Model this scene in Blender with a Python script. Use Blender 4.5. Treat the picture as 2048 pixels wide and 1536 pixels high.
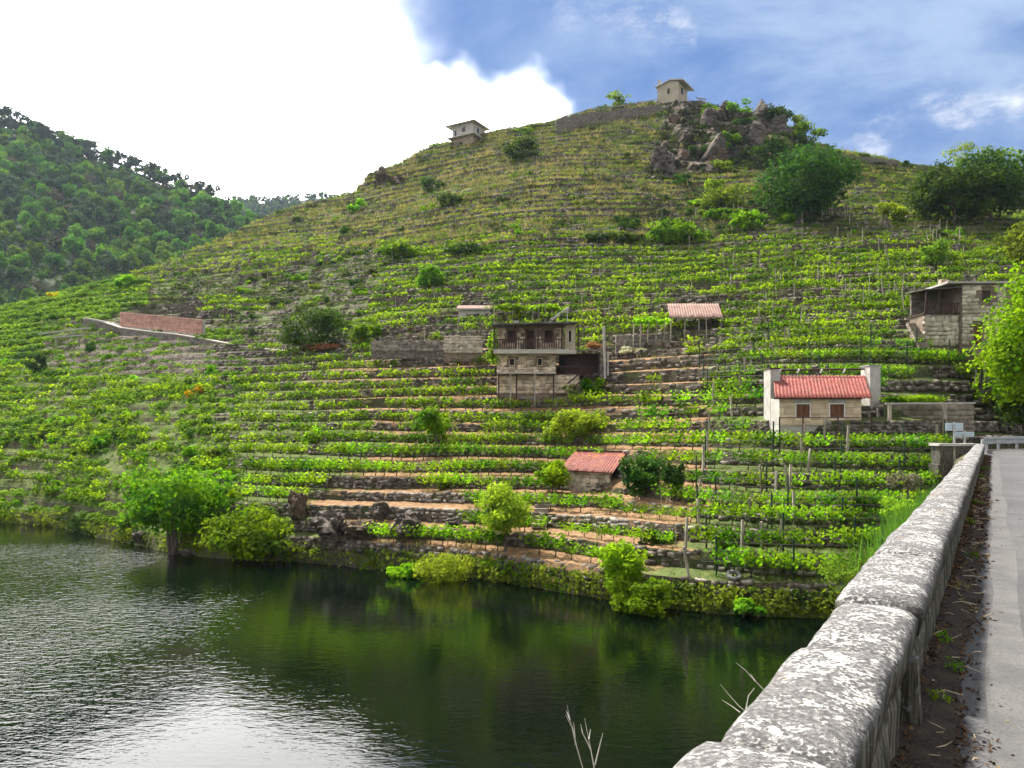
import bpy, math, random
import numpy as np
from mathutils import Vector

# ------------------------------------------------------------------ scene, camera, sky, sun
for o in list(bpy.data.objects):
    bpy.data.objects.remove(o, do_unlink=True)
SC = bpy.context.scene
COL = SC.collection
RNG = np.random.default_rng(7)
random.seed(7)

ZC = 9.1            # camera height above the water
F = 1500.0          # focal length in photograph pixels (2048 wide)
HOR = 850.0         # horizon row

cam_data = bpy.data.cameras.new("camera")
cam = bpy.data.objects.new("camera", cam_data)
COL.objects.link(cam)
cam.location = (0, 0, ZC)
cam.rotation_euler = (math.radians(90), 0, 0)
cam_data.sensor_width = 36
cam_data.lens = 36 * F / 2048
cam_data.shift_y = (HOR - 768) / 2048
cam_data.clip_start = 0.05
cam_data.clip_end = 6000
SC.camera = cam

SUN_AZ = math.radians(-38)      # from the view axis, towards the left of the picture
SUN_EL = math.radians(60)
sun_dir = Vector((math.sin(SUN_AZ) * math.cos(SUN_EL), math.cos(SUN_AZ) * math.cos(SUN_EL), math.sin(SUN_EL)))
sd = bpy.data.lights.new("sun", 'SUN')
sd.energy = 5.0
sd.angle = math.radians(7.0)
sd.color = (1.0, 0.94, 0.84)
sun = bpy.data.objects.new("sun", sd)
COL.objects.link(sun)
sun.rotation_euler = (-sun_dir).to_track_quat('-Z', 'Y').to_euler()

SC.view_settings.view_transform = 'Standard'
SC.view_settings.look = 'None'
SC.view_settings.gamma = 1.0
SC.view_settings.use_curve_mapping = False
SC.view_settings.exposure = 1.12
SC.cycles.max_bounces = 6
SC.cycles.diffuse_bounces = 3
SC.cycles.glossy_bounces = 3
SC.cycles.transmission_bounces = 4
SC.cycles.transparent_max_bounces = 6
SC.cycles.volume_bounces = 0
SC.cycles.use_adaptive_sampling = True
SC.cycles.adaptive_threshold = 0.025
SC.cycles.use_denoising = True

W = bpy.data.worlds.new("World")
SC.world = W
W.use_nodes = True
W.cycles.sampling_method = 'MANUAL'
W.cycles.sample_map_resolution = 384


class NT:
    """short hand for building node trees"""
    def __init__(self, tree):
        self.t = tree
        tree.nodes.clear()

    def n(self, kind, **kw):
        nd = self.t.nodes.new(kind)
        for k, v in kw.items():
            setattr(nd, k, v)
        return nd

    def link(self, a, b):
        self.t.links.new(a, b)

    def put(self, sock, v):
        if isinstance(v, bpy.types.NodeSocket):
            self.t.links.new(v, sock)
        elif isinstance(v, (tuple, list)) and sock.type == 'RGBA' and len(v) == 3:
            sock.default_value = (*v, 1)
        else:
            sock.default_value = v

    def math(self, op, a, b=None, c=None, clamp=False):
        nd = self.n('ShaderNodeMath', operation=op, use_clamp=clamp)
        self.put(nd.inputs[0], a)
        if b is not None:
            self.put(nd.inputs[1], b)
        if c is not None:
            self.put(nd.inputs[2], c)
        return nd.outputs[0]

    def vmath(self, op, a, b=None):
        nd = self.n('ShaderNodeVectorMath', operation=op)
        self.put(nd.inputs[0], a)
        if b is not None:
            self.put(nd.inputs[1], b)
        return nd.outputs['Value'] if op in ('DOT_PRODUCT', 'LENGTH', 'DISTANCE') else nd.outputs[0]

    def noise(self, vec, scale, detail=3, rough=0.55, dist=0.0, out='Fac'):
        nd = self.n('ShaderNodeTexNoise')
        if vec is not None:
            self.put(nd.inputs['Vector'], vec)
        nd.inputs['Scale'].default_value = scale
        nd.inputs['Detail'].default_value = detail
        nd.inputs['Roughness'].default_value = rough
        nd.inputs['Distortion'].default_value = dist
        return nd.outputs[out]

    def step(self, v, lo, hi):
        nd = self.n('ShaderNodeMapRange', interpolation_type='SMOOTHSTEP')
        self.put(nd.inputs[0], v)
        nd.inputs[1].default_value = lo
        nd.inputs[2].default_value = hi
        return nd.outputs[0]

    def mix(self, fac, a, b, blend='MIX'):
        nd = self.n('ShaderNodeMix', data_type='RGBA', blend_type=blend)
        self.put(nd.inputs[0], fac)
        self.put(nd.inputs[6], a)
        self.put(nd.inputs[7], b)
        return nd.outputs[2]

    def scale(self, vec, s):
        nd = self.n('ShaderNodeMapping')
        self.put(nd.inputs['Vector'], vec)
        nd.inputs['Scale'].default_value = s
        return nd.outputs[0]


def sky_dir(px, py):
    v = Vector(((px - 1024) / F, 1.0, (HOR - py) / F))
    v.normalize()
    return tuple(v)


w = NT(W.node_tree)
SKY_STRENGTH = 0.12
sky = w.n('ShaderNodeTexSky', sky_type='NISHITA', sun_disc=False)
sky.sun_elevation = SUN_EL
sky.sun_rotation = SUN_AZ
sky.air_density = 1.0
sky.dust_density = 0.6
sky.ozone_density = 2.0
dirv = w.n('ShaderNodeTexCoord').outputs['Generated']
warp = w.noise(dirv, 2.6, 5, 0.6, out='Color')
wv = w.n('ShaderNodeVectorMath', operation='MULTIPLY_ADD')
w.put(wv.inputs[0], warp)
wv.inputs[1].default_value = (0.24, 0.24, 0.24)
wv.inputs[2].default_value = (-0.12, -0.12, -0.12)
dw = w.vmath('NORMALIZE', w.vmath('ADD', dirv, wv.outputs[0]))


def blob(px, py, inner, outer, vec=None):
    """soft patch of cloud round a direction; radii in degrees"""
    d = w.vmath('DOT_PRODUCT', vec or dw, sky_dir(px, py))
    return w.step(d, math.cos(math.radians(outer)), math.cos(math.radians(inner)))


def vmax(*v):
    r = v[0]
    for q in v[1:]:
        r = w.math('MAXIMUM', r, q)
    return r


# deep blue of a washed sky, softened by wide grey-blue cloud
blue = w.mix(0.88, sky.outputs[0], (0.27, 0.72, 2.0))
broad = w.noise(w.scale(dirv, (1.4, 1.4, 3.2)), 2.3, 6, 0.6, 0.4)
pale = w.step(broad, 0.36, 0.72)
col = w.mix(w.math('MULTIPLY', pale, 0.85), blue, (1.9, 2.5, 3.45))
# blue opening in an overcast whose unseen part is added as fill light
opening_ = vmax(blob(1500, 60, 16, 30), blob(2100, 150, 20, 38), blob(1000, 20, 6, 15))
fill_veil = w.mix(w.step(broad, 0.3, 0.7), (3.0, 3.05, 3.15), (5.0, 5.0, 4.9))
col = w.mix(opening_, fill_veil, col)
# bright cloud bank round the veiled sun, and the small torn clouds
bank = vmax(blob(100, 330, 16, 23), blob(-300, 100, 24, 35), blob(380, 30, 5, 12.5), blob(530, 380, 9, 15), blob(850, 345, 3.5, 7.6),
            blob(1040, 296, 1.6, 5.2), blob(-900, 300, 20, 36))
wisps = w.noise(w.scale(dw, (2.0, 2.0, 7.0)), 2.6, 6, 0.62, 0.5)
torn = vmax(blob(1375, 70, 0.1, 2.2), blob(1310, 5, 0.1, 3.4), blob(1180, 0, 0.2, 4.4), blob(1900, 238, 0.6, 2.0), blob(1990, 228, 0.8, 2.6),
            blob(1925, 262, 0.4, 1.6), blob(1775, 285, 0.5, 2.0))
shred = w.noise(w.scale(dirv, (2.2, 2.2, 5.0)), 4.6, 6, 0.62, 0.0)
torn = w.math('MULTIPLY', torn, w.step(shred, 0.40, 0.72))
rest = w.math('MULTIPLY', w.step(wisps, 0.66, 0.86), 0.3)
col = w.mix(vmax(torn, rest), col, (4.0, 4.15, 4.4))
bank2 = w.math('POWER', bank, 2.0)
col = w.mix(bank2, col, (26.0, 25.8, 25.4))
glow = w.vmath('DOT_PRODUCT', dirv, tuple(sun_dir))
glow = w.math('MULTIPLY', w.math('POWER', w.math('MAXIMUM', glow, 0.0), 14.0), bank)
col = w.mix(glow, col, (80, 76, 68))
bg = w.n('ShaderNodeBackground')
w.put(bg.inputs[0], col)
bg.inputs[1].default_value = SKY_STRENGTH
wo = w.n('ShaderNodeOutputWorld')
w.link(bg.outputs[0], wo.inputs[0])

# ------------------------------------------------------------------ small helpers
def P(px, py, Y):
    return np.array(((px - 1024) / F * Y, Y, ZC + (HOR - py) / F * Y))


def tag(o, label=None, cat=None, group=None, kind=None):
    if label:
        o["label"] = label
    if cat:
        o["category"] = cat
    if group:
        o["group"] = group
    if kind:
        o["kind"] = kind
    return o


def empty(name, loc, rz=0.0):
    o = bpy.data.objects.new(name, None)
    o.empty_display_size = 0.2
    COL.objects.link(o)
    o.location = Vector(loc)
    o.rotation_euler = (0, 0, rz)
    return o


def np_mesh(name, verts, faces, mat=None, smooth=False, attrs=None):
    """mesh from numpy arrays; faces (M,3) or (M,4)"""
    verts = np.asarray(verts, dtype=np.float32).reshape(-1, 3)
    faces = np.asarray(faces, dtype=np.int32)
    m = bpy.data.meshes.new(name)
    m.vertices.add(len(verts))
    m.vertices.foreach_set("co", verts.ravel())
    k = faces.shape[1]
    m.loops.add(faces.size)
    m.loops.foreach_set("vertex_index", faces.ravel())
    m.polygons.add(len(faces))
    m.polygons.foreach_set("loop_start", np.arange(0, faces.size, k, dtype=np.int32))
    m.polygons.foreach_set("loop_total", np.full(len(faces), k, dtype=np.int32))
    if smooth:
        m.polygons.foreach_set("use_smooth", np.ones(len(faces), dtype=bool))
    if attrs:
        for an, av in attrs.items():
            a = m.attributes.new(an, 'FLOAT', 'POINT')
            a.data.foreach_set("value", np.asarray(av, dtype=np.float32))
    m.update(calc_edges=True)
    if mat:
        m.materials.append(mat)
    return m


def link(name, mesh, parent=None, loc=None):
    o = bpy.data.objects.new(name, mesh)
    COL.objects.link(o)
    if parent:
        o.parent = parent
    if loc is not None:
        o.location = Vector(loc)
    return o


class MB:
    """collects boxes, tubes and prisms into one mesh"""
    def __init__(self):
        self.v = []
        self.f = []

    def add(self, vs, fs):
        b = len(self.v)
        self.v += [tuple(map(float, q)) for q in vs]
        self.f += [tuple(i + b for i in q) for q in fs]
        return self

    def box(self, x0, x1, y0, y1, z0, z1, jit=0.0):
        vs = [(x, y, z) for z in (z0, z1) for y in (y0, y1) for x in (x0, x1)]
        if jit:
            vs = [tuple(c + random.uniform(-jit, jit) for c in q) for q in vs]
        return self.add(vs, [(0, 2, 3, 1), (4, 5, 7, 6), (0, 1, 5, 4), (2, 6, 7, 3), (0, 4, 6, 2), (1, 3, 7, 5)])

    def bar(self, a, b, w, h=None, up=(0, 0, 1)):
        """rectangular bar from a to b"""
        a, b = Vector(a), Vector(b)
        h = h or w
        d = (b - a).normalized()
        u = Vector(up)
        if abs(d.dot(u)) > 0.97:
            u = Vector((1, 0, 0))
        s = d.cross(u).normalized()
        u = s.cross(d)
        vs = []
        for p in (a, b):
            for i, j in ((-1, -1), (1, -1), (1, 1), (-1, 1)):
                vs.append(p + s * (i * w / 2) + u * (j * h / 2))
        return self.add(vs, [(0, 1, 2, 3), (7, 6, 5, 4), (0, 4, 5, 1), (1, 5, 6, 2), (2, 6, 7, 3), (3, 7, 4, 0)])

    def tube(self, pts, radii, n=6):
        pts = [Vector(p) for p in pts]
        b = len(self.v)
        for i, p in enumerate(pts):
            d = (pts[min(i + 1, len(pts) - 1)] - pts[max(i - 1, 0)])
            if d.length < 1e-6:
                d = Vector((0, 0, 1))
            d.normalize()
            u = Vector((0, 0, 1)) if abs(d.z) < 0.9 else Vector((1, 0, 0))
            s = d.cross(u).normalized()
            u = s.cross(d)
            r = radii[i] if hasattr(radii, '__len__') else radii
            for k in range(n):
                a = 2 * math.pi * k / n
                self.v.append(tuple(p + s * (math.cos(a) * r) + u * (math.sin(a) * r)))
        for i in range(len(pts) - 1):
            for k in range(n):
                k2 = (k + 1) % n
                self.f.append((b + i * n + k, b + i * n + k2, b + (i + 1) * n + k2, b + (i + 1) * n + k))
        self.f.append(tuple(b + k for k in range(n))[::-1])
        self.f.append(tuple(b + (len(pts) - 1) * n + k for k in range(n)))
        return self

    def mesh(self, name, mat, smooth=False):
        m = bpy.data.meshes.new(name)
        m.from_pydata(self.v, [], self.f)
        if smooth:
            m.polygons.foreach_set("use_smooth", [True] * len(m.polygons))
        m.update()
        if mat:
            m.materials.append(mat)
        return m

    def build(self, name, mat, parent=None, smooth=False, loc=None):
        return link(name, self.mesh(name, mat, smooth), parent, loc)


def vnoise(x, y, seed=0):
    """smooth value noise on arrays, 0..1"""
    x = np.asarray(x, float)
    y = np.asarray(y, float)
    xi = np.floor(x).astype(np.int64)
    yi = np.floor(y).astype(np.int64)
    fx = x - xi
    fy = y - yi
    fx = fx * fx * (3 - 2 * fx)
    fy = fy * fy * (3 - 2 * fy)

    def h(a, b):
        n = (a * 374761393 + b * 668265263 + seed * 974711) & 0x7fffffff
        n = ((n ^ (n >> 13)) * 1274126177) & 0x7fffffff
        return ((n ^ (n >> 16)) & 0xffff) / 65535.0
    return (h(xi, yi) * (1 - fx) + h(xi + 1, yi) * fx) * (1 - fy) + (h(xi, yi + 1) * (1 - fx) + h(xi + 1, yi + 1) * fx) * fy


def fbm(x, y, seed=0, oct=4):
    s = 0
    a = 0.5
    t = 0
    for i in range(oct):
        s = s + a * vnoise(x, y, seed + i * 17)
        t += a
        x = np.asarray(x) * 2.03 + 11.3
        y = np.asarray(y) * 2.03 + 5.7
        a *= 0.5
    return s / t

# ------------------------------------------------------------------ materials
def material(name):
    m = bpy.data.materials.new(name)
    m.use_nodes = True
    return m, NT(m.node_tree)


def finish(t, shader, disp=None):
    out = t.n('ShaderNodeOutputMaterial')
    t.link(shader, out.inputs[0])
    return out


def principled(t, color, rough=0.8, normal=None, metallic=0.0, spec=0.3):
    b = t.n('ShaderNodeBsdfPrincipled')
    t.put(b.inputs['Base Color'], color)
    t.put(b.inputs['Roughness'], rough)
    t.put(b.inputs['Metallic'], metallic)
    t.put(b.inputs['Specular IOR Level'], spec)
    if normal is not None:
        t.put(b.inputs['Normal'], normal)
    return b.outputs[0]


def bump(t, h, strength=0.4, dist=0.05):
    b = t.n('ShaderNodeBump')
    b.inputs['Strength'].default_value = strength
    b.inputs['Distance'].default_value = dist
    t.put(b.inputs['Height'], h)
    return b.outputs[0]


def pos(t):
    return t.n('ShaderNodeNewGeometry').outputs['Position']


def objco(t):
    return t.n('ShaderNodeTexCoord').outputs['Object']


def objrand(t):
    return t.n('ShaderNodeObjectInfo').outputs['Random']


def surface(name, c1, c2, scale=2.0, rough=0.85, c3=None, bump_s=0.4, bump_d=0.03, stretch=(1, 1, 1), local=False, rnd=0.0, fine=9.0, metallic=0.0, spec=0.3):
    """two or three tones broken up by noise at two sizes, with relief"""
    m, t = material(name)
    v = t.scale(objco(t) if local else pos(t), stretch)
    a = t.noise(v, scale, 4, 0.6)
    b = t.noise(v, scale * fine, 3, 0.6)
    c = t.mix(t.step(a, 0.35, 0.65), c1, c2)
    if c3:
        c = t.mix(t.step(b, 0.52, 0.70), c, c3)
    if rnd:
        k = t.math('MULTIPLY_ADD', objrand(t), rnd, 1 - rnd / 2)
        hs = t.n('ShaderNodeHueSaturation')
        t.put(hs.inputs['Value'], k)
        t.put(hs.inputs['Color'], c)
        c = hs.outputs[0]
    nb = bump(t, t.math('ADD', a, t.math('MULTIPLY', b, 0.6)), bump_s, bump_d)
    finish(t, principled(t, c, rough, nb, metallic, spec))
    return m


def leaf_material(name, c1, c2, trans=0.45, scale=0.35, tint=(1.25, 1.2, 0.6), rnd=0.35):
    """leaves: sun passing through them is warmer than what they reflect"""
    m, t = material(name)
    a = t.noise(pos(t), scale, 3, 0.6)
    b = t.noise(pos(t), scale * 14, 2, 0.6)
    f = t.math('ADD', t.step(a, 0.3, 0.7), t.math('MULTIPLY', t.math('SUBTRACT', b, 0.5), 1.2), clamp=True)
    c = t.mix(f, c1, c2)
    hs = t.n('ShaderNodeHueSaturation')
    t.put(hs.inputs['Value'], t.math('MULTIPLY_ADD', objrand(t), rnd, 1 - rnd / 2))
    t.put(hs.inputs['Hue'], t.math('MULTIPLY_ADD', objrand(t), 0.04, 0.48))
    t.put(hs.inputs['Color'], c)
    c = hs.outputs[0]
    p = principled(t, c, 0.75, None, 0, 0.04)
    tr = t.n('ShaderNodeBsdfTranslucent')
    t.put(tr.inputs[0], t.mix(1.0, c, tint, 'MULTIPLY'))
    mx = t.n('ShaderNodeMixShader')
    mx.inputs[0].default_value = trans
    t.link(p, mx.inputs[1])
    t.link(tr.outputs[0], mx.inputs[2])
    finish(t, mx.outputs[0])
    return m
# ------------------------------------------------------------------ the hill: depth Y as a smooth function of (X, Z)
CTRL = [  # photograph column, row, metres from the camera
    (-900, 1020, 80), (-500, 1024, 78), (-200, 1030, 75), (0, 1045, 70), (130, 1055, 66.6), (270, 1090, 56.9), (400, 1115, 51.5), (600, 1125, 49.6),
    (760, 1140, 47), (950, 1165, 43.3), (1130, 1195, 39.6), (1320, 1228, 36.1), (1500, 1238, 35.2), (1640, 1246, 34.5),
    (1800, 1240, 35.0), (2000, 1240, 35.0),
    (1000, 1100, 45.5), (1200, 1100, 42.3), (1400, 1100, 39.6), (1640, 1140, 37.2), (1800, 1000, 41), (1640, 1000, 42), (1800, 900, 44.5), (1975, 897, 51), (2060, 889, 57), (2048, 985, 46.5), (2200, 885, 58), (2200, 985, 47),
    (1400, 1000, 43), (1400, 950, 46), (1190, 985, 52), (1000, 1000, 50.5), (700, 1080, 48.8), (700, 950, 56), (450, 1050, 53), (450, 950, 60), (250, 950, 65),
    (1640, 852, 48), (1400, 850, 54), (1860, 840, 50), (1200, 850, 60), (1000, 850, 63), (700, 820, 68), (450, 800, 77), (250, 800, 84), (0, 800, 98), (-200, 800, 105),
    (1070, 785, 68), (1640, 690, 60), (1950, 690, 58), (2100, 760, 61), (1400, 690, 67), (1070, 690, 78), (980, 710, 75), (600, 705, 90), (400, 675, 102), (240, 640, 116), (100, 700, 112), (0, 690, 122),
    (1070, 600, 89), (1800, 600, 76), (1450, 600, 84), (1070, 480, 110), (1400, 480, 108), (1800, 500, 96), (2048, 560, 82), (2048, 450, 110),
    (1070, 380, 132), (1070, 290, 158), (1360, 350, 142), (1500, 290, 150), (1340, 290, 150), (1600, 430, 114), (1800, 400, 125), (700, 540, 118), (500, 560, 124), (800, 450, 140), (600, 470, 150),
    (-900, 700, 170), (-200, 680, 150), (0, 622, 146), (100, 597, 146), (240, 562, 144), (300, 540, 152), (430, 488, 166), (560, 425, 172), (640, 405, 175), (720, 385, 176),
    (740, 345, 177), (890, 285, 175), (960, 270, 172), (1115, 240, 172), (1200, 215, 172), (1320, 202, 168), (1390, 202, 166), (1450, 215, 160), (1550, 235, 155), (1660, 300, 152),
    (1740, 312, 155), (1850, 330, 160), (2048, 335, 165), (2400, 335, 175),
]
RIDGE = [(-1400, 800, 175), (-900, 710, 165), (-200, 680, 150), (0, 622, 146), (100, 597, 146), (240, 562, 144), (300, 540, 152), (430, 488, 166), (560, 425, 172), (640, 405, 175), (720, 385, 176), (735, 347, 177),
         (800, 335, 176), (850, 305, 176), (890, 287, 175), (960, 272, 172), (1040, 264, 172), (1110, 244, 172), (1200, 222, 172), (1310, 206, 168), (1390, 204, 166), (1450, 216, 160), (1550, 236, 155),
         (1600, 268, 153), (1660, 298, 152), (1740, 313, 155), (1850, 330, 160), (1900, 338, 162), (2048, 335, 165), (2400, 335, 175)]
_c = np.array([P(*q) for q in CTRL])
_x = _c[:, 0].copy()
_z = _c[:, 2].copy()
_y = _c[:, 1].copy()
# the bed of the reservoir goes on below the shore
_sh = _z < 0.4
_x = np.concatenate([_x, _x[_sh]])
_y = np.concatenate([_y, _y[_sh] - 6])
_z = np.concatenate([_z, _z[_sh] - 5])
ZS = 1.6     # height counts for more than sideways distance


def _U(r2):
    return 0.5 * r2 * np.log(r2 + 1e-9)


_n = len(_x)
_r2 = (_x[:, None] - _x[None]) ** 2 + ((_z[:, None] - _z[None]) * ZS) ** 2
_A = np.zeros((_n + 3, _n + 3))
_A[:_n, :_n] = _U(_r2) + np.eye(_n) * 25.0
_A[:_n, _n] = 1
_A[:_n, _n + 1] = _x
_A[:_n, _n + 2] = _z
_A[_n:, :_n] = _A[:_n, _n:].T
_w = np.linalg.solve(_A, np.concatenate([_y, np.zeros(3)]))


def hillY(X, Z):
    X = np.asarray(X, float)
    Z = np.asarray(Z, float)
    s = X.shape
    X = X.ravel()
    Z = Z.ravel()
    out = np.empty(len(X))
    for a in range(0, len(X), 20000):
        xx = X[a:a + 20000, None]
        zz = Z[a:a + 20000, None]
        r2 = (xx - _x) ** 2 + ((zz - _z) * ZS) ** 2
        out[a:a + 20000] = _U(r2) @ _w[:_n] + _w[_n] + _w[_n + 1] * xx[:, 0] + _w[_n + 2] * zz[:, 0]
    return out.reshape(s)


_rp = np.array([P(*q) for q in RIDGE])
_ro = np.argsort(_rp[:, 0])


def ridgeZ(X):
    return np.interp(X, _rp[_ro, 0], _rp[_ro, 2])


def proj(X, Y, Z):
    return 1024 + F * X / Y, HOR - F * (Z - ZC) / Y


def inpoly(px, py, poly):
    px = np.asarray(px, float)
    py = np.asarray(py, float)
    r = np.zeros(px.shape, bool)
    j = len(poly) - 1
    for i in range(len(poly)):
        xi, yi = poly[i]
        xj, yj = poly[j]
        c = ((yi > py) != (yj > py)) & (px < (xj - xi) * (py - yi) / (yj - yi + 1e-9) + xi)
        r ^= c
        j = i
    return r


def ell(px, py, cx, cy, rx, ry):
    """1 inside an ellipse, soft edge"""
    d = ((px - cx) / rx) ** 2 + ((py - cy) / ry) ** 2
    return np.clip(1.6 - d, 0, 1)


LEV = [0.75]
while LEV[-1] < 92:
    z = LEV[-1]
    LEV.append(z + (1.02 if z < 9 else 1.15 if z < 20 else 1.3 if z < 40 else 1.55) * random.uniform(0.86, 1.14))
LEV = np.array(LEV)
NL = len(LEV)
XS = np.arange(-150, 130.01, 0.36)
NX = len(XS)
# every terrace line wavers a little in height along the hill
ZK = LEV[None, :] + (fbm(XS[:, None] / 17.0, np.arange(NL)[None] * 0.45, 3) - 0.5) * 0.9
RZ = ridgeZ(XS)[:, None]
ZKc = np.minimum(ZK, RZ)
YK = hillY(np.repeat(XS[:, None], NL, 1), ZKc)
YK = YK + (fbm(XS[:, None] / 9.0, np.arange(NL)[None] * 0.33, 5) - 0.5) * 1.6 + (fbm(XS[:, None] / 1.7, np.arange(NL)[None] * 7.7, 9) - 0.5) * 0.35
YK = np.maximum.accumulate(YK + np.arange(NL)[None] * 1e-3, axis=1)
for k in range(1, NL):      # a terrace is never narrower than this
    YK[:, k] = np.maximum(YK[:, k], YK[:, k - 1] + np.where(ZKc[:, k] - ZKc[:, k - 1] > 0.05, 0.62, 0.02))
PXK, PYK = proj(XS[:, None], YK, ZKc)

CLIFF = [(1292, 362), (1300, 310), (1325, 250), (1345, 205), (1400, 205), (1470, 225), (1560, 245), (1600, 285), (1560, 340), (1480, 345), (1400, 355)]
SCRUB = [(330, 548), (560, 556), (660, 520), (745, 500), (765, 560), (700, 690), (600, 702), (430, 685), (415, 650), (520, 625), (560, 600), (420, 598), (340, 610), (260, 620)]
UPPER_SCRUB = [(1280, 385), (1400, 375), (1560, 400), (1720, 440), (1560, 455), (1470, 470), (1300, 500), (1250, 470)]


def ragged(px, py, a=38.0):
    """the same spot shifted by noise, so that no patch has a ruled edge"""
    px = np.asarray(px, float)
    py = np.asarray(py, float)
    return px + (fbm(px / 60, py / 35, 101) - 0.5) * 2.4 * a, py + (fbm(px / 60, py / 35, 131) - 0.5) * 1.4 * a


def terraced(px, py):
    """how crisp the terrace walls are: 1 kept walls, 0 a bare slope"""
    px, py = ragged(px, py)
    t = np.ones(np.shape(px)) * 0.92
    t = np.where(py < 470, 0.88, t)
    t = np.where(py > 650, np.minimum(t, np.interp(px, [330, 640], [0.66, 0.92])), t)
    t = np.where(inpoly(px, py, SCRUB), 0.45, t)
    t = np.where(inpoly(px, py, CLIFF), 0.12, t)
    return t


TB = terraced(PXK, PYK) * np.clip(0.75 + (fbm(XS[:, None] / 13, np.arange(NL)[None] * 0.4, 21) - 0.35) * 1.1, 0.3, 1.0)

rows_y = []
rows_z = []
kinds = []
ynext = np.concatenate([YK[:, 1:], YK[:, -1:] + 1], 1)
znext = np.concatenate([ZKc[:, 1:], ZKc[:, -1:]], 1)
DZ = znext - ZKc
DY = ynext - YK
WALL = 0.42 + 0.40 * TB                      # share of the rise taken by the wall
LIPY = YK + np.minimum(0.16 + (1 - TB) * 0.55 * DY, 0.8 * DY)
LIPZ = ZKc + DZ * WALL
jit = lambda s, seed: (fbm(XS[:, None] / 0.8, np.arange(NL)[None] * 3.1, seed) - 0.5) * s
# bed and bank below the first terrace
for dz_, dy_ in ((-6.0, -9.0), (-2.0, -3.0), (-0.5, -0.8), (0.0, -0.35)):
    rows_y.append(YK[:, 0] + dy_ + (fbm(XS / 2.3, XS * 0, 71) - 0.5) * 0.8)
    rows_z.append(np.full(NX, dz_) + (0.0 if dz_ < -1 else (fbm(XS / 1.5, XS * 0 + dz_, 77) - 0.5) * 0.3))
for k in range(NL):
    c = np.clip((DZ[:, k] / 0.6), 0, 1)
    rows_y += [YK[:, k], YK[:, k] * 0.6 + LIPY[:, k] * 0.4 + jit(0.22, 31)[:, k] * c, LIPY[:, k] + jit(0.16, 37)[:, k] * c, LIPY[:, k] * 0.45 + ynext[:, k] * 0.55]
    rows_z += [ZKc[:, k], ZKc[:, k] * 0.45 + LIPZ[:, k] * 0.55, LIPZ[:, k] + jit(0.22, 41)[:, k] * c, LIPZ[:, k] * 0.5 + znext[:, k] * 0.5 - 0.04 + jit(0.14, 43)[:, k] * c]
for dy_, dz_ in ((3, 0.2), (9, -1.0), (22, -7.0), (60, -30.0), (110, -70.0)):
    rows_y.append(YK[:, -1] + dy_)
    rows_z.append(np.maximum(RZ[:, 0] + dz_, -4.0))
GY = np.stack(rows_y, 1)
GZ = np.stack(rows_z, 1)
# bare rock face under the top house: broken up
gpx, gpy = proj(XS[:, None], GY, GZ)
CL = inpoly(gpx, gpy, CLIFF) * 1.0
GY = GY + CL * ((fbm(XS[:, None] / 3.2 + GZ / 6, GZ / 4.5, 51, 5) - 0.5) * 9.0 + (fbm(XS[:, None] / 1.1, GZ / 1.6, 55, 3) - 0.5) * 2.6)
# the road beyond the bridge is cut into the slope
_rd = np.array((math.sin(math.radians(32.65)), math.cos(math.radians(32.65))))
_ss = XS[:, None] * _rd[0] + GY * _rd[1]
_pp = -XS[:, None] * _rd[1] + GY * _rd[0]
_cx, _cy = 54.5 * _rd[0] + 9.5 * _rd[1], 54.5 * _rd[1] - 9.5 * _rd[0]
_rr = np.hypot(XS[:, None] - _cx, GY - _cy)
_cut = ((_pp > -7.5) & (_pp < 1.3) & (_ss > 20) & (_ss < 55)) | ((_rr < 11.6) & (_ss >= 54))
GZ = np.where(_cut, np.minimum(GZ, ZC - 1.60 - 0.25), GZ)
GX = np.repeat(XS[:, None], GY.shape[1], 1) + (fbm(GY / 1.3, GZ / 0.9, 61, 3) - 0.5) * 0.25
gpx, gpy = ragged(*proj(GX, GY, GZ))
# what grows on the soil, as weights
soil = ell(gpx, gpy, 1120, 890, 330, 260) + 0.8 * ell(gpx, gpy, 800, 1010, 220, 90) + 0.7 * ell(gpx, gpy, 1290, 740, 190, 60) + 0.7 * ell(gpx, gpy, 800, 760, 200, 80)
soil = np.clip(soil, 0, 1) * (gpx < 1425) * np.interp(gpx, [430, 800], [0, 1])
soil = np.maximum(soil, 0.8 * ell(gpx, gpy, 1400, 372, 120, 14))
straw = np.clip(ell(gpx, gpy, 1050, 360, 360, 90) + 0.9 * ell(gpx, gpy, 560, 450, 200, 60) + 0.8 * ell(gpx, gpy, 800, 350, 140, 60), 0, 1) * (gpy < 520)
rock = np.clip(CL + 0.8 * ell(gpx, gpy, 330, 710, 250, 45) + 0.9 * ell(gpx, gpy, 760, 360, 40, 60) + 0.5 * ell(gpx, gpy, 260, 700, 170, 50) + 0.5 * inpoly(gpx, gpy, SCRUB), 0, 1)
GRID_V = np.stack([GX, GY, GZ], -1)
nr = GY.shape[1]
idx = np.arange(NX * nr).reshape(NX, nr)
gf = np.stack([idx[:-1, :-1], idx[1:, :-1], idx[1:, 1:], idx[:-1, 1:]], -1).reshape(-1, 4)

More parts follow.
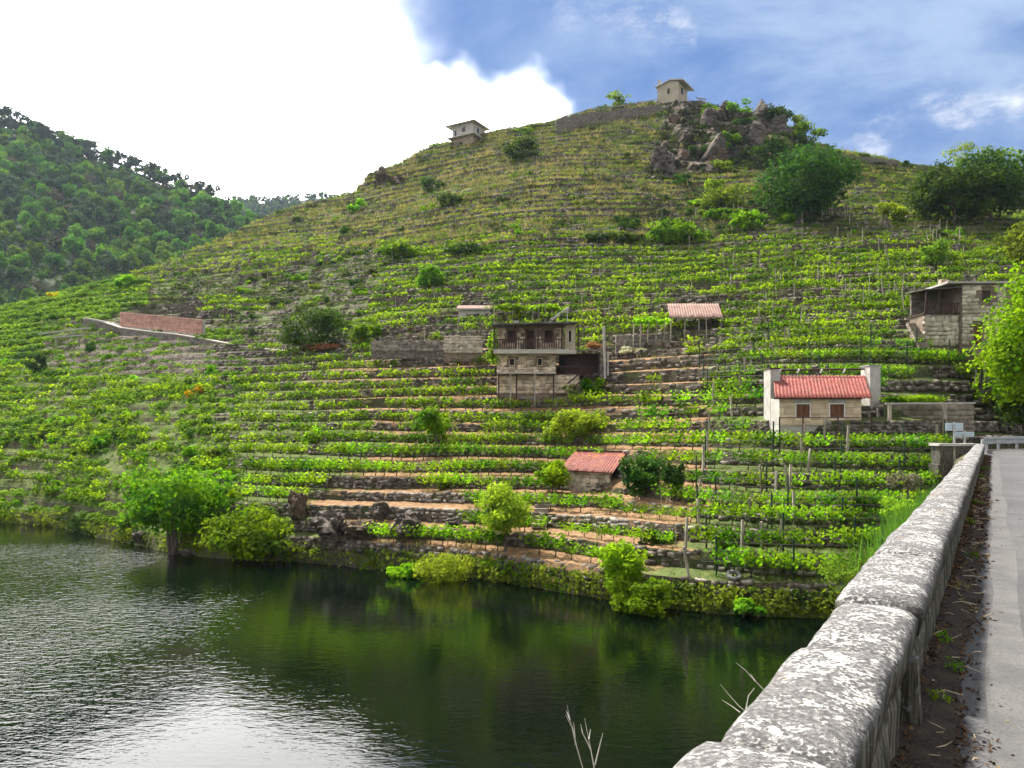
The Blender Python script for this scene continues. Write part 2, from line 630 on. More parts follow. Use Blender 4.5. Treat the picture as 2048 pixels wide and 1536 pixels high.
# terrain material
m_hill, t = material("hillside_soil")
at = lambda n: (lambda a: (setattr(a, 'attribute_name', n), a.outputs['Fac'])[1])(t.n('ShaderNodeAttribute'))
pv = pos(t)
n1 = t.noise(pv, 0.35, 4, 0.6)
n2 = t.noise(pv, 2.4, 4, 0.65)
n3 = t.noise(pv, 9.0, 3, 0.6)
green = t.mix(t.step(n2, 0.35, 0.65), (0.04, 0.072, 0.018), (0.09, 0.13, 0.034))
green = t.mix(t.math('MULTIPLY', t.step(n3, 0.45, 0.65), 0.75), green, (0.14, 0.115, 0.055))
soilc = t.mix(t.step(n2, 0.35, 0.7), (0.17, 0.10, 0.055), (0.30, 0.19, 0.105))
soilc = t.mix(t.math('MULTIPLY', t.step(n3, 0.5, 0.75), 0.5), soilc, (0.11, 0.08, 0.05))
strawc = t.mix(t.step(n2, 0.35, 0.65), (0.085, 0.11, 0.035), (0.20, 0.185, 0.08))
rockc = t.mix(t.step(n2, 0.35, 0.65), (0.05, 0.04, 0.033), (0.16, 0.135, 0.115))
rockc = t.mix(t.step(n3, 0.55, 0.75), rockc, (0.05, 0.045, 0.045))
thr = t.math('MULTIPLY', t.math('SUBTRACT', n1, 0.5), 1.5)
c = t.mix(t.step(t.math('ADD', at('straw'), thr), 0.3, 0.8), green, strawc)
c = t.mix(t.step(t.math('ADD', at('soil'), thr), 0.25, 0.6), c, soilc)
c = t.mix(t.step(t.math('ADD', at('rock'), thr), 0.3, 0.75), c, rockc)
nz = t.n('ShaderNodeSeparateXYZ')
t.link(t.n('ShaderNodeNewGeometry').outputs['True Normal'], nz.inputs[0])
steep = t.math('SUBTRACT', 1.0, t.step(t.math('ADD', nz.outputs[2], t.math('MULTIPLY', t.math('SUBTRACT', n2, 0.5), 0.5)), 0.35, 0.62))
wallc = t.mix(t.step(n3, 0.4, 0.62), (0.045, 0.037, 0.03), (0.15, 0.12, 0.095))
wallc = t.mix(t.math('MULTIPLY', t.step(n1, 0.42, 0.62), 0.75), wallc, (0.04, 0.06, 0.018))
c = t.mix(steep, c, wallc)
hb = t.math('ADD', t.math('MULTIPLY', n2, 0.6), t.math('MULTIPLY', n3, 0.5))
finish(t, principled(t, c, 0.95, bump(t, hb, 0.7, 0.12), 0, 0.1))
hill_mesh = np_mesh("hill", GRID_V, gf, m_hill, True, {'soil': soil.ravel(), 'straw': straw.ravel(), 'rock': rock.ravel()})
hill_mesh.polygons.foreach_set("use_smooth", np.zeros(len(gf), dtype=bool))
hill = link("hill", hill_mesh)
tag(hill, kind="structure")


def tread(k, X, f=0.4):
    """point on terrace k at sideways position X; f = 0 at the lip, 1 at the foot of the next wall"""
    i = np.clip((np.asarray(X) - XS[0]) / 0.36, 0, NX - 1.001)
    a = i.astype(int)
    b = i - a
    g = lambda A: A[a, k] * (1 - b) + A[a + 1, k] * b
    y0, y1, z0, z1 = g(LIPY), g(ynext), g(LIPZ), g(znext)
    z = z0 + (z1 - z0) * f - 0.05
    return np.stack([np.asarray(X, float), y0 + (y1 - y0) * f, z], -1), y1 - y0, g(DZ)


def hit(px, py, y0=30.0, y1=185.0):
    """where the sight line through a spot of the photograph meets the hill"""
    Y = np.arange(y0, y1, 0.2)
    X = (px - 1024) / F * Y
    Z = ZC + (HOR - py) / F * Y
    d = Y - hillY(X, Z)
    ok = np.where((d > 0) & (Z <= ridgeZ(X) + 1.0))[0]
    i = ok[0] if len(ok) else int(np.argmin(np.abs(d)))
    return np.array((X[i], Y[i], Z[i]))


def ground_z(x, y):
    """height of the built hill at a plan position"""
    i = int(np.clip(round((x - XS[0]) / 0.36), 0, NX - 1))
    return float(np.interp(y, np.maximum.accumulate(GY[i]), GZ[i]))


# ------------------------------------------------------------------ water
m_water, t = material("reservoir_water")
pv = pos(t)
wind = t.step(t.noise(pv, 0.035, 2, 0.5), 0.34, 0.62)
sx = t.n('ShaderNodeSeparateXYZ')
t.link(pv, sx.inputs[0])
calm = t.step(t.math('ADD', sx.outputs[0], t.math('MULTIPLY', t.math('SUBTRACT', t.noise(pv, 0.12, 2, 0.5), 0.5), 14.0)), -9.0, -27.0)
calm = t.math('MULTIPLY', calm, t.step(sx.outputs[1], 63.0, 52.0))
amp = t.math('MULTIPLY', t.math('MULTIPLY_ADD', calm, 0.52, 0.08), t.math('MULTIPLY_ADD', wind, 0.6, 0.55))
rot = t.n('ShaderNodeMapping')
t.link(pv, rot.inputs[0])
rot.inputs['Rotation'].default_value = (0, 0, math.radians(24))
rot.inputs['Scale'].default_value = (0.7, 1.6, 1)
r1 = t.noise(rot.outputs[0], 2.0, 2, 0.5, 0.5)
r2 = t.noise(t.scale(pv, (0.8, 1.5, 1)), 5.5, 2, 0.5, 0.3)
h = t.math('ADD', t.math('MULTIPLY', r1, 0.60), t.math('MULTIPLY', r2, 0.26))
bn = t.n('ShaderNodeBump')
bn.inputs['Distance'].default_value = 0.20
t.put(bn.inputs['Strength'], amp)
t.put(bn.inputs['Height'], h)
pw = t.n('ShaderNodeBsdfPrincipled')
pw.inputs['Base Color'].default_value = (0.001, 0.003, 0.0016, 1)
pw.inputs['Roughness'].default_value = 0.03
pw.inputs['IOR'].default_value = 1.33
t.link(bn.outputs[0], pw.inputs['Normal'])
finish(t, pw.outputs[0])
mb = MB().add([(-900, -300, 0), (900, -300, 0), (900, 1500, 0), (-900, 1500, 0)], [(0, 1, 2, 3)])
tag(mb.build("water", m_water), kind="structure")
# ------------------------------------------------------------------ leaves, vines, walls of the terraces
M_VINE = leaf_material("vine_leaf", (0.04, 0.13, 0.008), (0.26, 0.42, 0.018), 0.58, 0.3, (1.15, 1.2, 0.5))
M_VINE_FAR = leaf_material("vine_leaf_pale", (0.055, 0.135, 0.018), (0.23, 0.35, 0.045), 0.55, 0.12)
M_STEM = surface("vine_bark", (0.05, 0.035, 0.025), (0.11, 0.085, 0.06), 6, 0.95)
M_STONE = surface("terrace_stone", (0.13, 0.115, 0.10), (0.27, 0.245, 0.215), 1.6, 0.9, (0.075, 0.07, 0.06), 0.5, 0.03)
M_WOOD = surface("weathered_post", (0.22, 0.19, 0.15), (0.38, 0.345, 0.28), 5, 0.9, (0.12, 0.10, 0.08), stretch=(1, 1, 0.2), rnd=0.4)
M_GREENPOST = surface("green_metal_post", (0.012, 0.03, 0.018), (0.02, 0.045, 0.03), 4, 0.5)
M_WIRE = surface("trellis_wire", (0.04, 0.042, 0.042), (0.075, 0.075, 0.075), 4, 0.6)


def unit(v):
    return v / (np.linalg.norm(v, axis=-1, keepdims=True) + 1e-9)


def leaf_quads(c, n, size, rng, asp=0.8, droop=0.25):
    """bent diamond leaves at centres c with normals n -> (4N,3) verts"""
    N = len(c)
    n = unit(n)
    r = rng.normal(size=(N, 3))
    a = unit(np.cross(n, r))
    b = np.cross(n, a)
    s = np.broadcast_to(np.asarray(size, float), (N,))[:, None]
    fold = n * s * droop
    v = np.stack([c - a * s * 0.55, c + b * s * 0.5 * asp - fold * 0.5, c + a * s * 0.6 - fold, c - b * s * 0.5 * asp - fold * 0.5], 1)
    return v.reshape(-1, 3)


def quad_idx(n):
    return np.arange(n * 4).reshape(-1, 4)


def vine_variant(seed, n_leaf, size, h=1.0, wdt=0.62, dep=0.3):
    """one trained vine: gnarled stem, two arms along the wire, shoots with leaves; quads plus a material index per quad"""
    rng = np.random.default_rng(seed)
    mb = MB()
    lean = rng.uniform(-0.12, 0.12)
    pts = [(0, 0, -0.1), (lean * 0.5, rng.uniform(-0.05, 0.05), 0.2), (lean, rng.uniform(-0.06, 0.06), 0.42 * h), (lean * 1.2, 0, 0.55 * h)]
    mb.tube(pts, [0.05, 0.04, 0.036, 0.03], 4)
    for s in (-1, 1):
        mb.tube([(lean * 1.2, 0, 0.52 * h), (lean + s * wdt * 0.5, 0.03, 0.6 * h), (lean + s * wdt, 0, 0.64 * h)], [0.028, 0.02, 0.01], 4)
    sv = np.array(mb.v)
    sf = np.array([f for f in mb.f if len(f) == 4])
    # shoots
    ns = 9
    cs = []
    for i in range(ns):
        x0 = rng.uniform(-wdt, wdt)
        tip = np.array([x0 + rng.normal() * 0.18, rng.normal() * dep * 0.8, h * rng.uniform(0.85, 1.3)])
        base = np.array([x0, rng.normal() * 0.05, 0.58 * h])
        m = n_leaf // ns + 1
        tt = rng.uniform(0.05, 1.0, m)[:, None]
        p = base + (tip - base) * tt + rng.normal(size=(m, 3)) * np.array([0.15, dep * 0.55, 0.10]) - np.array([0, 0, 0.10]) * (1 - tt)
        cs.append(p)
    c = np.concatenate(cs)[:n_leaf]
    nrm = rng.normal(size=c.shape) * 0.7 + np.array([0, -0.25, 0.75])
    lv = leaf_quads(c, nrm, size * rng.uniform(0.7, 1.3, len(c)), rng)
    v = np.concatenate([sv, lv])
    f = np.concatenate([sf, quad_idx(len(c)) + len(sv)])
    return v, f, len(sf)


def replicate(var, loc, rz, sc, szz=None):
    """many copies of one variant -> verts, faces, material index"""
    v, f, ns = var
    n = len(loc)
    c, s = np.cos(rz), np.sin(rz)
    vx = v[None, :, 0] * sc[:, None]
    vy = v[None, :, 1] * sc[:, None]
    vz = v[None, :, 2] * (sc if szz is None else szz)[:, None]
    V = np.stack([vx * c[:, None] - vy * s[:, None] + loc[:, 0:1], vx * s[:, None] + vy * c[:, None] + loc[:, 1:2], vz + loc[:, 2:3]], -1)
    Fc = f[None] + (np.arange(n) * len(v))[:, None, None]
    mi = np.tile(np.concatenate([np.zeros(ns, np.int32), np.ones(len(f) - ns, np.int32)]), n)
    return V.reshape(-1, 3), Fc.reshape(-1, f.shape[1]), mi


def joined(name, chunks, mats, label, cat):
    vs, fs, ms = [], [], []
    b = 0
    for v, f, mi in chunks:
        vs.append(v)
        fs.append(f + b)
        ms.append(mi)
        b += len(v)
    m = np_mesh(name, np.concatenate(vs), np.concatenate(fs))
    for q in mats:
        m.materials.append(q)
    m.polygons.foreach_set("material_index", np.concatenate(ms).astype(np.int32))
    m.update()
    o = link(name, m)
    return tag(o, label, cat, kind="stuff")


# --- footprints of buildings and trees that keep vines away: (x, y, radius)
KEEP = []


def keep_off(px, py, r, Y=None):
    p = hit(px, py) if Y is None else P(px, py, Y)
    KEEP.append((p[0], p[1], r))


for q in ((1640, 850, 3.4), (1600, 850, 3.0), (1690, 850, 3.2), (1860, 845, 3.0), (1910, 845, 2.6), (1800, 845, 2.6), (1190, 975, 2.2), (1225, 975, 2.2), (1040, 770, 2.8), (1110, 770, 3.4), (1180, 765, 2.6), (950, 620, 2.4),
          (1395, 628, 3.6), (1330, 640, 2.2), (1940, 680, 4.5), (1880, 680, 3.2), (320, 640, 6.0), (250, 640, 4.0), (380, 660, 4.0), (660, 1040, 2.2), (720, 1050, 2.4), (800, 1030, 2.0), (880, 1040, 1.4), (1300, 985, 1.6),
          (1955, 870, 4.0), (1900, 880, 2.4), (930, 270, 4), (1350, 205, 5)):
    keep_off(*q)
KEEP = np.array(KEEP)


def free(X, Y):
    return np.all((X[:, None] - KEEP[None, :, 0]) ** 2 + (Y[:, None] - KEEP[None, :, 1]) ** 2 > KEEP[None, :, 2] ** 2, axis=1)


BARE = [[(1180, 745), (1420, 735), (1430, 790), (1250, 800), (1200, 790)], [(600, 985), (800, 965), (960, 1030), (900, 1075), (640, 1075)], [(1140, 700), (1440, 655), (1440, 700), (1230, 735)],
        [(740, 665), (990, 660), (990, 720), (860, 760), (740, 710)], [(230, 600), (420, 640), (480, 700), (200, 690), (140, 640)], SCRUB, CLIFF, UPPER_SCRUB,
        [(560, 690), (700, 690), (700, 712), (560, 712)], [(80, 645), (230, 660), (480, 700), (600, 735), (330, 772), (100, 745)]]


def vine_chance(px, py):
    """how full the rows are here"""
    qx, qy = ragged(px, py, 22)
    c = np.full(px.shape, 0.95)
    c = np.where((qx > 1040) & (qx < 1430) & (qy > 760) & (qy < 900), 0.72, c)
    c = np.where(qy < 480, 0.82, c)
    c = np.where(qy < 300, 0.6, c)
    c = np.where(ell(qx, qy, 1080, 345, 190, 60) > 0.5, 0.35, c)
    c = np.where((qy < 560) & (qx < 760), 0.6, c)
    c = np.where((qx > 1640) & (qy < 480), 0.7, c)
    c = np.where((qx < 480) & (qy > 690), 0.55, c)
    c = np.where((qx < 640) & (qy > 1010), 0.0, c)
    for b in BARE:
        c = np.where(inpoly(px, py, b), 0.06, c)
    return c


rng = np.random.default_rng(11)
VX, VK, VF = [], [], []
for k in range(NL - 1):
    x = np.arange(-105, 82, 0.84)
    x = x + rng.uniform(-0.16, 0.16, len(x))
    VX.append(x)
    VK.append(np.full(len(x), k))
    VF.append(np.full(len(x), 0.42) + (vnoise(x / 8, x * 0 + k * 3.3, 5) - 0.5) * 0.3)
    # wide terraces carry a second row
    p, wd, dz = tread(k, x, 0.8)
    ok = (wd > 3.0) & (p[:, 1] < 70)
    VX.append(x[ok] + 0.4)
    VK.append(np.full(ok.sum(), k))
    VF.append(np.full(ok.sum(), 0.82))
VX, VK, VF = map(np.concatenate, (VX, VK, VF))
VP = np.zeros((len(VX), 3))
VD = np.zeros(len(VX))
for k in range(NL - 1):
    s_ = VK == k
    VP[s_], _, VD[s_] = tread(k, VX[s_], VF[s_])
vpx, vpy = proj(VP[:, 0], VP[:, 1], VP[:, 2])
gap = fbm(VP[:, 0] / 2.6, VK * 5.1, 81, 3)
ch = vine_chance(vpx, vpy)
ok = (vpx > -60) & (vpx < 2110) & (VD > 0.45) & free(VP[:, 0], VP[:, 1]) & (rng.random(len(VX)) < ch * np.clip((gap - 0.20) * 5.0, 0, 1))
# the bridge end and its road are clear of vines
RD = np.array((math.sin(math.radians(32.65)), math.cos(math.radians(32.65))))
RN = np.array((-RD[1], RD[0]))
side = VP[:, 0] * RN[0] + VP[:, 1] * RN[1]
ok &= ~((side < 2.2) & (VP[:, 2] < 8.6))
VP, VK, vpx, vpy = VP[ok], VK[ok], vpx[ok], vpy[ok]
p2, _, _ = tread(0, VP[:, 0])
tang = np.zeros(len(VP))
for k in range(NL - 1):
    s_ = VK == k
    if s_.any():
        a, _, _ = tread(k, VP[s_, 0] - 0.8)
        b, _, _ = tread(k, VP[s_, 0] + 0.8)
        tang[s_] = np.arctan2(b[:, 1] - a[:, 1], b[:, 0] - a[:, 0])
vig = 0.66 + 0.52 * fbm(VP[:, 0] / 6, VK * 2.2, 91, 3)
vig *= np.where(vpy < 480, 0.8, 1.0)
vig *= np.where((vpx > 1130) & (vpy > 1030) & (vpx < 1390), 0.72, 1.0)
vdist = VP[:, 1]
near_var = [vine_variant(100 + i, 104, 0.205, 1.02, 0.68) for i in range(7)]
mid_var = [vine_variant(200 + i, 52, 0.25, 0.92, 0.72, 0.24) for i in range(6)]
far_var = [vine_variant(300 + i, 26, 0.34, 0.82, 0.75, 0.22) for i in range(5)]
order = np.argsort(np.where((vpx > 0) & (vpx < 1960) & (vpy < 1200), vdist, 1e6))
single = order[:300]
is_single = np.zeros(len(VP), bool)
is_single[single] = True


def split_mesh(var, name, mats):
    """stem mesh and leaf mesh of one variant"""
    v, f, ns = var
    nv = f[:ns].max() + 1
    a = np_mesh(name + "_stem", v[:nv], f[:ns], mats[0])
    b = np_mesh(name + "_leaves", v[nv:], f[ns:] - nv, mats[1])
    return a, b


vine_meshes = [split_mesh(q, "vine", (M_STEM, M_VINE)) for q in near_var]
ORD = ['lowest', 'second', 'third', 'fourth', 'fifth', 'sixth', 'seventh', 'eighth', 'ninth', 'tenth', 'eleventh', 'twelfth', 'thirteenth', 'fourteenth', 'fifteenth', 'sixteenth']
for j, i in enumerate(single):
    row = ORD[min(int(VK[i]), 15)]
    e = empty("grapevine", VP[i], tang[i])
    e.scale = (vig[i],) * 3
    if vpx[i] > 1395:
        lab, grp = f"leafy grapevine on the {row} wired terrace up from the water below the red roofed cottage", f"vines of the {row} wired terrace"
    elif vpx[i] > 1080:
        lab, grp = f"small grapevine on the {row} bare reddish terrace up from the water below the tool hut", f"vines of the {row} terrace below the hut"
    else:
        lab, grp = f"young grapevine in the {row} row up from the water beyond the light feathery tree", f"vines of the {row} row by the water"
    tag(e, lab, "grapevine", grp)
    a, b = vine_meshes[(i * 7) % len(vine_meshes)]
    link("stem", a, e)
    link("leaves", b, e)
chunks = []
upper = (vpy < 470) | ((vpx < 480) & (vpy < 560))
for lo, hi, vs, up_ in ((0, 62, near_var, False), (62, 92, mid_var, False), (92, 400, far_var, False), (92, 400, far_var, True)):
    s_ = np.where((vdist >= lo) & (vdist < hi) & ~is_single & (upper == up_))[0]
    for q, var in enumerate(vs):
        r = s_[q::len(vs)]
        if len(r):
            chunks.append(replicate(var, VP[r], tang[r] + rng.integers(0, 2, len(r)) * math.pi, vig[r] * (1.0 if lo < 92 else 0.95)))
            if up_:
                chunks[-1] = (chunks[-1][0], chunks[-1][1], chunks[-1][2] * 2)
joined("grapevines_beyond", chunks, (M_STEM, M_VINE, M_VINE_FAR), "rows of grapevines covering the terraces of the hillside", "grapevines")
print("vines", len(VP), "tris", sum(len(c[1]) for c in chunks) * 2)

# --- low tangle of leaves: brambles and vines run wild on the slope nearest the water, weeds on the walls
def clump_variant(seed, n, size, rad, h):
    rng = np.random.default_rng(seed)
    d = unit(rng.normal(size=(n, 3)))
    d[:, 2] = np.abs(d[:, 2])
    r = rng.uniform(0.55, 1.0, (n, 1)) ** 0.6
    c = d * r * np.array([rad, rad, h]) * (0.8 + 0.4 * rng.random((n, 1)))
    v = leaf_quads(c, d + rng.normal(size=(n, 3)) * 0.6 + (0, 0, 0.4), size * rng.uniform(0.7, 1.3, n), rng)
    return v, quad_idx(n), 0


def scatter_clumps(name, n, test, variants, smin, smax, mat, label, cat, seed, flat=1.0, onwall=False):
    rng = np.random.default_rng(seed)
    k = rng.integers(0, NL - 2, n)
    x = rng.uniform(-104, 80, n)
    loc = np.zeros((n, 3))
    dz = np.zeros(n)
    f = rng.uniform(-0.05, 1.0, n) if not onwall else rng.uniform(-0.12, 0.06, n)
    for kk in range(NL - 1):
        s_ = k == kk
        if s_.any():
            loc[s_], _, dz[s_] = tread(kk, x[s_], f[s_])
    if onwall:
        loc[:, 2] -= rng.uniform(0.0, 0.6, n)
        loc[:, 1] -= 0.1
    px, py = proj(loc[:, 0], loc[:, 1], loc[:, 2])
    ok = (px > -40) & (px < 2090) & (dz > 0.2) & (rng.random(n) < test(px, py, loc)) & free(loc[:, 0], loc[:, 1])
    ok &= ~(((loc[:, 0] * RN[0] + loc[:, 1] * RN[1]) < 2.0) & (loc[:, 2] < 8.6))
    loc = loc[ok]
    far = np.clip(loc[:, 1] / 70.0, 0.8, 1.8)
    sc = rng.uniform(smin, smax, len(loc)) * far
    ch = []
    for q, var in enumerate(variants):
        L = loc[q::len(variants)]
        s2 = sc[q::len(variants)]
        if len(L):
            ch.append(replicate(var, L, rng.uniform(0, 6.28, len(L)), s2, s2 * flat))
    print(name, len(loc), "tris", sum(len(c[1]) * (c[1].shape[1] - 2) for c in ch))
    o = joined(name, ch, (mat,), label, cat)
    o.data.polygons.foreach_set("material_index", np.zeros(len(o.data.polygons), np.int32))
    return o


M_BRAMBLE = leaf_material("bramble_leaf", (0.04, 0.10, 0.012), (0.17, 0.28, 0.02), 0.45, 0.16)
M_WEED = leaf_material("weed_leaf", (0.045, 0.075, 0.018), (0.12, 0.15, 0.035), 0.35, 0.2)
M_SCRUB = leaf_material("scrub_leaf", (0.03, 0.055, 0.018), (0.085, 0.11, 0.035), 0.3, 0.12)
M_STRAW = leaf_material("dry_grass_blade", (0.17, 0.175, 0.055), (0.34, 0.30, 0.13), 0.45, 0.2, (1.1, 1.1, 0.8))
M_GRASS = leaf_material("grass_blade", (0.055, 0.13, 0.018), (0.13, 0.22, 0.035), 0.45, 0.2, (1.1, 1.2, 0.7))
cl = [clump_variant(400 + i, 34, 0.22, 0.55, 0.5) for i in range(6)]


def t_bramble(px, py, L):
    qx, qy = ragged(px, py, 26)
    a = ((qx < 490) & (qy > 660)).astype(float) * np.clip((fbm(L[:, 0] / 5, L[:, 2] / 1.6, 151) - 0.36) * 4.5, 0.05, 1)
    a = np.maximum(a, ((qx < 300) & (qy > 560) & (qy <= 700)) * 0.9)
    return np.where(inpoly(px, py, [(80, 640), (230, 645), (480, 695), (600, 735), (330, 765), (100, 740)]), a * 0.22, a)


scatter_clumps("bramble_tangle", 46000, t_bramble, cl, 0.75, 1.35, M_BRAMBLE, "tangle of brambles and untended vines over the slope by the water", "brambles", 5, 0.85)


def t_scrub(px, py, L):
    a = inpoly(px, py, SCRUB) * 0.55 + inpoly(px, py, CLIFF) * 0.8 + inpoly(px, py, UPPER_SCRUB) * 0.7
    a = a + ((py < 480) * np.clip((fbm(L[:, 0] / 9, L[:, 2] / 3.0, 161) - 0.56) * 5, 0, 0.8))
    return a


scatter_clumps("hillside_scrub", 24000, t_scrub, cl, 0.6, 1.2, M_SCRUB, "dark low scrub between the abandoned terraces", "scrub", 6, 0.7)


def t_weed(px, py, L):
    return np.where(py < 1240, np.clip((fbm(L[:, 0] / 3, L[:, 2] / 1.2, 171) - 0.38) * 2.4, 0, 0.5), 0)


scatter_clumps("wall_weeds", 15000, t_weed, [clump_variant(430 + i, 16, 0.2, 0.4, 0.3) for i in range(5)], 0.6, 1.2, M_WEED, "weeds hanging over the terrace walls", "weeds", 7, 0.8, True)


def tuft_variant(seed, n, h, w):
    rng = np.random.default_rng(seed)
    b = rng.normal(size=(n, 2)) * w
    d = rng.normal(size=(n, 2)) * h * 0.45
    hh = h * rng.uniform(0.5, 1.1, n)
    a = rng.uniform(0, 6.28, n)
    s = 0.022 + 0.012 * rng.random(n)
    v = np.zeros((n, 3, 3))
    v[:, 0, :2] = b + np.stack([np.cos(a), np.sin(a)], -1) * s[:, None]
    v[:, 1, :2] = b - np.stack([np.cos(a), np.sin(a)], -1) * s[:, None]
    v[:, 2, :2] = b + d
    v[:, 2, 2] = hh
    v[:, :2, 2] = -0.05
    return v.reshape(-1, 3), np.arange(n * 3).reshape(-1, 3), 0


tf = [tuft_variant(500 + i, 16, 0.36, 0.2) for i in range(6)]


def t_straw(px, py, L):
    qx, qy = ragged(px, py, 30)
    a = (qy < 500) * np.clip(ell(qx, qy, 1050, 360, 420, 130) + ell(qx, qy, 560, 450, 260, 90) + 0.2, 0, 1) * 0.75
    a = np.maximum(a, (qx > 850) * (qx < 1430) * (qy > 680) * (qy < 1100) * 0.22)
    return a * np.clip((fbm(L[:, 0] / 5, L[:, 2] / 2.5, 181) - 0.25) * 3, 0, 1) * (1 - 0.8 * inpoly(px, py, CLIFF))


scatter_clumps("dry_grass", 44000, t_straw, tf, 0.8, 1.5, M_STRAW, "dry straw coloured grass on the upper terraces", "grass", 8)


def t_grass(px, py, L):
    a = np.full(px.shape, 0.42)
    a = np.where(py < 480, 0.6, a)
    a = np.where((px > 1390) & (py > 680), 0.95, a)
    a = np.where((px > 840) & (px < 1420) & (py > 690), 0.12, a)
    return a * (1 - 0.8 * inpoly(px, py, CLIFF))


scatter_clumps("terrace_grass", 50000, t_grass, tf, 0.5, 1.0, M_GRASS, "green grass growing on the terraces", "grass", 9)
# ------------------------------------------------------------------ trees and shrubs
M_BARK = surface("bark", (0.06, 0.045, 0.035), (0.14, 0.11, 0.085), 4, 0.95, stretch=(1, 1, 0.3))
L_BRIGHT = leaf_material("leaf_bright", (0.07, 0.20, 0.006), (0.25, 0.42, 0.012), 0.55, 0.5)
L_MID = leaf_material("leaf_mid", (0.04, 0.13, 0.008), (0.17, 0.31, 0.012), 0.5, 0.5)
L_DARK = leaf_material("leaf_dark", (0.022, 0.06, 0.012), (0.065, 0.125, 0.018), 0.35, 0.5)
L_OLIVE = leaf_material("leaf_olive", (0.08, 0.15, 0.015), (0.20, 0.29, 0.03), 0.5, 0.5)
L_PALE = leaf_material("leaf_pale", (0.15, 0.26, 0.02), (0.31, 0.43, 0.035), 0.55, 0.6)
L_YELLOW = leaf_material("broom_flower", (0.30, 0.25, 0.01), (0.55, 0.40, 0.01), 0.4, 1.5)
L_GREY = leaf_material("scrub_grey", (0.09, 0.085, 0.06), (0.17, 0.15, 0.11), 0.2, 0.6)
L_RUST = leaf_material("dry_brush", (0.22, 0.09, 0.04), (0.34, 0.17, 0.08), 0.2, 1.0)
L_WHITE = leaf_material("white_blossom", (0.55, 0.58, 0.45), (0.7, 0.72, 0.6), 0.3, 1.0)


def crown_mesh(seed, rx, ry, rz, n_lobe, n_leaf, size, mat, hollow=0.35, flat_base=0.55, asp=0.75, name="crown"):
    """leaves gathered in uneven clumps through an ellipsoid whose centre is the origin; returns mesh and lobe centres"""
    rng = np.random.default_rng(seed)
    d = unit(rng.normal(size=(n_lobe, 3)))
    d[:, 2] = np.where(d[:, 2] < -flat_base, -flat_base, d[:, 2])
    lc = d * rng.uniform(hollow, 0.82, (n_lobe, 1)) * np.array([rx, ry, rz])
    lr = rng.uniform(0.22, 0.42, n_lobe)
    wgt = lr ** 2
    which = rng.choice(n_lobe, n_leaf, p=wgt / wgt.sum())
    q = unit(rng.normal(size=(n_leaf, 3)))
    rad = rng.uniform(0.35, 1.0, (n_leaf, 1)) ** 0.5 * (0.75 + 0.5 * rng.random((n_leaf, 1)))
    c = lc[which] + q * rad * lr[which][:, None] * np.array([rx, ry, rz]) * np.array([1, 1, 0.95])
    nrm = q * 0.8 + rng.normal(size=(n_leaf, 3)) * 0.55 + np.array([0, 0, 0.45])
    v = leaf_quads(c, nrm, size * rng.uniform(0.6, 1.35, n_leaf), rng, asp)
    return np_mesh(name, v, quad_idx(n_leaf), mat), lc


def trunk_mesh(seed, base, top, r, lobes, n_limb=6, stems=1):
    rng = np.random.default_rng(seed)
    mb = MB()
    for s in range(stems):
        off = np.array([rng.normal() * 0.25, rng.normal() * 0.25, 0]) * (stems > 1) * top[2] * 0.12
        mid = (np.array(base) * 0.5 + np.array(top) * 0.5) + rng.normal(size=3) * r * 1.2 + off * 1.5
        mb.tube([np.array(base) + off, mid, np.array(top) + off * 3], [r * 1.25, r * 0.85, r * 0.5], 7)
        pick = rng.permutation(len(lobes))[:n_limb]
        for i in pick:
            a = mid * 0.3 + np.array(top) * 0.7 + off
            b = a * 0.45 + np.array(lobes[i]) * 0.55 + rng.normal(size=3) * r
            mb.tube([a, b, lobes[i]], [r * 0.45, r * 0.3, r * 0.1], 5)
    return mb.mesh("trunk", M_BARK)


def tree(name, label, px, pyb, pyt, x0, x1, mat, Y=None, leaf=0.28, n=2600, lobes=26, bare=0.22, stems=1, cat="tree", depth=0.9, seed=None, hollow=0.35, trunk=True, sink=0.15, group=None, flat_base=0.85, asp=0.75):
    """a tree whose foot stands at column px / row pyb of the photograph, with its height and spread read off there"""
    seed = seed or int(px * 7 + pyb)
    p = hit(px, pyb) if Y is None else P(px, pyb, Y)
    k = p[1] / F
    h = (pyb - pyt) * k
    wdt = (x1 - x0) * k
    cx = ((x0 + x1) / 2 - px) * k
    rz = h * (1 - bare) / 2 * 1.02
    rx = wdt / 2 * 1.1
    cz = h - rz * 1.0
    e = empty(name, (p[0], p[1], p[2] - sink))
    tag(e, label, cat, group)
    cm, lc = crown_mesh(seed, rx, rx * depth, rz, lobes, n, leaf, mat, hollow, flat_base, asp)
    link("crown", cm, e, (cx, 0, cz + sink))
    if trunk:
        lw = [(q[0] + cx, q[1], q[2] + cz + sink) for q in lc]
        link("trunk", trunk_mesh(seed + 1, (0, 0, -0.3), (cx * 0.6, 0, cz * 0.8 + sink), max(0.05, h * 0.022), lw, 7, stems), e)
    return e


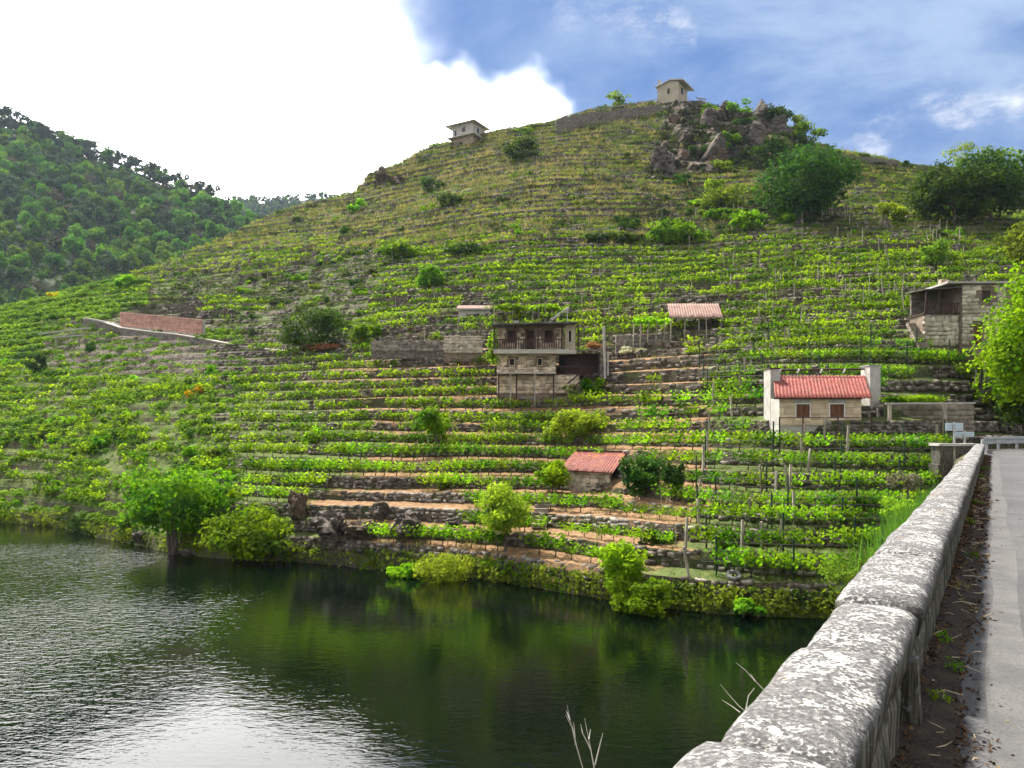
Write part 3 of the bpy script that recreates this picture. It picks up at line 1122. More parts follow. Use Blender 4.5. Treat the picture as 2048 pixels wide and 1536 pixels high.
tree("shore_tree", "round dense green tree with several trunks at the water's edge", 348, 1108, 902, 264, 444, L_MID, Y=53, leaf=0.27, n=6200, lobes=48, bare=0.07, stems=4)
tree("shore_bush", "spreading bright green bush overhanging the water beside the round tree", 505, 1122, 1008, 405, 610, L_MID, Y=50.5, leaf=0.27, n=4600, lobes=44, bare=0.02, cat="bush", stems=3)
tree("fruit_tree", "small dark leafed tree standing alone on the terraces", 868, 905, 812, 828, 905, L_MID, leaf=0.22, n=1700, lobes=18, bare=0.28)
tree("fruit_tree", "wide yellow green tree on the terrace behind the tool hut", 1140, 892, 812, 1085, 1210, L_PALE, leaf=0.26, n=2400, lobes=24, bare=0.18)
tree("almond_tree", "light green feathery tree on a thin trunk near the water", 1003, 1115, 965, 942, 1070, L_PALE, leaf=0.26, n=3600, lobes=34, bare=0.30, asp=0.5)
tree("fruit_tree", "bright green bushy tree at the shaded corner of the tool hut", 1105, 985, 918, 1066, 1145, L_BRIGHT, leaf=0.22, n=1900, lobes=18, bare=0.16, Y=50.5)
tree("citrus_tree", "dark glossy citrus tree by the door of the tool hut", 1284, 1000, 905, 1240, 1330, L_DARK, leaf=0.2, n=2900, lobes=26, bare=0.10)
tree("citrus_tree", "smaller dark citrus tree, farther of the two from the hut door", 1345, 1002, 915, 1318, 1372, L_DARK, leaf=0.2, n=1900, lobes=18, bare=0.14)
tree("bank_shrub", "tall lime green shrub leaning out over the bank", 1243, 1205, 1068, 1192, 1292, L_BRIGHT, leaf=0.21, n=3000, lobes=30, bare=0.04, Y=38.0, cat="shrub")
tree("bank_shrub", "trailing leafy shrub hanging down the bank into the water", 1285, 1238, 1150, 1215, 1345, L_MID, leaf=0.22, n=2300, lobes=26, bare=0.0, Y=36.6, cat="shrub", trunk=False)
tree("willow_shrub", "pale yellow green willow shrub on the low bank", 880, 1175, 1100, 832, 955, L_PALE, leaf=0.2, n=2300, lobes=26, bare=0.02, Y=43.5, cat="shrub", asp=0.4)
tree("bank_shrub", "small bright shrub beside the pale willow shrub", 808, 1158, 1120, 770, 845, L_BRIGHT, leaf=0.2, n=1300, lobes=14, bare=0.0, Y=45.0, cat="shrub")
tree("bank_shrub", "grey green shrub on the stone bank near the bridge", 1490, 1235, 1195, 1455, 1525, L_MID, leaf=0.2, n=900, lobes=12, bare=0.0, Y=35.5, cat="shrub")
tree("hillside_tree", "large dark spreading tree in the middle of the upper slope", 1618, 445, 290, 1526, 1706, L_DARK, leaf=0.5, n=7000, lobes=46, bare=0.04)
tree("hillside_tree", "olive green dome shaped tree below the rock face", 1442, 425, 355, 1393, 1490, L_OLIVE, leaf=0.42, n=2200, lobes=20, bare=0.05)
tree("hillside_bush", "small round dark bush at the foot of the rock face", 1360, 380, 345, 1338, 1382, L_DARK, leaf=0.4, n=900, lobes=12, bare=0.0, cat="bush")
tree("hillside_bush", "bright green bush under the large dark tree", 1497, 468, 420, 1463, 1532, L_BRIGHT, leaf=0.4, n=1300, lobes=14, bare=0.03, cat="bush")
tree("hillside_bush", "low green bush close against the large dark tree", 1562, 455, 424, 1538, 1590, L_MID, leaf=0.4, n=900, lobes=10, bare=0.0, cat="bush")
tree("hillside_tree", "broad dark green tree on the upper slope beside a paler one", 1905, 458, 318, 1828, 1990, L_DARK, leaf=0.5, n=7000, lobes=40, bare=0.03)
tree("hillside_tree", "tall dark green tree rising over its neighbours on the upper slope", 1985, 455, 292, 1900, 2075, L_DARK, leaf=0.5, n=7000, lobes=40, bare=0.03)
tree("ridge_tree", "pale airy tree on the skyline above the dark trees", 1935, 345, 278, 1892, 1978, L_OLIVE, leaf=0.42, n=800, lobes=22, bare=0.2, hollow=0.5)
tree("ridge_tree", "thin pale tree on the skyline cut by the picture edge", 2022, 350, 296, 1990, 2060, L_OLIVE, leaf=0.42, n=600, lobes=18, bare=0.2, hollow=0.5)
tree("roadside_tree", "big bright green tree hanging over the road end", 2062, 838, 498, 1958, 2180, L_BRIGHT, Y=50, leaf=0.27, n=9500, lobes=80, bare=0.03, depth=0.8)
tree("roadside_tree", "shaded lower tree beside the road bend, under the big one", 2050, 862, 690, 1985, 2120, L_DARK, Y=53, leaf=0.27, n=4200, lobes=40, bare=0.05)
tree("hillside_bush", "green bush above the big roadside tree", 2035, 545, 440, 1990, 2085, L_OLIVE, leaf=0.35, n=2400, lobes=24, bare=0.03, cat="bush")
tree("hillside_bush", "yellow green bush between the vine rows high on the slope", 1785, 450, 398, 1755, 1816, L_PALE, leaf=0.36, n=1400, lobes=14, bare=0.08, cat="bush")
tree("hillside_tree", "small leafy tree among stakes above the stone house by the road", 1872, 545, 478, 1838, 1910, L_OLIVE, leaf=0.32, n=1500, lobes=16, bare=0.2)
tree("hillside_bush", "dark green bush above the long hedge of the middle slope", 860, 582, 520, 828, 890, L_MID, leaf=0.34, n=1500, lobes=16, bare=0.05, cat="bush")
tree("hillside_bush", "big dark bush beside the path, below the vine plots", 625, 705, 612, 560, 705, L_DARK, leaf=0.34, n=3300, lobes=34, bare=0.0, cat="bush")
tree("hillside_bush", "grey green bush next to the big dark bush by the path", 720, 690, 622, 690, 770, L_MID, leaf=0.32, n=1600, lobes=18, bare=0.02, cat="bush")
tree("hillside_bush", "bright bush on the skyline above the block wall", 247, 588, 545, 228, 268, L_BRIGHT, leaf=0.4, n=1000, lobes=10, bare=0.02, cat="bush")
tree("broom_bush", "yellow flowering broom on the skyline over the vine slope", 108, 604, 580, 90, 126, L_YELLOW, leaf=0.3, n=700, lobes=10, bare=0.0, cat="bush", trunk=False)
tree("broom_bush", "yellow flowering broom in the middle of the bramble slope", 392, 800, 768, 374, 412, L_YELLOW, leaf=0.2, n=600, lobes=10, bare=0.0, cat="bush", trunk=False)
tree("hillside_bush", "dark upright bush at the edge of the bramble slope", 72, 750, 698, 52, 92, L_DARK, leaf=0.32, n=1200, lobes=14, bare=0.0, cat="bush")
tree("hedge", "long trimmed looking green hedge on the middle slope", 805, 524, 486, 745, 868, L_MID, leaf=0.36, n=2200, lobes=26, bare=0.0, cat="hedge", depth=0.35, trunk=False)
tree("hedge", "shorter dark hedge continuing the long hedge of the middle slope", 935, 516, 486, 880, 992, L_DARK, leaf=0.36, n=1700, lobes=22, bare=0.0, cat="hedge", depth=0.35, trunk=False)
tree("ridge_tree", "thin leafed tree growing by the fence on the hilltop", 1236, 216, 184, 1210, 1262, L_OLIVE, leaf=0.45, n=520, lobes=14, bare=0.2, hollow=0.5)
tree("ridge_tree", "sparse tree on the skyline just below the hilltop house", 1474, 240, 199, 1448, 1502, L_MID, leaf=0.5, n=520, lobes=14, bare=0.25, hollow=0.5)
tree("ridge_tree", "dense dark tree on the skyline at the end of the rock crest", 1552, 262, 208, 1522, 1592, L_DARK, leaf=0.5, n=1500, lobes=18, bare=0.1)
tree("ridge_tree", "small airy tree between the two trees on the rock crest", 1518, 250, 214, 1500, 1540, L_MID, leaf=0.5, n=420, lobes=10, bare=0.2)
tree("hillside_bush", "white flowering bush beside the stone house wall", 1268, 712, 690, 1238, 1298, L_WHITE, leaf=0.16, n=900, lobes=14, bare=0.0, cat="bush", trunk=False)
tree("dry_bush", "low reddish brown dead brush beside the path", 640, 706, 684, 590, 690, L_RUST, leaf=0.22, n=1100, lobes=18, bare=0.0, cat="bush", trunk=False)
tree("wall_shrub", "vine climbing the outer corner of the balcony house", 985, 740, 660, 972, 1000, L_PALE, Y=66.0, leaf=0.2, n=700, lobes=14, bare=0.0, cat="shrub", trunk=False, depth=0.6)
tree("terrace_bush", "green bush sprawling under the stairs of the balcony house", 1190, 795, 748, 1160, 1215, L_MID, Y=64.0, leaf=0.22, n=1100, lobes=14, bare=0.0, cat="bush")
tree("roadside_bush", "grassy bush leaning on the outside of the bridge parapet", 1790, 1040, 985, 1745, 1850, L_PALE, Y=34.0, leaf=0.2, n=900, lobes=16, bare=0.0, cat="bush", asp=0.3, trunk=False)
tree("roadside_bush", "yellowish bush below the parapet at the end of the vine rows", 1690, 1190, 1085, 1640, 1790, L_OLIVE, Y=33.0, leaf=0.18, n=1700, lobes=26, bare=0.0, cat="bush", asp=0.4, hollow=0.5)
tree("roadside_bush", "grey twiggy bush between wired rows and bridge end", 1815, 985, 930, 1780, 1850, L_GREY, Y=37.0, leaf=0.16, n=700, lobes=14, bare=0.0, cat="bush", asp=0.3)

tree("hillside_bush", "dark shrub mass just below the skyline near the low shed", 1048, 326, 274, 1000, 1094, L_DARK, leaf=0.45, n=1500, lobes=20, bare=0.0, cat="bush", depth=0.5)
tree("hillside_bush", "dark green bush in the straw coloured middle of the upper slope", 905, 424, 386, 868, 942, L_DARK, leaf=0.42, n=1200, lobes=16, bare=0.0, cat="bush", depth=0.6)
tree("hillside_bush", "dark bush below the brown skyline crag", 862, 388, 350, 838, 892, L_DARK, leaf=0.42, n=900, lobes=12, bare=0.0, cat="bush", depth=0.6)
tree("hillside_bush", "pale green bush at the shoulder edge under the crag", 712, 430, 398, 692, 736, L_BRIGHT, leaf=0.42, n=700, lobes=10, bare=0.0, cat="bush", depth=0.6)
tree("hillside_bush", "wide green thicket above the wired plots on the upper slope", 1350, 492, 440, 1285, 1420, L_MID, leaf=0.42, n=2000, lobes=26, bare=0.0, cat="bush", depth=0.4)
tree("hillside_bush", "dark thicket running on from the wide green thicket", 1230, 492, 462, 1170, 1290, L_DARK, leaf=0.42, n=1500, lobes=22, bare=0.0, cat="bush", depth=0.4)
tree("hillside_bush", "green thicket under the olive green dome shaped tree", 1450, 448, 412, 1400, 1505, L_MID, leaf=0.42, n=1400, lobes=18, bare=0.0, cat="bush", depth=0.4)
tree("hillside_bush", "leafy bush clinging to the middle of the rock face", 1452, 300, 255, 1425, 1482, L_MID, leaf=0.42, n=800, lobes=12, bare=0.0, cat="bush", depth=0.6)
tree("hillside_bush", "dark bush filling the gully at the end of the rock face", 1545, 340, 268, 1500, 1600, L_DARK, leaf=0.45, n=1900, lobes=24, bare=0.0, cat="bush", depth=0.6)
tree("hillside_bush", "bush at the foot of the gabled hilltop house", 1420, 236, 206, 1396, 1448, L_MID, leaf=0.42, n=700, lobes=10, bare=0.0, cat="bush", depth=0.6)

tree("hillside_bush", "dull green bush high on the rock face under the crest trees", 1490, 268, 232, 1462, 1520, L_DARK, leaf=0.42, n=900, lobes=12, bare=0.0, cat="bush", depth=0.6)
tree("hillside_bush", "olive bush at the shaded foot of the rock face", 1440, 352, 318, 1405, 1480, L_OLIVE, leaf=0.42, n=900, lobes=12, bare=0.0, cat="bush", depth=0.6)
tree("hillside_bush", "dark bush growing from a cleft in the middle of the rock face", 1395, 318, 282, 1372, 1425, L_DARK, leaf=0.42, n=700, lobes=10, bare=0.0, cat="bush", depth=0.6)
tree("ridge_tree", "feathery tree on the crest slope behind the large dark tree", 1612, 300, 246, 1580, 1650, L_MID, leaf=0.45, n=900, lobes=16, bare=0.15, hollow=0.5)
tree("ridge_tree", "thin tree on the crest beside the dense dark one", 1588, 278, 228, 1566, 1612, L_OLIVE, leaf=0.45, n=480, lobes=12, bare=0.2, hollow=0.5)
tree("hillside_bush", "spreading dark bush on the slope behind the large dark tree", 1660, 345, 300, 1610, 1712, L_DARK, leaf=0.45, n=1500, lobes=18, bare=0.0, cat="bush", depth=0.6)

# wild shrubs over the abandoned terraces: shared meshes, each its own object
SHRUBS = []
for i, mt in enumerate((L_MID, L_DARK, L_OLIVE, L_BRIGHT, L_GREY, M_SCRUB)):
    SHRUBS.append(crown_mesh(900 + i, 1.0, 0.9, 0.75, 14, 460, 0.22, mt, 0.35, 0.2, name="wild_shrub")[0])
rng = np.random.default_rng(77)
spots = []
tries = 0
while len(spots) < 235 and tries < 5000:
    tries += 1
    px = rng.uniform(0, 2040)
    py = rng.uniform(215, 1180)
    inside = inpoly(px, py, SCRUB) * 0.8 + inpoly(px, py, CLIFF) * 0.6 + inpoly(px, py, UPPER_SCRUB) * 0.8
    if py < 480:
        inside = max(inside, 0.26)
    if px < 480 and py > 700:
        inside = max(inside, 0.35)
    if rng.random() > inside + 0.015:
        continue
    q = hit(px, py)
    if abs(proj(*q)[1] - py) > 6 or q[2] > ridgeZ(q[0]) + 0.3 or q[2] < 1.0 or not free(np.array([q[0]]), np.array([q[1]]))[0]:
        continue
    spots.append((px, py, q))
for px, py, q in spots:
    if py < 480:
        grp, lab = "wild shrubs on the upper terraces", "wild shrub on the grassy upper terraces below the hilltop houses"
    elif px < 490 and py > 690:
        grp, lab = "wild shrubs on the bramble slope", "wild shrub among the brambles of the slope by the water"
    elif inpoly(px, py, SCRUB):
        grp, lab = "shrubs of the abandoned plots", "scrubby bush on the abandoned plots behind the block wall"
    else:
        grp, lab = "shrubs between the vine rows", "wild shrub left standing between the vine rows"
    mi = rng.choice([0, 1, 2, 3, 4, 5], p=[.22, .30, .16, .10, .04, .18] if py < 690 else [.25, .1, .25, .4, 0, 0])
    lab = lab.replace("wild shrub", ("mid green", "dark green", "olive", "bright green", "greyish", "dull green")[mi] + " wild shrub").replace("scrubby bush", ("mid green", "dark green", "olive", "bright green", "greyish", "dull green")[mi] + " scrubby bush")
    o = link("wild_shrub", SHRUBS[mi], None, (q[0], q[1], q[2] + 0.25))
    s = rng.uniform(0.7, 1.5) * (1.5 if py < 480 else 0.85)
    o.scale = (s * rng.uniform(0.9, 1.4), s, s * rng.uniform(0.7, 1.1))
    o.rotation_euler = (0, 0, rng.uniform(0, 6.28))
    tag(o, lab, "shrub", grp)

# ------------------------------------------------------------------ the wooded hill across the valley
FR = [(-900, 60), (-500, 110), (-200, 170), (0, 252), (130, 300), (250, 345), (350, 378), (430, 408), (500, 446), (600, 520), (700, 600), (900, 700), (1200, 760)]
fpx = np.array([q[0] for q in FR], float)
fpy = np.array([q[1] for q in FR], float)


def far_ground(px, t):
    """t = 0 at the valley floor, 1 on the crest"""
    px = np.asarray(px, float)
    t = np.asarray(t, float)
    Yr = 440 + 0 * px
    Zr = ZC + (HOR - np.interp(px, fpx, fpy)) / F * Yr
    Y = 225 + (Yr - 225) * t
    Z = -2 + (Zr + 2) * np.clip(t, 0, 1) ** 0.92 + (fbm(px / 70, t * 5, 201) - 0.5) * 14 * np.clip(t, 0, 1) * np.clip(1.02 - t, 0, 1) * 3
    Z = np.where(t > 1, Zr - (t - 1) * 150, Z)
    return np.stack([(px - 1024) / F * Y, Y, Z], -1)


gp, gt = np.meshgrid(np.linspace(-900, 1200, 150), np.concatenate([np.linspace(0, 1, 40), [1.15, 1.5]]), indexing='ij')
fv = far_ground(gp, gt)
ii = np.arange(150 * 42).reshape(150, 42)
ff = np.stack([ii[:-1, :-1], ii[1:, :-1], ii[1:, 1:], ii[:-1, 1:]], -1).reshape(-1, 4)
m_far = surface("forest_floor", (0.02, 0.04, 0.015), (0.05, 0.075, 0.03), 0.08, 0.95, (0.07, 0.065, 0.05))
tag(link("far_hill", np_mesh("far_hill", fv, ff, m_far, True)), kind="structure")

FT_MATS = [leaf_material("far_leaf_green", (0.055, 0.145, 0.016), (0.135, 0.265, 0.026), 0.48, 0.06), leaf_material("far_leaf_deep", (0.03, 0.10, 0.016), (0.08, 0.18, 0.026), 0.45, 0.06),
           leaf_material("far_leaf_blue", (0.03, 0.07, 0.035), (0.06, 0.11, 0.05), 0.3, 0.06), leaf_material("far_leaf_grey", (0.06, 0.06, 0.05), (0.11, 0.10, 0.08), 0.2, 0.06)]
M_PINE = leaf_material("pine_needles", (0.018, 0.034, 0.022), (0.04, 0.06, 0.034), 0.2, 0.1)
FT = []
for i in range(8):
    mt = FT_MATS[(0, 1, 0, 2, 1, 0, 2, 3)[i]]
    hh = 1.0
    c_, lc = crown_mesh(1200 + i, 4.4, 4.4, 3.9, 16, 560 if i < 7 else 260, 1.05, mt, 0.4, 0.4)
    tr = trunk_mesh(1300 + i, (0, 0, -1.5), (0, 0, 5.0), 0.25, [(q[0], q[1], q[2] + 6.2) for q in lc], 5)
    FT.append((c_, tr, 6.2))
PT = []
for i in range(4):
    c_, lc = crown_mesh(1400 + i, 4.0, 4.0, 2.6, 11, 420, 0.8, M_PINE, 0.4, 0.4)
    tr = trunk_mesh(1500 + i, (0, 0, -1.5), (0.3, 0, 9.0), 0.24, [(q[0], q[1], q[2] + 10.0) for q in lc], 6)
    PT.append((c_, tr, 10.0))


def far_tree(name, var, q, s, lab, grp):
    e = empty(name, q, random.uniform(0, 6.28))
    e.scale = (s, s, s * random.uniform(0.9, 1.15))
    tag(e, lab, "tree", grp)
    link("crown", var[0], e, (0, 0, var[2]))
    link("trunk", var[1], e)


near_ridge = lambda px: np.interp(px, [q[0] for q in RIDGE], [q[1] for q in RIDGE])
placed = []
rng = np.random.default_rng(5)
tries = 0
extra = []
while len(placed) < 285 and tries < 30000:
    tries += 1
    px = rng.uniform(-50, 560)
    tt = rng.uniform(0.12, 0.985)
    q = far_ground(px, tt)
    _, py = proj(*q)
    if py - 38 > near_ridge(px) or py < np.interp(px, fpx, fpy) - 4:
        continue
    if any((q[0] - b[0]) ** 2 + (q[1] - b[1]) ** 2 < 6.4 ** 2 for b in placed):
        continue
    placed.append(q)
    gr = fbm(np.array([px / 60]), np.array([py / 45]), 301)[0]
    low = py > 560
    pick = rng.choice([0, 2, 5]) if gr > 0.5 else rng.choice([1, 3, 4, 6])
    if rng.random() < (0.25 if low else 0.05):
        pick = 7
    look = ("bright green", "deep green", "bright green", "bluish green", "deep green", "bright green", "bluish green", "bare greyish")[pick]
    band = "near the crest" if tt > 0.8 else "half way up" if tt > 0.55 else "low down near the valley floor"
    far_tree("woodland_tree", FT[pick], q, rng.uniform(0.75, 1.25) * (0.7 if low else 1.0), f"{look} tree {band} in the woods across the valley", f"{look} trees {band} across the valley")
for px in np.arange(-40, 432, 7.5):
    for j in range(2):
        q = far_ground(px + rng.uniform(-5, 5), 0.985 - 0.05 * j - 0.02 * rng.random())
        far_tree("ridge_pine", PT[rng.integers(4)], q, rng.uniform(0.62, 1.12) * (0.85 if j else 1.0) * np.interp(px, [0, 430], [1.15, 0.9]), f"dark pine {('on the skyline crest', 'just below the crest')[j]} of the hill across the valley, {('on its high end', 'midway along', 'on its low end')[min(2, int(max(px, 0) // 145))]}", "pines along the far crest")

# understorey of the same hill and the wooded ridge farthest away, both one mass
def mass(name, pts, size, n_leaf, rad, mats, label, seed):
    rng = np.random.default_rng(seed)
    pts = np.asarray(pts)
    N = len(pts)
    d = unit(rng.normal(size=(N, n_leaf, 3)))
    c = pts[:, None] + d * rad * rng.uniform(0.5, 1.1, (N, n_leaf, 1)) * rng.uniform(0.7, 1.3, (N, 1, 1))
    v = leaf_quads(c.reshape(-1, 3), (d + rng.normal(size=d.shape) * 0.5 + np.array([0, 0, 0.4])).reshape(-1, 3), size, rng)
    m = np_mesh(name, v, quad_idx(N * n_leaf))
    for q in mats:
        m.materials.append(q)
    m.polygons.foreach_set("material_index", np.repeat(rng.integers(0, len(mats), N), n_leaf).astype(np.int32))
    m.update()
    return tag(link(name, m), label, "woods", kind="stuff")


rp = rng.uniform(-60, 580, 1500)
rt = rng.uniform(0.25, 1.0, 1500)
und = far_ground(rp, rt) + np.array([0, 0, 1.0])
mass("woodland_undergrowth", und, 1.3, 26, 2.4, FT_MATS[:3], "undergrowth filling the woods across the valley", 41)
FR2 = [(300, 470), (430, 412), (480, 404), (560, 408), (620, 398), (700, 396), (760, 404), (900, 430), (1100, 470)]
gp, gt = np.meshgrid(np.linspace(250, 1150, 60), np.array([0, 0.3, 0.6, 0.8, 1.0, 1.3]), indexing='ij')


def far2(px, t):
    Yr = 800.0
    Zr = ZC + (HOR - np.interp(px, [q[0] for q in FR2], [q[1] for q in FR2])) / F * Yr
    Y = 480 + (Yr - 480) * t
    return np.stack([(px - 1024) / F * Y, Y, np.where(t > 1, Zr - 60, -2 + (Zr + 2) * np.minimum(t, 1))], -1)


fv = far2(gp, gt)
ii = np.arange(60 * 6).reshape(60, 6)
ff = np.stack([ii[:-1, :-1], ii[1:, :-1], ii[1:, 1:], ii[:-1, 1:]], -1).reshape(-1, 4)
tag(link("distant_hill", np_mesh("distant_hill", fv, ff, m_far, True)), kind="structure")
a_ = rng.uniform(410, 760, 420)
b_ = 1 - 0.35 * rng.random(420) ** 1.6
mass("distant_woods", far2(a_, b_) + np.stack([0 * a_, 0 * a_, rng.uniform(1, 7, 420)], -1), 2.6, 34, 4.2, [FT_MATS[2], FT_MATS[1], M_PINE], "hazy woods on the farthest ridge", 43)
# ------------------------------------------------------------------ dry stone walls
def stone_mesh(seed, name="stone"):
    """one rough block 1 x 1 x 1: front face drawn in, corners uneven"""
    r = random.Random(seed)
    j = lambda s: r.uniform(-s, s)
    bk = [(-0.5 + j(.04), 0.5, -0.5 + j(.05)), (0.5 + j(.04), 0.5, -0.5 + j(.05)), (0.5 + j(.04), 0.5, 0.5 + j(.05)), (-0.5 + j(.04), 0.5, 0.5 + j(.05))]
    md = [(-0.5 + j(.08), -0.15 + j(.1), -0.5 + j(.1)), (0.5 + j(.08), -0.15 + j(.1), -0.5 + j(.1)), (0.5 + j(.08), -0.15 + j(.1), 0.5 + j(.1)), (-0.5 + j(.08), -0.15 + j(.1), 0.5 + j(.1))]
    fr = [(-0.36 + j(.1), -0.5 + j(.12), -0.32 + j(.1)), (0.36 + j(.1), -0.5 + j(.12), -0.32 + j(.1)), (0.36 + j(.1), -0.5 + j(.12), 0.34 + j(.1)), (-0.36 + j(.1), -0.5 + j(.12), 0.34 + j(.1))]
    v = np.array(bk + md + fr)
    f = []
    for a, b in ((0, 4), (4, 8)):
        for i in range(4):
            k = (i + 1) % 4
            f.append((a + i, a + k, b + k, b + i))
    f.append((8, 9, 10, 11))
    return v, np.array(f)


STONES = [stone_mesh(i) for i in range(8)]
M_STONE_PART = surface("wall_stone", (0.15, 0.135, 0.115), (0.30, 0.27, 0.235), 2.2, 0.92, (0.09, 0.08, 0.07), 0.6, 0.03, rnd=0.7)
STONE_DATA = [np_mesh("stone", v, f, M_STONE_PART) for v, f in STONES]


def wall_stones(k, x0, x1, rng, sw=0.34, sh=0.21):
    """stones filling the wall face of terrace k between x0 and x1"""
    out = []
    x = x0
    while x < x1:
        i = int(np.clip((x - XS[0]) / 0.36, 0, NX - 2))
        yb, zb, yl, zl = YK[i, k], ZKc[i, k], LIPY[i, k], LIPZ[i, k]
        h = zl - zb
        wdt = sw * rng.uniform(0.65, 1.5)
        if h > 0.15:
            n = max(1, int(round(h / sh)))
            a = math.atan2(YK[i + 1, k] - YK[i, k], 0.36)
            for r in range(n):
                hh = h / n
                z = zb + hh * (r + 0.5) + rng.normal() * 0.03
                f = (z - zb) / h
                out.append((x + rng.uniform(-0.5, 0.5) * wdt, yb + (yl - yb) * f - 0.02 + rng.normal() * 0.035, z, wdt * rng.uniform(0.8, 1.25), 0.34, hh * rng.uniform(0.85, 1.3), a, rng.normal() * 0.08))
        x += wdt
    return out


# walls that stand out in the photograph get their stones one by one
HERO = [("terrace_wall", "dry stone terrace wall of pale blocks under the tool hut", (1088, 1392, 1003, 1060)),
        ("terrace_wall", "tumbled dry stone wall below the rocks near the water", (800, 945, 985, 1062)),
        ("terrace_wall", "low dry stone wall above the lowest grass ledge by the bridge", (1400, 1640, 1120, 1165))]
rng = np.random.default_rng(31)
hero_stones = [[] for _ in HERO]
rest = []
for k in range(NL - 2):
    if np.median(YK[:, k]) > 172:
        break
    far = np.median(YK[np.abs(XS) < 25, k])
    s = 1.0 if far < 62 else 1.35 if far < 85 else 1.9 if far < 110 else 2.6
    for q in wall_stones(k, -70, 60, rng, 0.36 * s, 0.22 * s):
        px, py = proj(q[0], q[1], q[2])
        if px < -20 or px > 2060 or (px < 430 and py > 650) or py > 1260:
            continue
        if q[0] * RN[0] + q[1] * RN[1] < 1.5 and q[2] < 8.2:
            continue
        done = False
        for i, (_, _, b) in enumerate(HERO):
            if b[0] <= px <= b[1] and b[2] <= py <= b[3] and len(hero_stones[i]) < 240:
                hero_stones[i].append(q)
                done = True
        if not done and vnoise(q[0] / 2.5, k * 2.7, 404) < (0.86 if far < 90 else 0.6):
            rest.append(q)
vs, fs = [], []
b = 0
for i, q in enumerate(rest):
    v, f = STONES[i % 8]
    c, s = math.cos(q[6]), math.sin(q[6])
    vx, vy, vz = v[:, 0] * q[3], v[:, 1] * q[4], v[:, 2] * q[5]
    vx, vz = vx - vz * q[7], vz + vx * q[7]
    vs.append(np.stack([vx * c - vy * s + q[0], vx * s + vy * c + q[1], vz + q[2]], -1))
    fs.append(f + b)
    b += len(v)
m_rest, t = material("dry_wall_stone")
cell = t.noise(pos(t), 2.3, 1, 0.5)
cell2 = t.noise(pos(t), 14, 3, 0.6)
c = t.mix(t.step(cell, 0.40, 0.72), (0.07, 0.06, 0.05), (0.25, 0.22, 0.19))
c = t.mix(t.step(cell2, 0.55, 0.72), c, (0.075, 0.07, 0.055))
finish(t, principled(t, c, 0.92, bump(t, cell2, 0.5, 0.03), 0, 0.15))
tag(link("dry_wall_stones", np_mesh("dry_wall_stones", np.concatenate(vs), np.concatenate(fs), m_rest)), "rough stones of the many dry terrace walls", "stone walls", kind="stuff")
print("wall stones", len(rest), [len(q) for q in hero_stones])
for (nm, lab, bx), st in zip(HERO, hero_stones):
    if not st:
        continue
    e = empty(nm, st[len(st) // 2][:3])
    tag(e, lab, "stone wall")
    o0 = e.location
    for i, q in enumerate(st):
        o = link("stone", STONE_DATA[i % 8], e, (q[0] - o0.x, q[1] - o0.y, q[2] - o0.z))
        o.scale = (q[3], q[4], q[5])
        o.rotation_euler = (0, q[7], q[6])


def clad(parent, w, h, sw, sh, y=-0.06, x0=0.0, z0=0.0, holes=(), data=None, depth=0.16, name="stone", jit=0.15, seed=1, rot=0.05):
    """courses of stones on the face of a wall in the plane y, as parts of the wall; holes are (x0, x1, z0, z1)"""
    r = random.Random(seed)
    z = z0
    while z < z0 + h - 0.05:
        hh = min(sh * r.uniform(0.8, 1.25), z0 + h - z)
        x = x0 - r.uniform(0, sw * 0.5)
        while x < x0 + w - 0.04:
            ww = sw * r.uniform(0.65, 1.45)
            a, b_ = max(x, x0), min(x + ww, x0 + w)
            cx, cz = (a + b_) / 2, z + hh / 2
            if b_ - a > 0.08 and not any(q[0] - 0.02 < b_ and a < q[1] + 0.02 and q[2] - 0.02 < z + hh and z < q[3] + 0.02 for q in holes):
                o = link(name, r.choice(data or STONE_DATA), parent, (cx, y + r.uniform(-0.02, 0.02), cz))
                o.scale = ((b_ - a) * (1 + r.uniform(-jit, jit) * 0.5), depth, hh * (1 + r.uniform(-jit, jit)))
                o.rotation_euler = (0, r.uniform(-rot, rot), 0)
            x += ww
        z += hh


# ------------------------------------------------------------------ building materials
def rubble(name, c1, c2, mortar, scale=3.0, stretch=(1, 1, 1.5)):
    """rubble masonry seen from too far off to count its stones"""
    m, t = material(name)
    v = t.scale(objco(t), stretch)
    vo = t.n('ShaderNodeTexVoronoi', feature='F1')
    vo.inputs['Scale'].default_value = scale
    t.link(v, vo.inputs['Vector'])
    ve = t.n('ShaderNodeTexVoronoi', feature='DISTANCE_TO_EDGE')
    ve.inputs['Scale'].default_value = scale
    t.link(v, ve.inputs['Vector'])
    sep = t.n('ShaderNodeSeparateColor')
    t.link(vo.outputs['Color'], sep.inputs[0])
    n = t.noise(objco(t), 9, 3, 0.6)
    c = t.mix(sep.outputs[0], c1, c2)
    c = t.mix(t.math('MULTIPLY', t.step(n, 0.5, 0.75), 0.5), c, (0.12, 0.10, 0.085))
    e = t.step(ve.outputs['Distance'], 0.015, 0.07)
    c = t.mix(e, mortar, c)
    finish(t, principled(t, c, 0.92, bump(t, t.math('ADD', e, t.math('MULTIPLY', n, 0.5)), 0.8, 0.05), 0, 0.15))
    return m


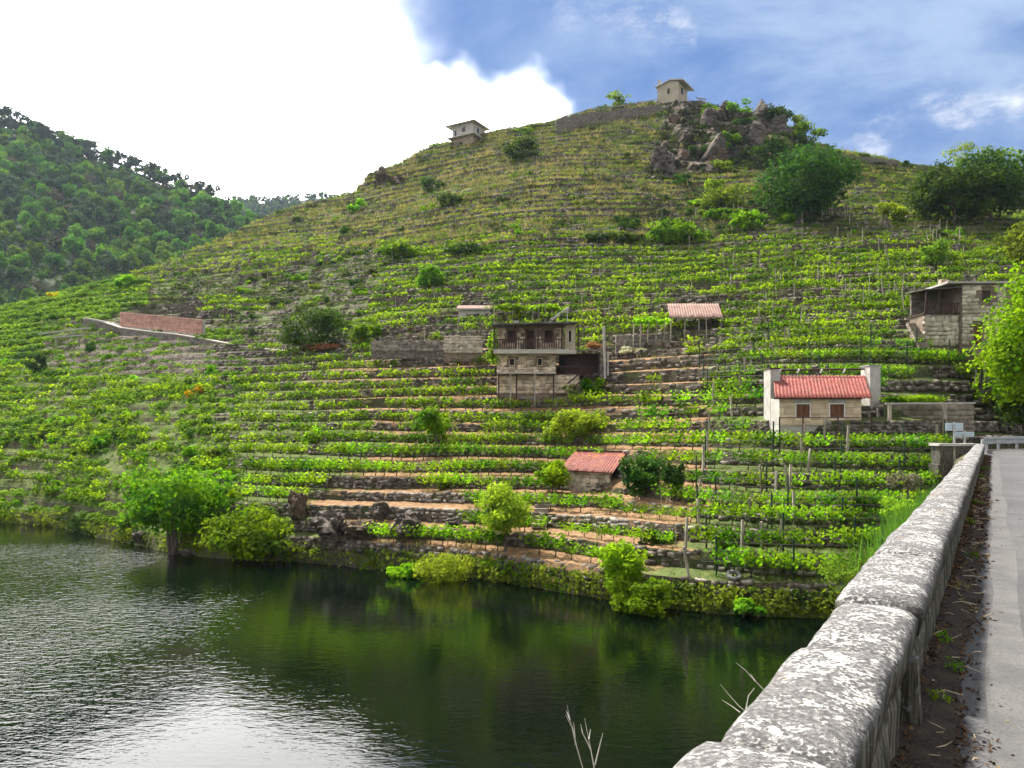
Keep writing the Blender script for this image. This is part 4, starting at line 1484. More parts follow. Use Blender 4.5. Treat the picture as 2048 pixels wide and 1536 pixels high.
M_RUBBLE = rubble("granite_rubble", (0.32, 0.245, 0.17), (0.68, 0.56, 0.42), (0.15, 0.11, 0.08), 3.0)
M_RUBBLE_GREY = rubble("grey_rubble", (0.30, 0.255, 0.20), (0.60, 0.53, 0.43), (0.14, 0.115, 0.09), 2.6)
M_RUBBLE_DARK = rubble("dark_rubble", (0.13, 0.115, 0.10), (0.25, 0.22, 0.19), (0.07, 0.06, 0.055), 2.6)
M_MORTAR = surface("earth_mortar", (0.15, 0.115, 0.085), (0.24, 0.19, 0.145), 2.0, 0.95)
M_PLASTER = surface("plaster", (0.40, 0.375, 0.335), (0.52, 0.49, 0.445), 1.3, 0.9, (0.31, 0.285, 0.255), 0.3, 0.02, local=True)
M_CREAM = surface("cream_render", (0.36, 0.31, 0.24), (0.46, 0.405, 0.32), 0.7, 0.9, (0.27, 0.23, 0.185), 0.3, 0.02, local=True)
M_CONCRETE = surface("concrete", (0.33, 0.31, 0.285), (0.46, 0.44, 0.41), 1.6, 0.9, (0.22, 0.21, 0.19), 0.3, 0.02)
M_BLOCK = surface("granite_block", (0.50, 0.39, 0.265), (0.64, 0.51, 0.36), 2.5, 0.9, (0.34, 0.28, 0.21), 0.35, 0.02, rnd=0.35)
M_BLOCK_GREY = surface("grey_granite_block", (0.15, 0.125, 0.095), (0.27, 0.235, 0.19), 2.5, 0.9, (0.09, 0.078, 0.062), 0.5, 0.03, rnd=0.5)
M_PINK = surface("pink_block", (0.36, 0.17, 0.13), (0.48, 0.27, 0.21), 1.5, 0.9, (0.52, 0.40, 0.35), 0.3, 0.02, rnd=0.35)
M_DARKWOOD = surface("dark_timber", (0.035, 0.018, 0.016), (0.07, 0.038, 0.03), 5, 0.75)
M_BROWNWOOD = surface("brown_shutter", (0.09, 0.035, 0.014), (0.16, 0.07, 0.028), 6, 0.6, stretch=(1, 1, 0.15), local=True)
M_DARK = surface("dark_interior", (0.012, 0.010, 0.011), (0.02, 0.018, 0.018), 3, 0.95)
M_WHITE = surface("white_frame", (0.70, 0.68, 0.64), (0.78, 0.77, 0.74), 3, 0.7)
M_STEEL = surface("galvanised_steel", (0.30, 0.32, 0.34), (0.42, 0.445, 0.46), 2.5, 0.45, metallic=0.35)
M_SIGN = surface("sign_back", (0.42, 0.52, 0.60), (0.50, 0.60, 0.67), 2.0, 0.4)
M_SLATE = surface("slate_roof", (0.06, 0.055, 0.055), (0.13, 0.12, 0.115), 2.0, 0.8)
m_glass, t = material("window_pane")
finish(t, principled(t, (0.02, 0.025, 0.03), 0.1, None, 0, 0.6))


def corrugated_mat(name, base, pale, stain, amount):
    m, t = material(name)
    a = t.noise(objco(t), 1.1, 4, 0.65)
    b = t.noise(t.scale(objco(t), (3, 0.6, 1)), 5, 3, 0.6)
    c = t.mix(t.step(b, 0.42, 0.66), base, pale)
    c = t.mix(t.math('MULTIPLY', t.step(a, 0.52, 0.66), amount), c, stain)
    finish(t, principled(t, c, 0.7, bump(t, b, 0.3, 0.01), 0, 0.3))
    return m


M_REDTIN = corrugated_mat("red_corrugated", (0.17, 0.028, 0.021), (0.29, 0.10, 0.078), (0.13, 0.042, 0.032), 0.85)
M_OLDTIN = corrugated_mat("faded_red_corrugated", (0.15, 0.032, 0.026), (0.24, 0.095, 0.075), (0.27, 0.095, 0.035), 0.95)
M_TILE = corrugated_mat("clay_tile", (0.17, 0.085, 0.065), (0.27, 0.185, 0.155), (0.11, 0.065, 0.052), 0.8)


def wavy_roof(name, parent, mat, x0, x1, eave, ridge, pitch, amp, droop=0.0, ny=5, skew=0.0, jit=0.0, seed=3):
    """one corrugated sheet from eave (y, z) up to ridge (y, z), with thickness"""
    r = random.Random(seed)
    nx = int((x1 - x0) / pitch * 4) + 1
    xs = np.linspace(x0, x1, nx)
    V = []
    for th in (0.0, -0.05):
        for j in range(ny):
            f = j / (ny - 1)
            y = eave[0] + (ridge[0] - eave[0]) * f
            z = eave[1] + (ridge[1] - eave[1]) * f
            for x in xs:
                V.append((x + skew * f, y + (r.uniform(-jit, jit) if j == 0 else 0), z + amp * math.sin(2 * math.pi * (x - x0) / pitch) + th - droop * (x - x0) / (x1 - x0) * (1 - f) + r.uniform(-jit, jit) * 0.4))
    n = nx * ny
    Fc = []
    for j in range(ny - 1):
        for i in range(nx - 1):
            a = j * nx + i
            Fc.append((a, a + 1, a + nx + 1, a + nx))
            Fc.append((n + a, n + a + nx, n + a + nx + 1, n + a + 1))
    for i in range(nx - 1):
        Fc.append((i, n + i, n + i + 1, i + 1))
        a = (ny - 1) * nx + i
        Fc.append((a, a + 1, n + a + 1, n + a))
    for j in range(ny - 1):
        a = j * nx
        Fc.append((a, a + nx, n + a + nx, n + a))
        a = j * nx + nx - 1
        Fc.append((a, n + a, n + a + nx, a + nx))
    return MB().add(V, Fc).build(name, mat, parent, True)


def opening(parent, name, x0, x1, z0, z1, y, frame_mat, frame_w, inner_mat, leaf_mat=None, deep=0.1, sill=True):
    """window or door: frame with a sunk infill, and its pieces under it"""
    fm = MB()
    fm.box(x0 - frame_w, x0, y - 0.04, y + deep, z0 - frame_w, z1 + frame_w)
    fm.box(x1, x1 + frame_w, y - 0.04, y + deep, z0 - frame_w, z1 + frame_w)
    fm.box(x0, x1, y - 0.038, y + deep, z1, z1 + frame_w)
    fm.box(x0, x1, y - 0.038, y + deep, z0 - frame_w, z0)
    o = fm.build(name, frame_mat, parent)
    if leaf_mat:
        mid = (x0 + x1) / 2
        for a, b_ in ((x0 + 0.01, mid - 0.012), (mid + 0.012, x1 - 0.01)):
            s = MB().box(a, b_, y - 0.015, y + 0.02, z0 + 0.01, z1 - 0.01)
            for z in (z0 + 0.06, (z0 + z1) / 2, z1 - 0.08):
                s.box(a + 0.03, b_ - 0.03, y - 0.035, y - 0.017, z - 0.03, z + 0.03)
            s.build("shutter", leaf_mat, o)
        MB().box(x0, x1, y + 0.03, y + 0.06, z0, z1).build("pane", inner_mat, o)
    else:
        MB().box(x0, x1, y + 0.01, y + 0.05, z0, z1).build("pane", inner_mat, o)
    return o


def wall_with_holes(x0, x1, z0, z1, y, thick, holes):
    """front wall slab built round its openings, so that each opening is a real hole"""
    mb = MB()
    xs = sorted({x0, x1, *[h[0] for h in holes], *[h[1] for h in holes]})
    zs = sorted({z0, z1, *[h[2] for h in holes], *[h[3] for h in holes]})
    for i in range(len(xs) - 1):
        run = None
        for j in range(len(zs) - 1):
            cx, cz = (xs[i] + xs[i + 1]) / 2, (zs[j] + zs[j + 1]) / 2
            solid = not any(h[0] < cx < h[1] and h[2] < cz < h[3] for h in holes)
            if solid:
                run = [run[0], zs[j + 1]] if run else [zs[j], zs[j + 1]]
            if run and (not solid or j == len(zs) - 2):
                mb.box(xs[i], xs[i + 1], y, y + thick, run[0], run[1])
                run = None
    return mb


# ------------------------------------------------------------------ the balcony house
Yh = 66.0
s = Yh / F
H = empty("balcony_house", P(993, 787, Yh))
tag(H, "two storey granite house with a dark wooden balcony across its front", "house")
hx = lambda px: (px - 993) * s
hz_ = lambda py: (787 - py) * s
W_low = hx(1112)
lo_holes = [(hx(1018), hx(1030), hz_(732), hz_(716)), (hx(1074), hx(1085), hz_(732), hz_(716))]
mb = wall_with_holes(0, W_low, 0.3 - 1.5, hz_(708), 0, 0.35, lo_holes)
mb.box(0, 0.35, 0.352, 5.0, -1.2, hz_(708)).box(W_low - 0.35, W_low, 0.352, 5.0, -1.2, hz_(708)).box(0.36, W_low - 0.36, 1.2, 1.3, 0, hz_(710))
mb.build("wall", M_MORTAR, H)
for h in lo_holes:
    opening(H, "window", h[0] + 0.07, h[1] - 0.07, h[2] + 0.07, h[3] - 0.07, 0.06, M_BLOCK, 0.07, M_DARK)
MB().box(-0.25, hx(1135), -1.0, 0.6, hz_(709), hz_(701)).box(hx(1135) - 0.002, hx(1152), -0.3, 0.6, hz_(708), hz_(701)).build("balcony_slab", M_PLASTER, H)
up_holes = [(hx(1015), hx(1030), hz_(684), hz_(660)), (hx(1053), hx(1068), hz_(701), hz_(660)), (hx(1090), hx(1106), hz_(684), hz_(660))]
mb = wall_with_holes(0.05, hx(1128), hz_(701), hz_(650), 0.25, 0.3, up_holes)
mb.box(0.05, 0.35, 0.552, 5.0, hz_(701), hz_(652))
mb.build("upper_wall", M_MORTAR, H)
for h in up_holes:
    opening(H, "door" if h[2] < hz_(690) else "window", h[0] + 0.06, h[1] - 0.06, h[2] + 0.06, h[3] - 0.06, 0.29, M_DARKWOOD, 0.06, M_DARK, M_DARKWOOD)
bay_h = [(hx(1136), hx(1143), hz_(686), hz_(661))]
mb = wall_with_holes(hx(1130), hx(1150), hz_(701), hz_(651), -0.28, 0.3, bay_h)
mb.box(hx(1150) - 0.3, hx(1150), 0.022, 4.8, hz_(701), hz_(652))
bay = mb.build("bay_wall", M_CREAM, H)
opening(H, "window", bay_h[0][0] + 0.05, bay_h[0][1] - 0.05, bay_h[0][2] + 0.05, bay_h[0][3] - 0.05, -0.24, M_PLASTER, 0.05, M_DARK)
# roof, nearly flat, sheets over rafters
mb = MB().add([(hx(984), -1.35, hz_(654)), (hx(1153), -1.35, hz_(650)), (hx(1153), 5.4, hz_(650) + 0.55), (hx(984), 5.4, hz_(654) + 0.55),
               (hx(984), -1.35, hz_(654) + 0.13), (hx(1153), -1.35, hz_(650) + 0.13), (hx(1153), 5.4, hz_(650) + 0.68), (hx(984), 5.4, hz_(654) + 0.68)],
              [(0, 3, 2, 1), (4, 5, 6, 7), (0, 1, 5, 4), (1, 2, 6, 5), (2, 3, 7, 6), (3, 0, 4, 7)])
rf = mb.build("roof", M_SLATE, H)
MB().box(hx(1029), hx(1037), 1.6, 2.0, hz_(654), hz_(638)).box(hx(1028), hx(1038), 1.55, 2.05, hz_(638), hz_(636)).build("chimney", M_CONCRETE, rf)
MB().bar((hx(1138), 2.0, hz_(650)), (hx(1138), 2.0, hz_(612)), 0.05).bar((hx(1133), 2, hz_(618)), (hx(1143), 2, hz_(618)), 0.03).build("aerial", M_STEEL, rf)
# railing
rl = MB().box(-0.2, hx(1122), -0.97, -0.90, hz_(682.5), hz_(680.5)).build("railing", M_DARKWOOD, H)
x = -0.15
while x < hx(1121):
    MB().box(x, x + 0.085, -0.955, -0.915, hz_(701) + 0.05, hz_(682.6)).build("baluster", M_DARKWOOD, rl)
    x += 0.205
for px in (989, 1031.5, 1075.5, 1122.5):
    MB().box(hx(px) - 0.07, hx(px) + 0.07, -0.99, -0.86, hz_(701), hz_(653) - 0.05).build("balcony_post", M_DARKWOOD, H)
# ground floor terrace with stair on the bridge side
MB().box(W_low + 0.002, hx(1160), 0.2, 3.0, -1.2, hz_(748)).build("terrace_base", M_MORTAR, H)
MB().box(0.1, W_low - 0.05, -0.9, -0.003, hz_(748.5), hz_(745.5)).build("ledge", M_PLASTER, H)
for px in (998, 1021, 1033, 1069, 1106):
    MB().box(hx(px) - 0.06, hx(px) + 0.06, -0.86, -0.74, -1.3, hz_(748.6)).build("ledge_post", M_DARKWOOD if px in (998, 1033, 1106) else M_WOOD, H)
tr = MB().box(W_low + 0.05, hx(1172), 0.16, 0.22, hz_(733), hz_(731)).build("terrace_railing", M_DARKWOOD, H)
for i in range(11):
    xx = W_low + 0.1 + i * (hx(1172) - W_low - 0.15) / 10
    MB().box(xx, xx + 0.06, 0.165, 0.215, hz_(748), hz_(733)).build("baluster", M_DARKWOOD, tr)
MB().box(hx(1120), hx(1210), 1.6, 2.0, hz_(750), hz_(704)).build("back_wall", M_DARKWOOD, H)  # dark timber colour stands in for the shade inside the porch
MB().box(hx(1200), hx(1206), 0.0, 1.59, hz_(765), hz_(704)).build("porch_shade_wall", M_RUBBLE_DARK, H)  # added wall that keeps the porch recess in shade
opening(H, "door", hx(1122), hx(1133), hz_(747), hz_(714), 1.55, M_DARKWOOD, 0.05, M_DARK)
MB().add([(hx(1128), -0.2, hz_(702)), (hx(1212), 0.1, hz_(702)), (hx(1212), 3.5, hz_(694)), (hx(1128), 3.5, hz_(694)), (hx(1128), -0.2, hz_(700)), (hx(1212), 0.1, hz_(700)), (hx(1212), 3.5, hz_(692)), (hx(1128), 3.5, hz_(692))],
         [(0, 3, 2, 1), (4, 5, 6, 7), (0, 1, 5, 4), (1, 2, 6, 5), (2, 3, 7, 6), (3, 0, 4, 7)]).build("porch_roof", M_RUBBLE_DARK, H)
for a, b_, m_, wd in (((hx(1209), -0.3, hz_(758)), (hx(1207), -0.3, hz_(654)), M_CONCRETE, 0.2), ((hx(1216), 0.1, hz_(752)), (hx(1216), 0.1, hz_(703)), M_CONCRETE, 0.16), ((hx(1156), -0.2, hz_(700)), (hx(1156), -0.2, hz_(650)), M_DARKWOOD, 0.14)):
    MB().bar(a, b_, wd).build("porch_post", m_, H)
for a, b_ in (((hx(1134), -0.5, hz_(768)), (hx(1165), -0.4, hz_(742))), ((hx(1146), -0.5, hz_(777)), (hx(1178), -0.4, hz_(745)))):
    MB().bar(a, b_, 0.12).build("stair_beam", M_DARKWOOD, H)
M_WARM = surface("warm_granite", (0.44, 0.345, 0.24), (0.72, 0.60, 0.46), 1.7, 0.92, (0.28, 0.22, 0.16), 0.5, 0.02, rnd=0.7)
M_COOL = surface("pale_granite", (0.36, 0.31, 0.245), (0.58, 0.515, 0.425), 1.7, 0.92, (0.24, 0.205, 0.165), 0.5, 0.02, rnd=0.55)
COOL = [np_mesh("stone", v, f, M_COOL) for v, f in STONES]
WARM = [np_mesh("stone", v, f, M_WARM) for v, f in STONES]
clad(H, hx(1160) - 0.1, hz_(750) - 0.05, 0.46, 0.30, -0.03, 0.03, 0.0, data=WARM, depth=0.14, seed=4, rot=0.08)
clad(H, W_low - 0.04, hz_(709) - hz_(745), 0.40, 0.26, -0.03, 0.02, hz_(745), [(q[0] - 0.05, q[1] + 0.05, q[2] - 0.05, q[3] + 0.05) for q in lo_holes], WARM, 0.14, "stone", 0.2, 14, 0.08)
clad(H, hx(1128) - 0.1, hz_(655) - hz_(701), 0.42, 0.27, 0.22, 0.07, hz_(701), [(q[0] - 0.05, q[1] + 0.05, q[2] - 0.05, q[3] + 0.05) for q in up_holes], WARM, 0.14, "stone", 0.2, 15, 0.08)

# ------------------------------------------------------------------ the cottage with the red corrugated roof
Yc = 47.5
s2 = Yc / F
C = empty("red_roof_cottage", P(1559, 852, Yc))
tag(C, "small pale stone cottage with a bright red corrugated roof by the road", "house")
cx_ = lambda px: (px - 1559) * s2
cz_ = lambda py: (852 - py) * s2
wins = [(cx_(1590), cx_(1621), cz_(836), cz_(806.5)), (cx_(1657.5), cx_(1689.5), cz_(836), cz_(806.5))]
mb = wall_with_holes(0, cx_(1722), -1.2, cz_(796), 0, 0.3, wins)
mb.box(0, 0.3, 0.302, 2.9, -1.2, cz_(796)).box(cx_(1722) - 0.3, cx_(1722), 0.302, 2.9, -1.2, cz_(796)).box(0.3, cx_(1722) - 0.3, 2.6, 2.9, -1.2, cz_(790))
mb.build("wall", M_CONCRETE, C)
BLK = []
for i in range(5):
    r = random.Random(60 + i)
    j = lambda: r.uniform(-0.012, 0.012)
    v = np.array([(-.5, .5, -.5), (.5, .5, -.5), (.5, .5, .5), (-.5, .5, .5), (-.48 + j(), -.5, -.45 + j()), (.48 + j(), -.5, -.45 + j()), (.48 + j(), -.5, .45 + j()), (-.48 + j(), -.5, .45 + j())])
    BLK.append((v, np.array([(0, 1, 5, 4), (1, 2, 6, 5), (2, 3, 7, 6), (3, 0, 4, 7), (4, 5, 6, 7)])))
BLK_PALE = [np_mesh("block", v, f, M_BLOCK) for v, f in BLK]
BLK_GREY = [np_mesh("block", v, f, M_BLOCK_GREY) for v, f in BLK]
BLK_PINK = [np_mesh("block", v, f, M_PINK) for v, f in BLK]
wh = [(q[0] - 0.02, q[1] + 0.02, q[2] - 0.02, q[3] + 0.02) for q in wins]
for x0, x1 in ((0, wh[0][0]), (wh[0][1], wh[1][0]), (wh[1][1], cx_(1722))):
    clad(C, x1 - x0, cz_(797) - 0.02, 0.85, 0.36, -0.03, x0, 0.02, (), BLK_PALE, 0.07, "block", 0.02, 5 + int(x0 * 3), 0.0)
clad(C, wh[0][1] - wh[0][0], wh[0][2] - 0.02, 0.8, 0.3, -0.03, wh[0][0], 0.02, (), BLK_PALE, 0.07, "block", 0.02, 8, 0.0)
clad(C, wh[1][1] - wh[1][0], wh[1][2] - 0.02, 0.8, 0.3, -0.03, wh[1][0], 0.02, (), BLK_PALE, 0.07, "block", 0.02, 9, 0.0)
for q in wins:
    opening(C, "window", q[0] + 0.06, q[1] - 0.06, q[2] + 0.06, q[3] - 0.06, -0.02, M_WHITE, 0.06, M_DARK, M_BROWNWOOD)
eav = (-0.45, cz_(795.5))
rdg = (2.35, cz_(743) - 0.10)
wavy_roof("roof", C, M_REDTIN, cx_(1545), cx_(1738), eav, rdg, 0.228, 0.035, skew=0.85)
MB().box(cx_(1546), cx_(1724), -0.16, -0.06, cz_(798.5), cz_(796.5)).build("eave_board", M_DARKWOOD, C)
for a, b_, top, nm in ((-0.02, 0.62, 736, "end_pier"), (6.5, 7.19, 729, "end_pier")):
    MB().box(a, b_, 1.6, 2.9, -1.0, cz_(top) + 0.06).build(nm, M_CONCRETE, C)
MB().box(6.35, 7.25, 1.72, 2.9, -1.0, cz_(822)).build("pier_foot", M_CONCRETE, C)
MB().box(-0.06, 0.66, 1.55, 2.95, cz_(736) + 0.062, cz_(733) + 0.05).build("pier_cap", M_DARKWOOD, C)
MB().box(6.45, 7.24, 1.55, 2.95, cz_(729) + 0.062, cz_(727) + 0.05).build("pier_cap", M_CONCRETE, C)
rp_ = MB().tube([(0.62, 2.36, cz_(739) + 0.12), (6.5, 2.36, cz_(736.5) + 0.12)], 0.06, 8).build("ridge_pipe", M_DARKWOOD, C)
for px in (1586, 1624, 1672, 1720):
    MB().bar((cx_(px) - 0.07, 2.28, cz_(741)), (cx_(px) + 0.07, 2.28, cz_(736) + 0.1), 0.08).build("bracket", M_WHITE, rp_)
fr = MB().bar((cx_(1545), -1.15, cz_(835.5)), (cx_(1727), -1.15, cz_(835.5)), 0.05).build("front_rail", M_DARKWOOD, C)
for px in (1546, 1592, 1660, 1726):
    MB().bar((cx_(px), -1.15, -1.9), (cx_(px), -1.15, cz_(834)), 0.07).build("rail_post", M_DARKWOOD, fr)
sh_ = MB().box(cx_(1726) + 0.5, cx_(1768) + 0.6, 1.3, 1.5, -0.9, cz_(822)).build("lean_to", M_DARK, C)
for a, b_ in (((1726, 824), (1768, 823)), ((1726, 840), (1772, 840)), ((1730, 870), (1730, 822)), ((1752, 870), (1752, 822)), ((1768, 872), (1768, 815))):
    MB().bar((cx_(a[0]), 0.9, cz_(a[1])), (cx_(b_[0]), 0.9, cz_(b_[1])), 0.09).build("timber", M_WOOD, sh_)

# pergola and block wall to the road side of the cottage
Yw = 49.5
s3 = Yw / F
BW = empty("block_wall", P(1770, 868, Yw))
tag(BW, "retaining wall of large squared granite blocks behind the pergola", "stone wall")
bwL, bwH = (1946 - 1770) * s3, (868 - 808) * s3
MB().box(0, bwL, 0, 0.6, -1.5, bwH).build("core", M_RUBBLE_DARK, BW)
clad(BW, bwL, bwH + 0.3, 0.72, 0.32, -0.05, 0, -0.3, (), BLK_GREY, 0.14, "block", 0.05, 12, 0.015)
PG = empty("vine_pergola", P(1776, 868, 47.6))
tag(PG, "low pergola on granite posts carrying vines beside the cottage", "pergola")
s4 = 47.6 / F
gx = lambda px: (px - 1776) * s4
gz = lambda py: (868 - py) * s4
for px in (1779, 1889):
    MB().box(gx(px) - 0.09, gx(px) + 0.09, -0.1, 0.08, -1.0, gz(808)).build("post", M_WOOD, PG)
for yy in (-0.05, 1.3):
    MB().bar((gx(1770), yy, gz(807)), (gx(1950), yy, gz(806)), 0.1).build("beam", M_WOOD if yy > 0 else M_CONCRETE, PG)
cmx, _ = crown_mesh(2222, 2.75, 0.8, 0.30, 40, 1500, 0.2, M_VINE, 0.2, 0.6, name="vine_cover")
link("vine_cover", cmx, PG, (gx(1846), 0.7, gz(797)))

# ------------------------------------------------------------------ tool hut
Yt = 51.5
s5 = Yt / F
T = empty("tool_hut", P(1137, 990, Yt), math.radians(-24))
tag(T, "low rubble hut with a rusty faded red roof among the vines", "hut")
tw, td, th = 2.95, 2.6, 1.75
MB().box(0, tw, 0, 0.3, -1.0, th - 0.06).box(0, 0.3, 0.302, td, -1.0, th + 0.3).box(tw - 0.3, tw, 1.35, td, -1.0, th + 0.5).box(0.3, tw - 0.3, td - 0.3, td - 0.002, -1.0, th + 0.7).build("wall", M_RUBBLE_DARK, T)
clad(T, tw, th - 0.1, 0.46, 0.27, -0.05, 0, 0, (), COOL, 0.16, "stone", 0.25, 21, 0.15)
MB().box(tw - 0.27, tw - 0.05, 0.32, 1.33, -0.5, th - 0.1).build("doorway", M_DARK, T)
MB().box(tw - 0.04, tw + 0.04, 0.32, 0.42, -0.5, th - 0.1).build("door_post", M_BROWNWOOD, T)
MB().box(tw + 0.02, tw + 0.1, 0.95, 1.3, -0.4, th - 0.2).build("door", M_DARKWOOD, T)
wavy_roof("roof", T, M_OLDTIN, -0.55, tw + 0.35, (-0.5, th + 0.02), (td + 0.35, th + 1.15), 0.20, 0.03, droop=0.12, jit=0.03, seed=9)
MB().bar((-0.4, td + 0.3, th + 1.22), (tw + 0.3, td + 0.3, th + 1.16), 0.12).build("ridge_beam", M_DARKWOOD, T)
MB().box(tw + 0.15, tw + 1.5, 0.2, 1.4, -0.35, -0.1).build("doorstep", M_CONCRETE, T)

# ------------------------------------------------------------------ stone house by the big tree
Yu = 57.5
s6 = Yu / F
U = empty("corner_house", P(1924, 690, Yu))
tag(U, "grey stone house half hidden behind the big roadside tree", "house")
ux = lambda px: (px - 1924) * s6
uz = lambda py: (690 - py) * s6
uh = [(ux(1964), ux(1981), uz(604), uz(581)), (ux(1948), ux(1964), uz(690), uz(650))]
mb = wall_with_holes(0, ux(2060), -1.5, uz(568), 0, 0.35, uh)
mb.box(0, 0.35, 0.352, 4.5, -1.5, uz(568))
mb.build("wall", M_MORTAR, U)
clad(U, ux(2010), uz(570) - 0.0, 0.44, 0.27, -0.03, 0.01, 0.0, [(q[0] - 0.05, q[1] + 0.05, q[2] - 0.05, q[3] + 0.2) for q in uh], COOL, 0.14, "stone", 0.2, 24, 0.1)
MB().box(-0.05, ux(2060), -0.16, -0.002, uz(628), uz(625.5)).build("string_course", M_BLOCK_GREY, U)
opening(U, "window", uh[0][0] + 0.04, uh[0][1] - 0.04, uh[0][2] + 0.04, uh[0][3] - 0.04, 0.05, M_DARKWOOD, 0.04, M_DARK, M_DARKWOOD)
opening(U, "door", uh[1][0] + 0.04, uh[1][1] - 0.04, uh[1][2] + 0.04, uh[1][3] - 0.04, 0.08, M_BLOCK_GREY, 0.04, M_DARKWOOD, M_BROWNWOOD)
arch = MB()
for i in range(7):
    a0, a1 = math.pi * i / 7, math.pi * (i + 1) / 7
    cxm, rr = (uh[1][0] + uh[1][1]) / 2, (uh[1][1] - uh[1][0]) / 2
    arch.bar((cxm + math.cos(a0) * rr, -0.03, uz(650) + math.sin(a0) * rr * 0.55), (cxm + math.cos(a1) * rr, -0.03, uz(650) + math.sin(a1) * rr * 0.55), 0.1, 0.12)
arch.build("door_arch", M_BLOCK_GREY, U)
ur = MB().box(ux(1890), ux(2062), -0.35, 4.7, uz(568) + 0.002, uz(564)).build("roof", M_CONCRETE, U)
MB().box(ux(1898), ux(1914), 1.0, 1.5, uz(566), uz(553)).build("chimney", M_RUBBLE, ur)
MB().box(ux(1854), -0.003, 0.5, 2.5, -1.6, uz(627)).build("balcony_base", M_MORTAR, U)
clad(U, ux(1924) - ux(1854), uz(628), 0.55, 0.36, 0.42, ux(1854), 0.0, (), COOL, 0.2, "stone", 0.25, 23, 0.15)
MB().box(ux(1852), 0, 0.3, 2.6, uz(627) + 0.002, uz(624)).build("balcony_floor", M_DARKWOOD, U)
MB().box(ux(1856), -0.003, 2.4, 2.6, uz(624), uz(572)).build("back_wall", M_RUBBLE_DARK, U)
ub = MB().box(ux(1854), -0.02, 0.32, 0.4, uz(606), uz(604)).build("railing", M_DARKWOOD, U)
x = ux(1854)
while x < -0.06:
    MB().box(x, x + 0.07, 0.33, 0.39, uz(624), uz(606)).build("baluster", M_DARKWOOD, ub)
    x += 0.19
for px in (1856, 1882, 1908):
    MB().box(ux(px), ux(px) + 0.12, 0.32, 0.44, uz(624), uz(579)).build("balcony_post", M_DARKWOOD, U)
MB().add([(ux(1848), 0.0, uz(580)), (ux(1921), 0.0, uz(575)), (ux(1921), 2.7, uz(571)), (ux(1848), 2.7, uz(575)), (ux(1848), 0.0, uz(578)), (ux(1921), 0.0, uz(573)), (ux(1921), 2.7, uz(569)), (ux(1848), 2.7, uz(573))],
         [(0, 3, 2, 1), (4, 5, 6, 7), (0, 1, 5, 4), (1, 2, 6, 5), (2, 3, 7, 6), (3, 0, 4, 7)]).build("balcony_roof", M_SLATE, U)
st_ = empty("stone_stairs", P(1838, 690, 57.0))
tag(st_, "worn stone steps climbing beside the half hidden house", "stairs")
for i in range(9):
    MB().box(0.0 + i * 0.04, 0.85 + i * 0.03, i * 0.26, i * 0.26 + 0.4, i * 0.24 - 0.2, i * 0.24 + 0.02, 0.015).build("step", M_BLOCK_GREY, st_)

# ------------------------------------------------------------------ sheds on the middle slope
p = hit(950, 632)
k_ = (p[1] - 1.6) / F
S1 = empty("vine_shed", P(918, 636, p[1] - 1.6))
tag(S1, "small whitewashed shed with a thin red roof among the vines", "shed")
MB().box(0, 62 * k_, 0, 2.2, -1.5, 17 * k_).build("wall", M_PLASTER, S1)
wavy_roof("roof", S1, M_TILE, -0.3, 66 * k_, (-0.3, 17 * k_ + 0.08), (2.4, 17 * k_ + 0.85), 0.25, 0.03)
MB().box(-0.25, 65 * k_, -0.36, -0.3, 17 * k_ - 0.05, 17 * k_ + 0.08).build("eave_board", M_PLASTER, S1)
p = hit(1395, 660)
Yk = p[1] - 2.6
k_ = Yk / F
S2 = empty("tiled_shelter", P(1338, 662, Yk))
tag(S2, "open shelter with a pink tiled roof on thin posts on the slope", "shelter")
wavy_roof("roof", S2, M_TILE, 0, 106 * k_, (-0.3, 27 * k_), (2.9, 27 * k_ + 1.75), 0.24, 0.035, skew=0.45, jit=0.02)
for x in (2, 30, 58, 102):
    MB().tube([(x * k_, -0.2, -1.2), (x * k_ + 0.05, -0.2, 27 * k_)], 0.06, 6).build("post", M_WOOD, S2)
MB().box(4 * k_, 104 * k_, 1.9, 2.2, -1, 27 * k_).build("wall", M_RUBBLE_DARK, S2)
MB().bar((-0.1, -0.25, 26 * k_), (107 * k_, -0.25, 26 * k_), 0.09).build("beam", M_WOOD, S2)
SP = empty("vine_pergola", P(1262, 668, Yk + 0.5))
tag(SP, "pergola of thin poles roofed with vines beside the tiled shelter", "pergola")
for x in (4, 18, 33, 50, 66):
    MB().tube([(x * k_, 0, -1.2), (x * k_ + 0.1, 0, 26 * k_)], 0.05, 5).build("post", M_WOOD, SP)
link("vine_cover", crown_mesh(2300, 2.6, 1.1, 0.55, 26, 700, 0.28, M_VINE, 0.2, 0.6, name="vine_cover")[0], SP, (36 * k_, 0.4, 28 * k_))
p = hit(1060, 632)
k_ = (p[1] - 2) / F
HP = empty("vine_pergola", P(985, 640, p[1] - 2.0))
tag(HP, "long pergola of bright vines on the terrace above the balcony house", "pergola")
for x in (3, 40, 80, 118, 150):
    MB().tube([(x * k_, 0, -1.0), (x * k_ + 0.05, 0, 24 * k_)], 0.06, 5).build("post", M_WOOD, HP)
for i in range(2):
    link("vine_cover", crown_mesh(2310 + i, 2.7, 1.0, 0.55, 26, 800, 0.28, M_VINE, 0.2, 0.6, name="vine_cover")[0], HP, ((35 + 78 * i) * k_, 0.3, 26 * k_))
WC = empty("water_chute", P(1102, 640, p[1] - 3.4))
tag(WC, "pale sloping concrete chute above the balcony house roof", "chute")
MB().bar((0, 0, 0), (36 * k_, 0.6, 26 * k_), 0.35, 0.25).build("channel", M_CONCRETE, WC)
MB().bar((3 * k_, 0.1, -1.2), (3 * k_, 0.1, 0.1), 0.12).build("prop", M_WOOD, WC)
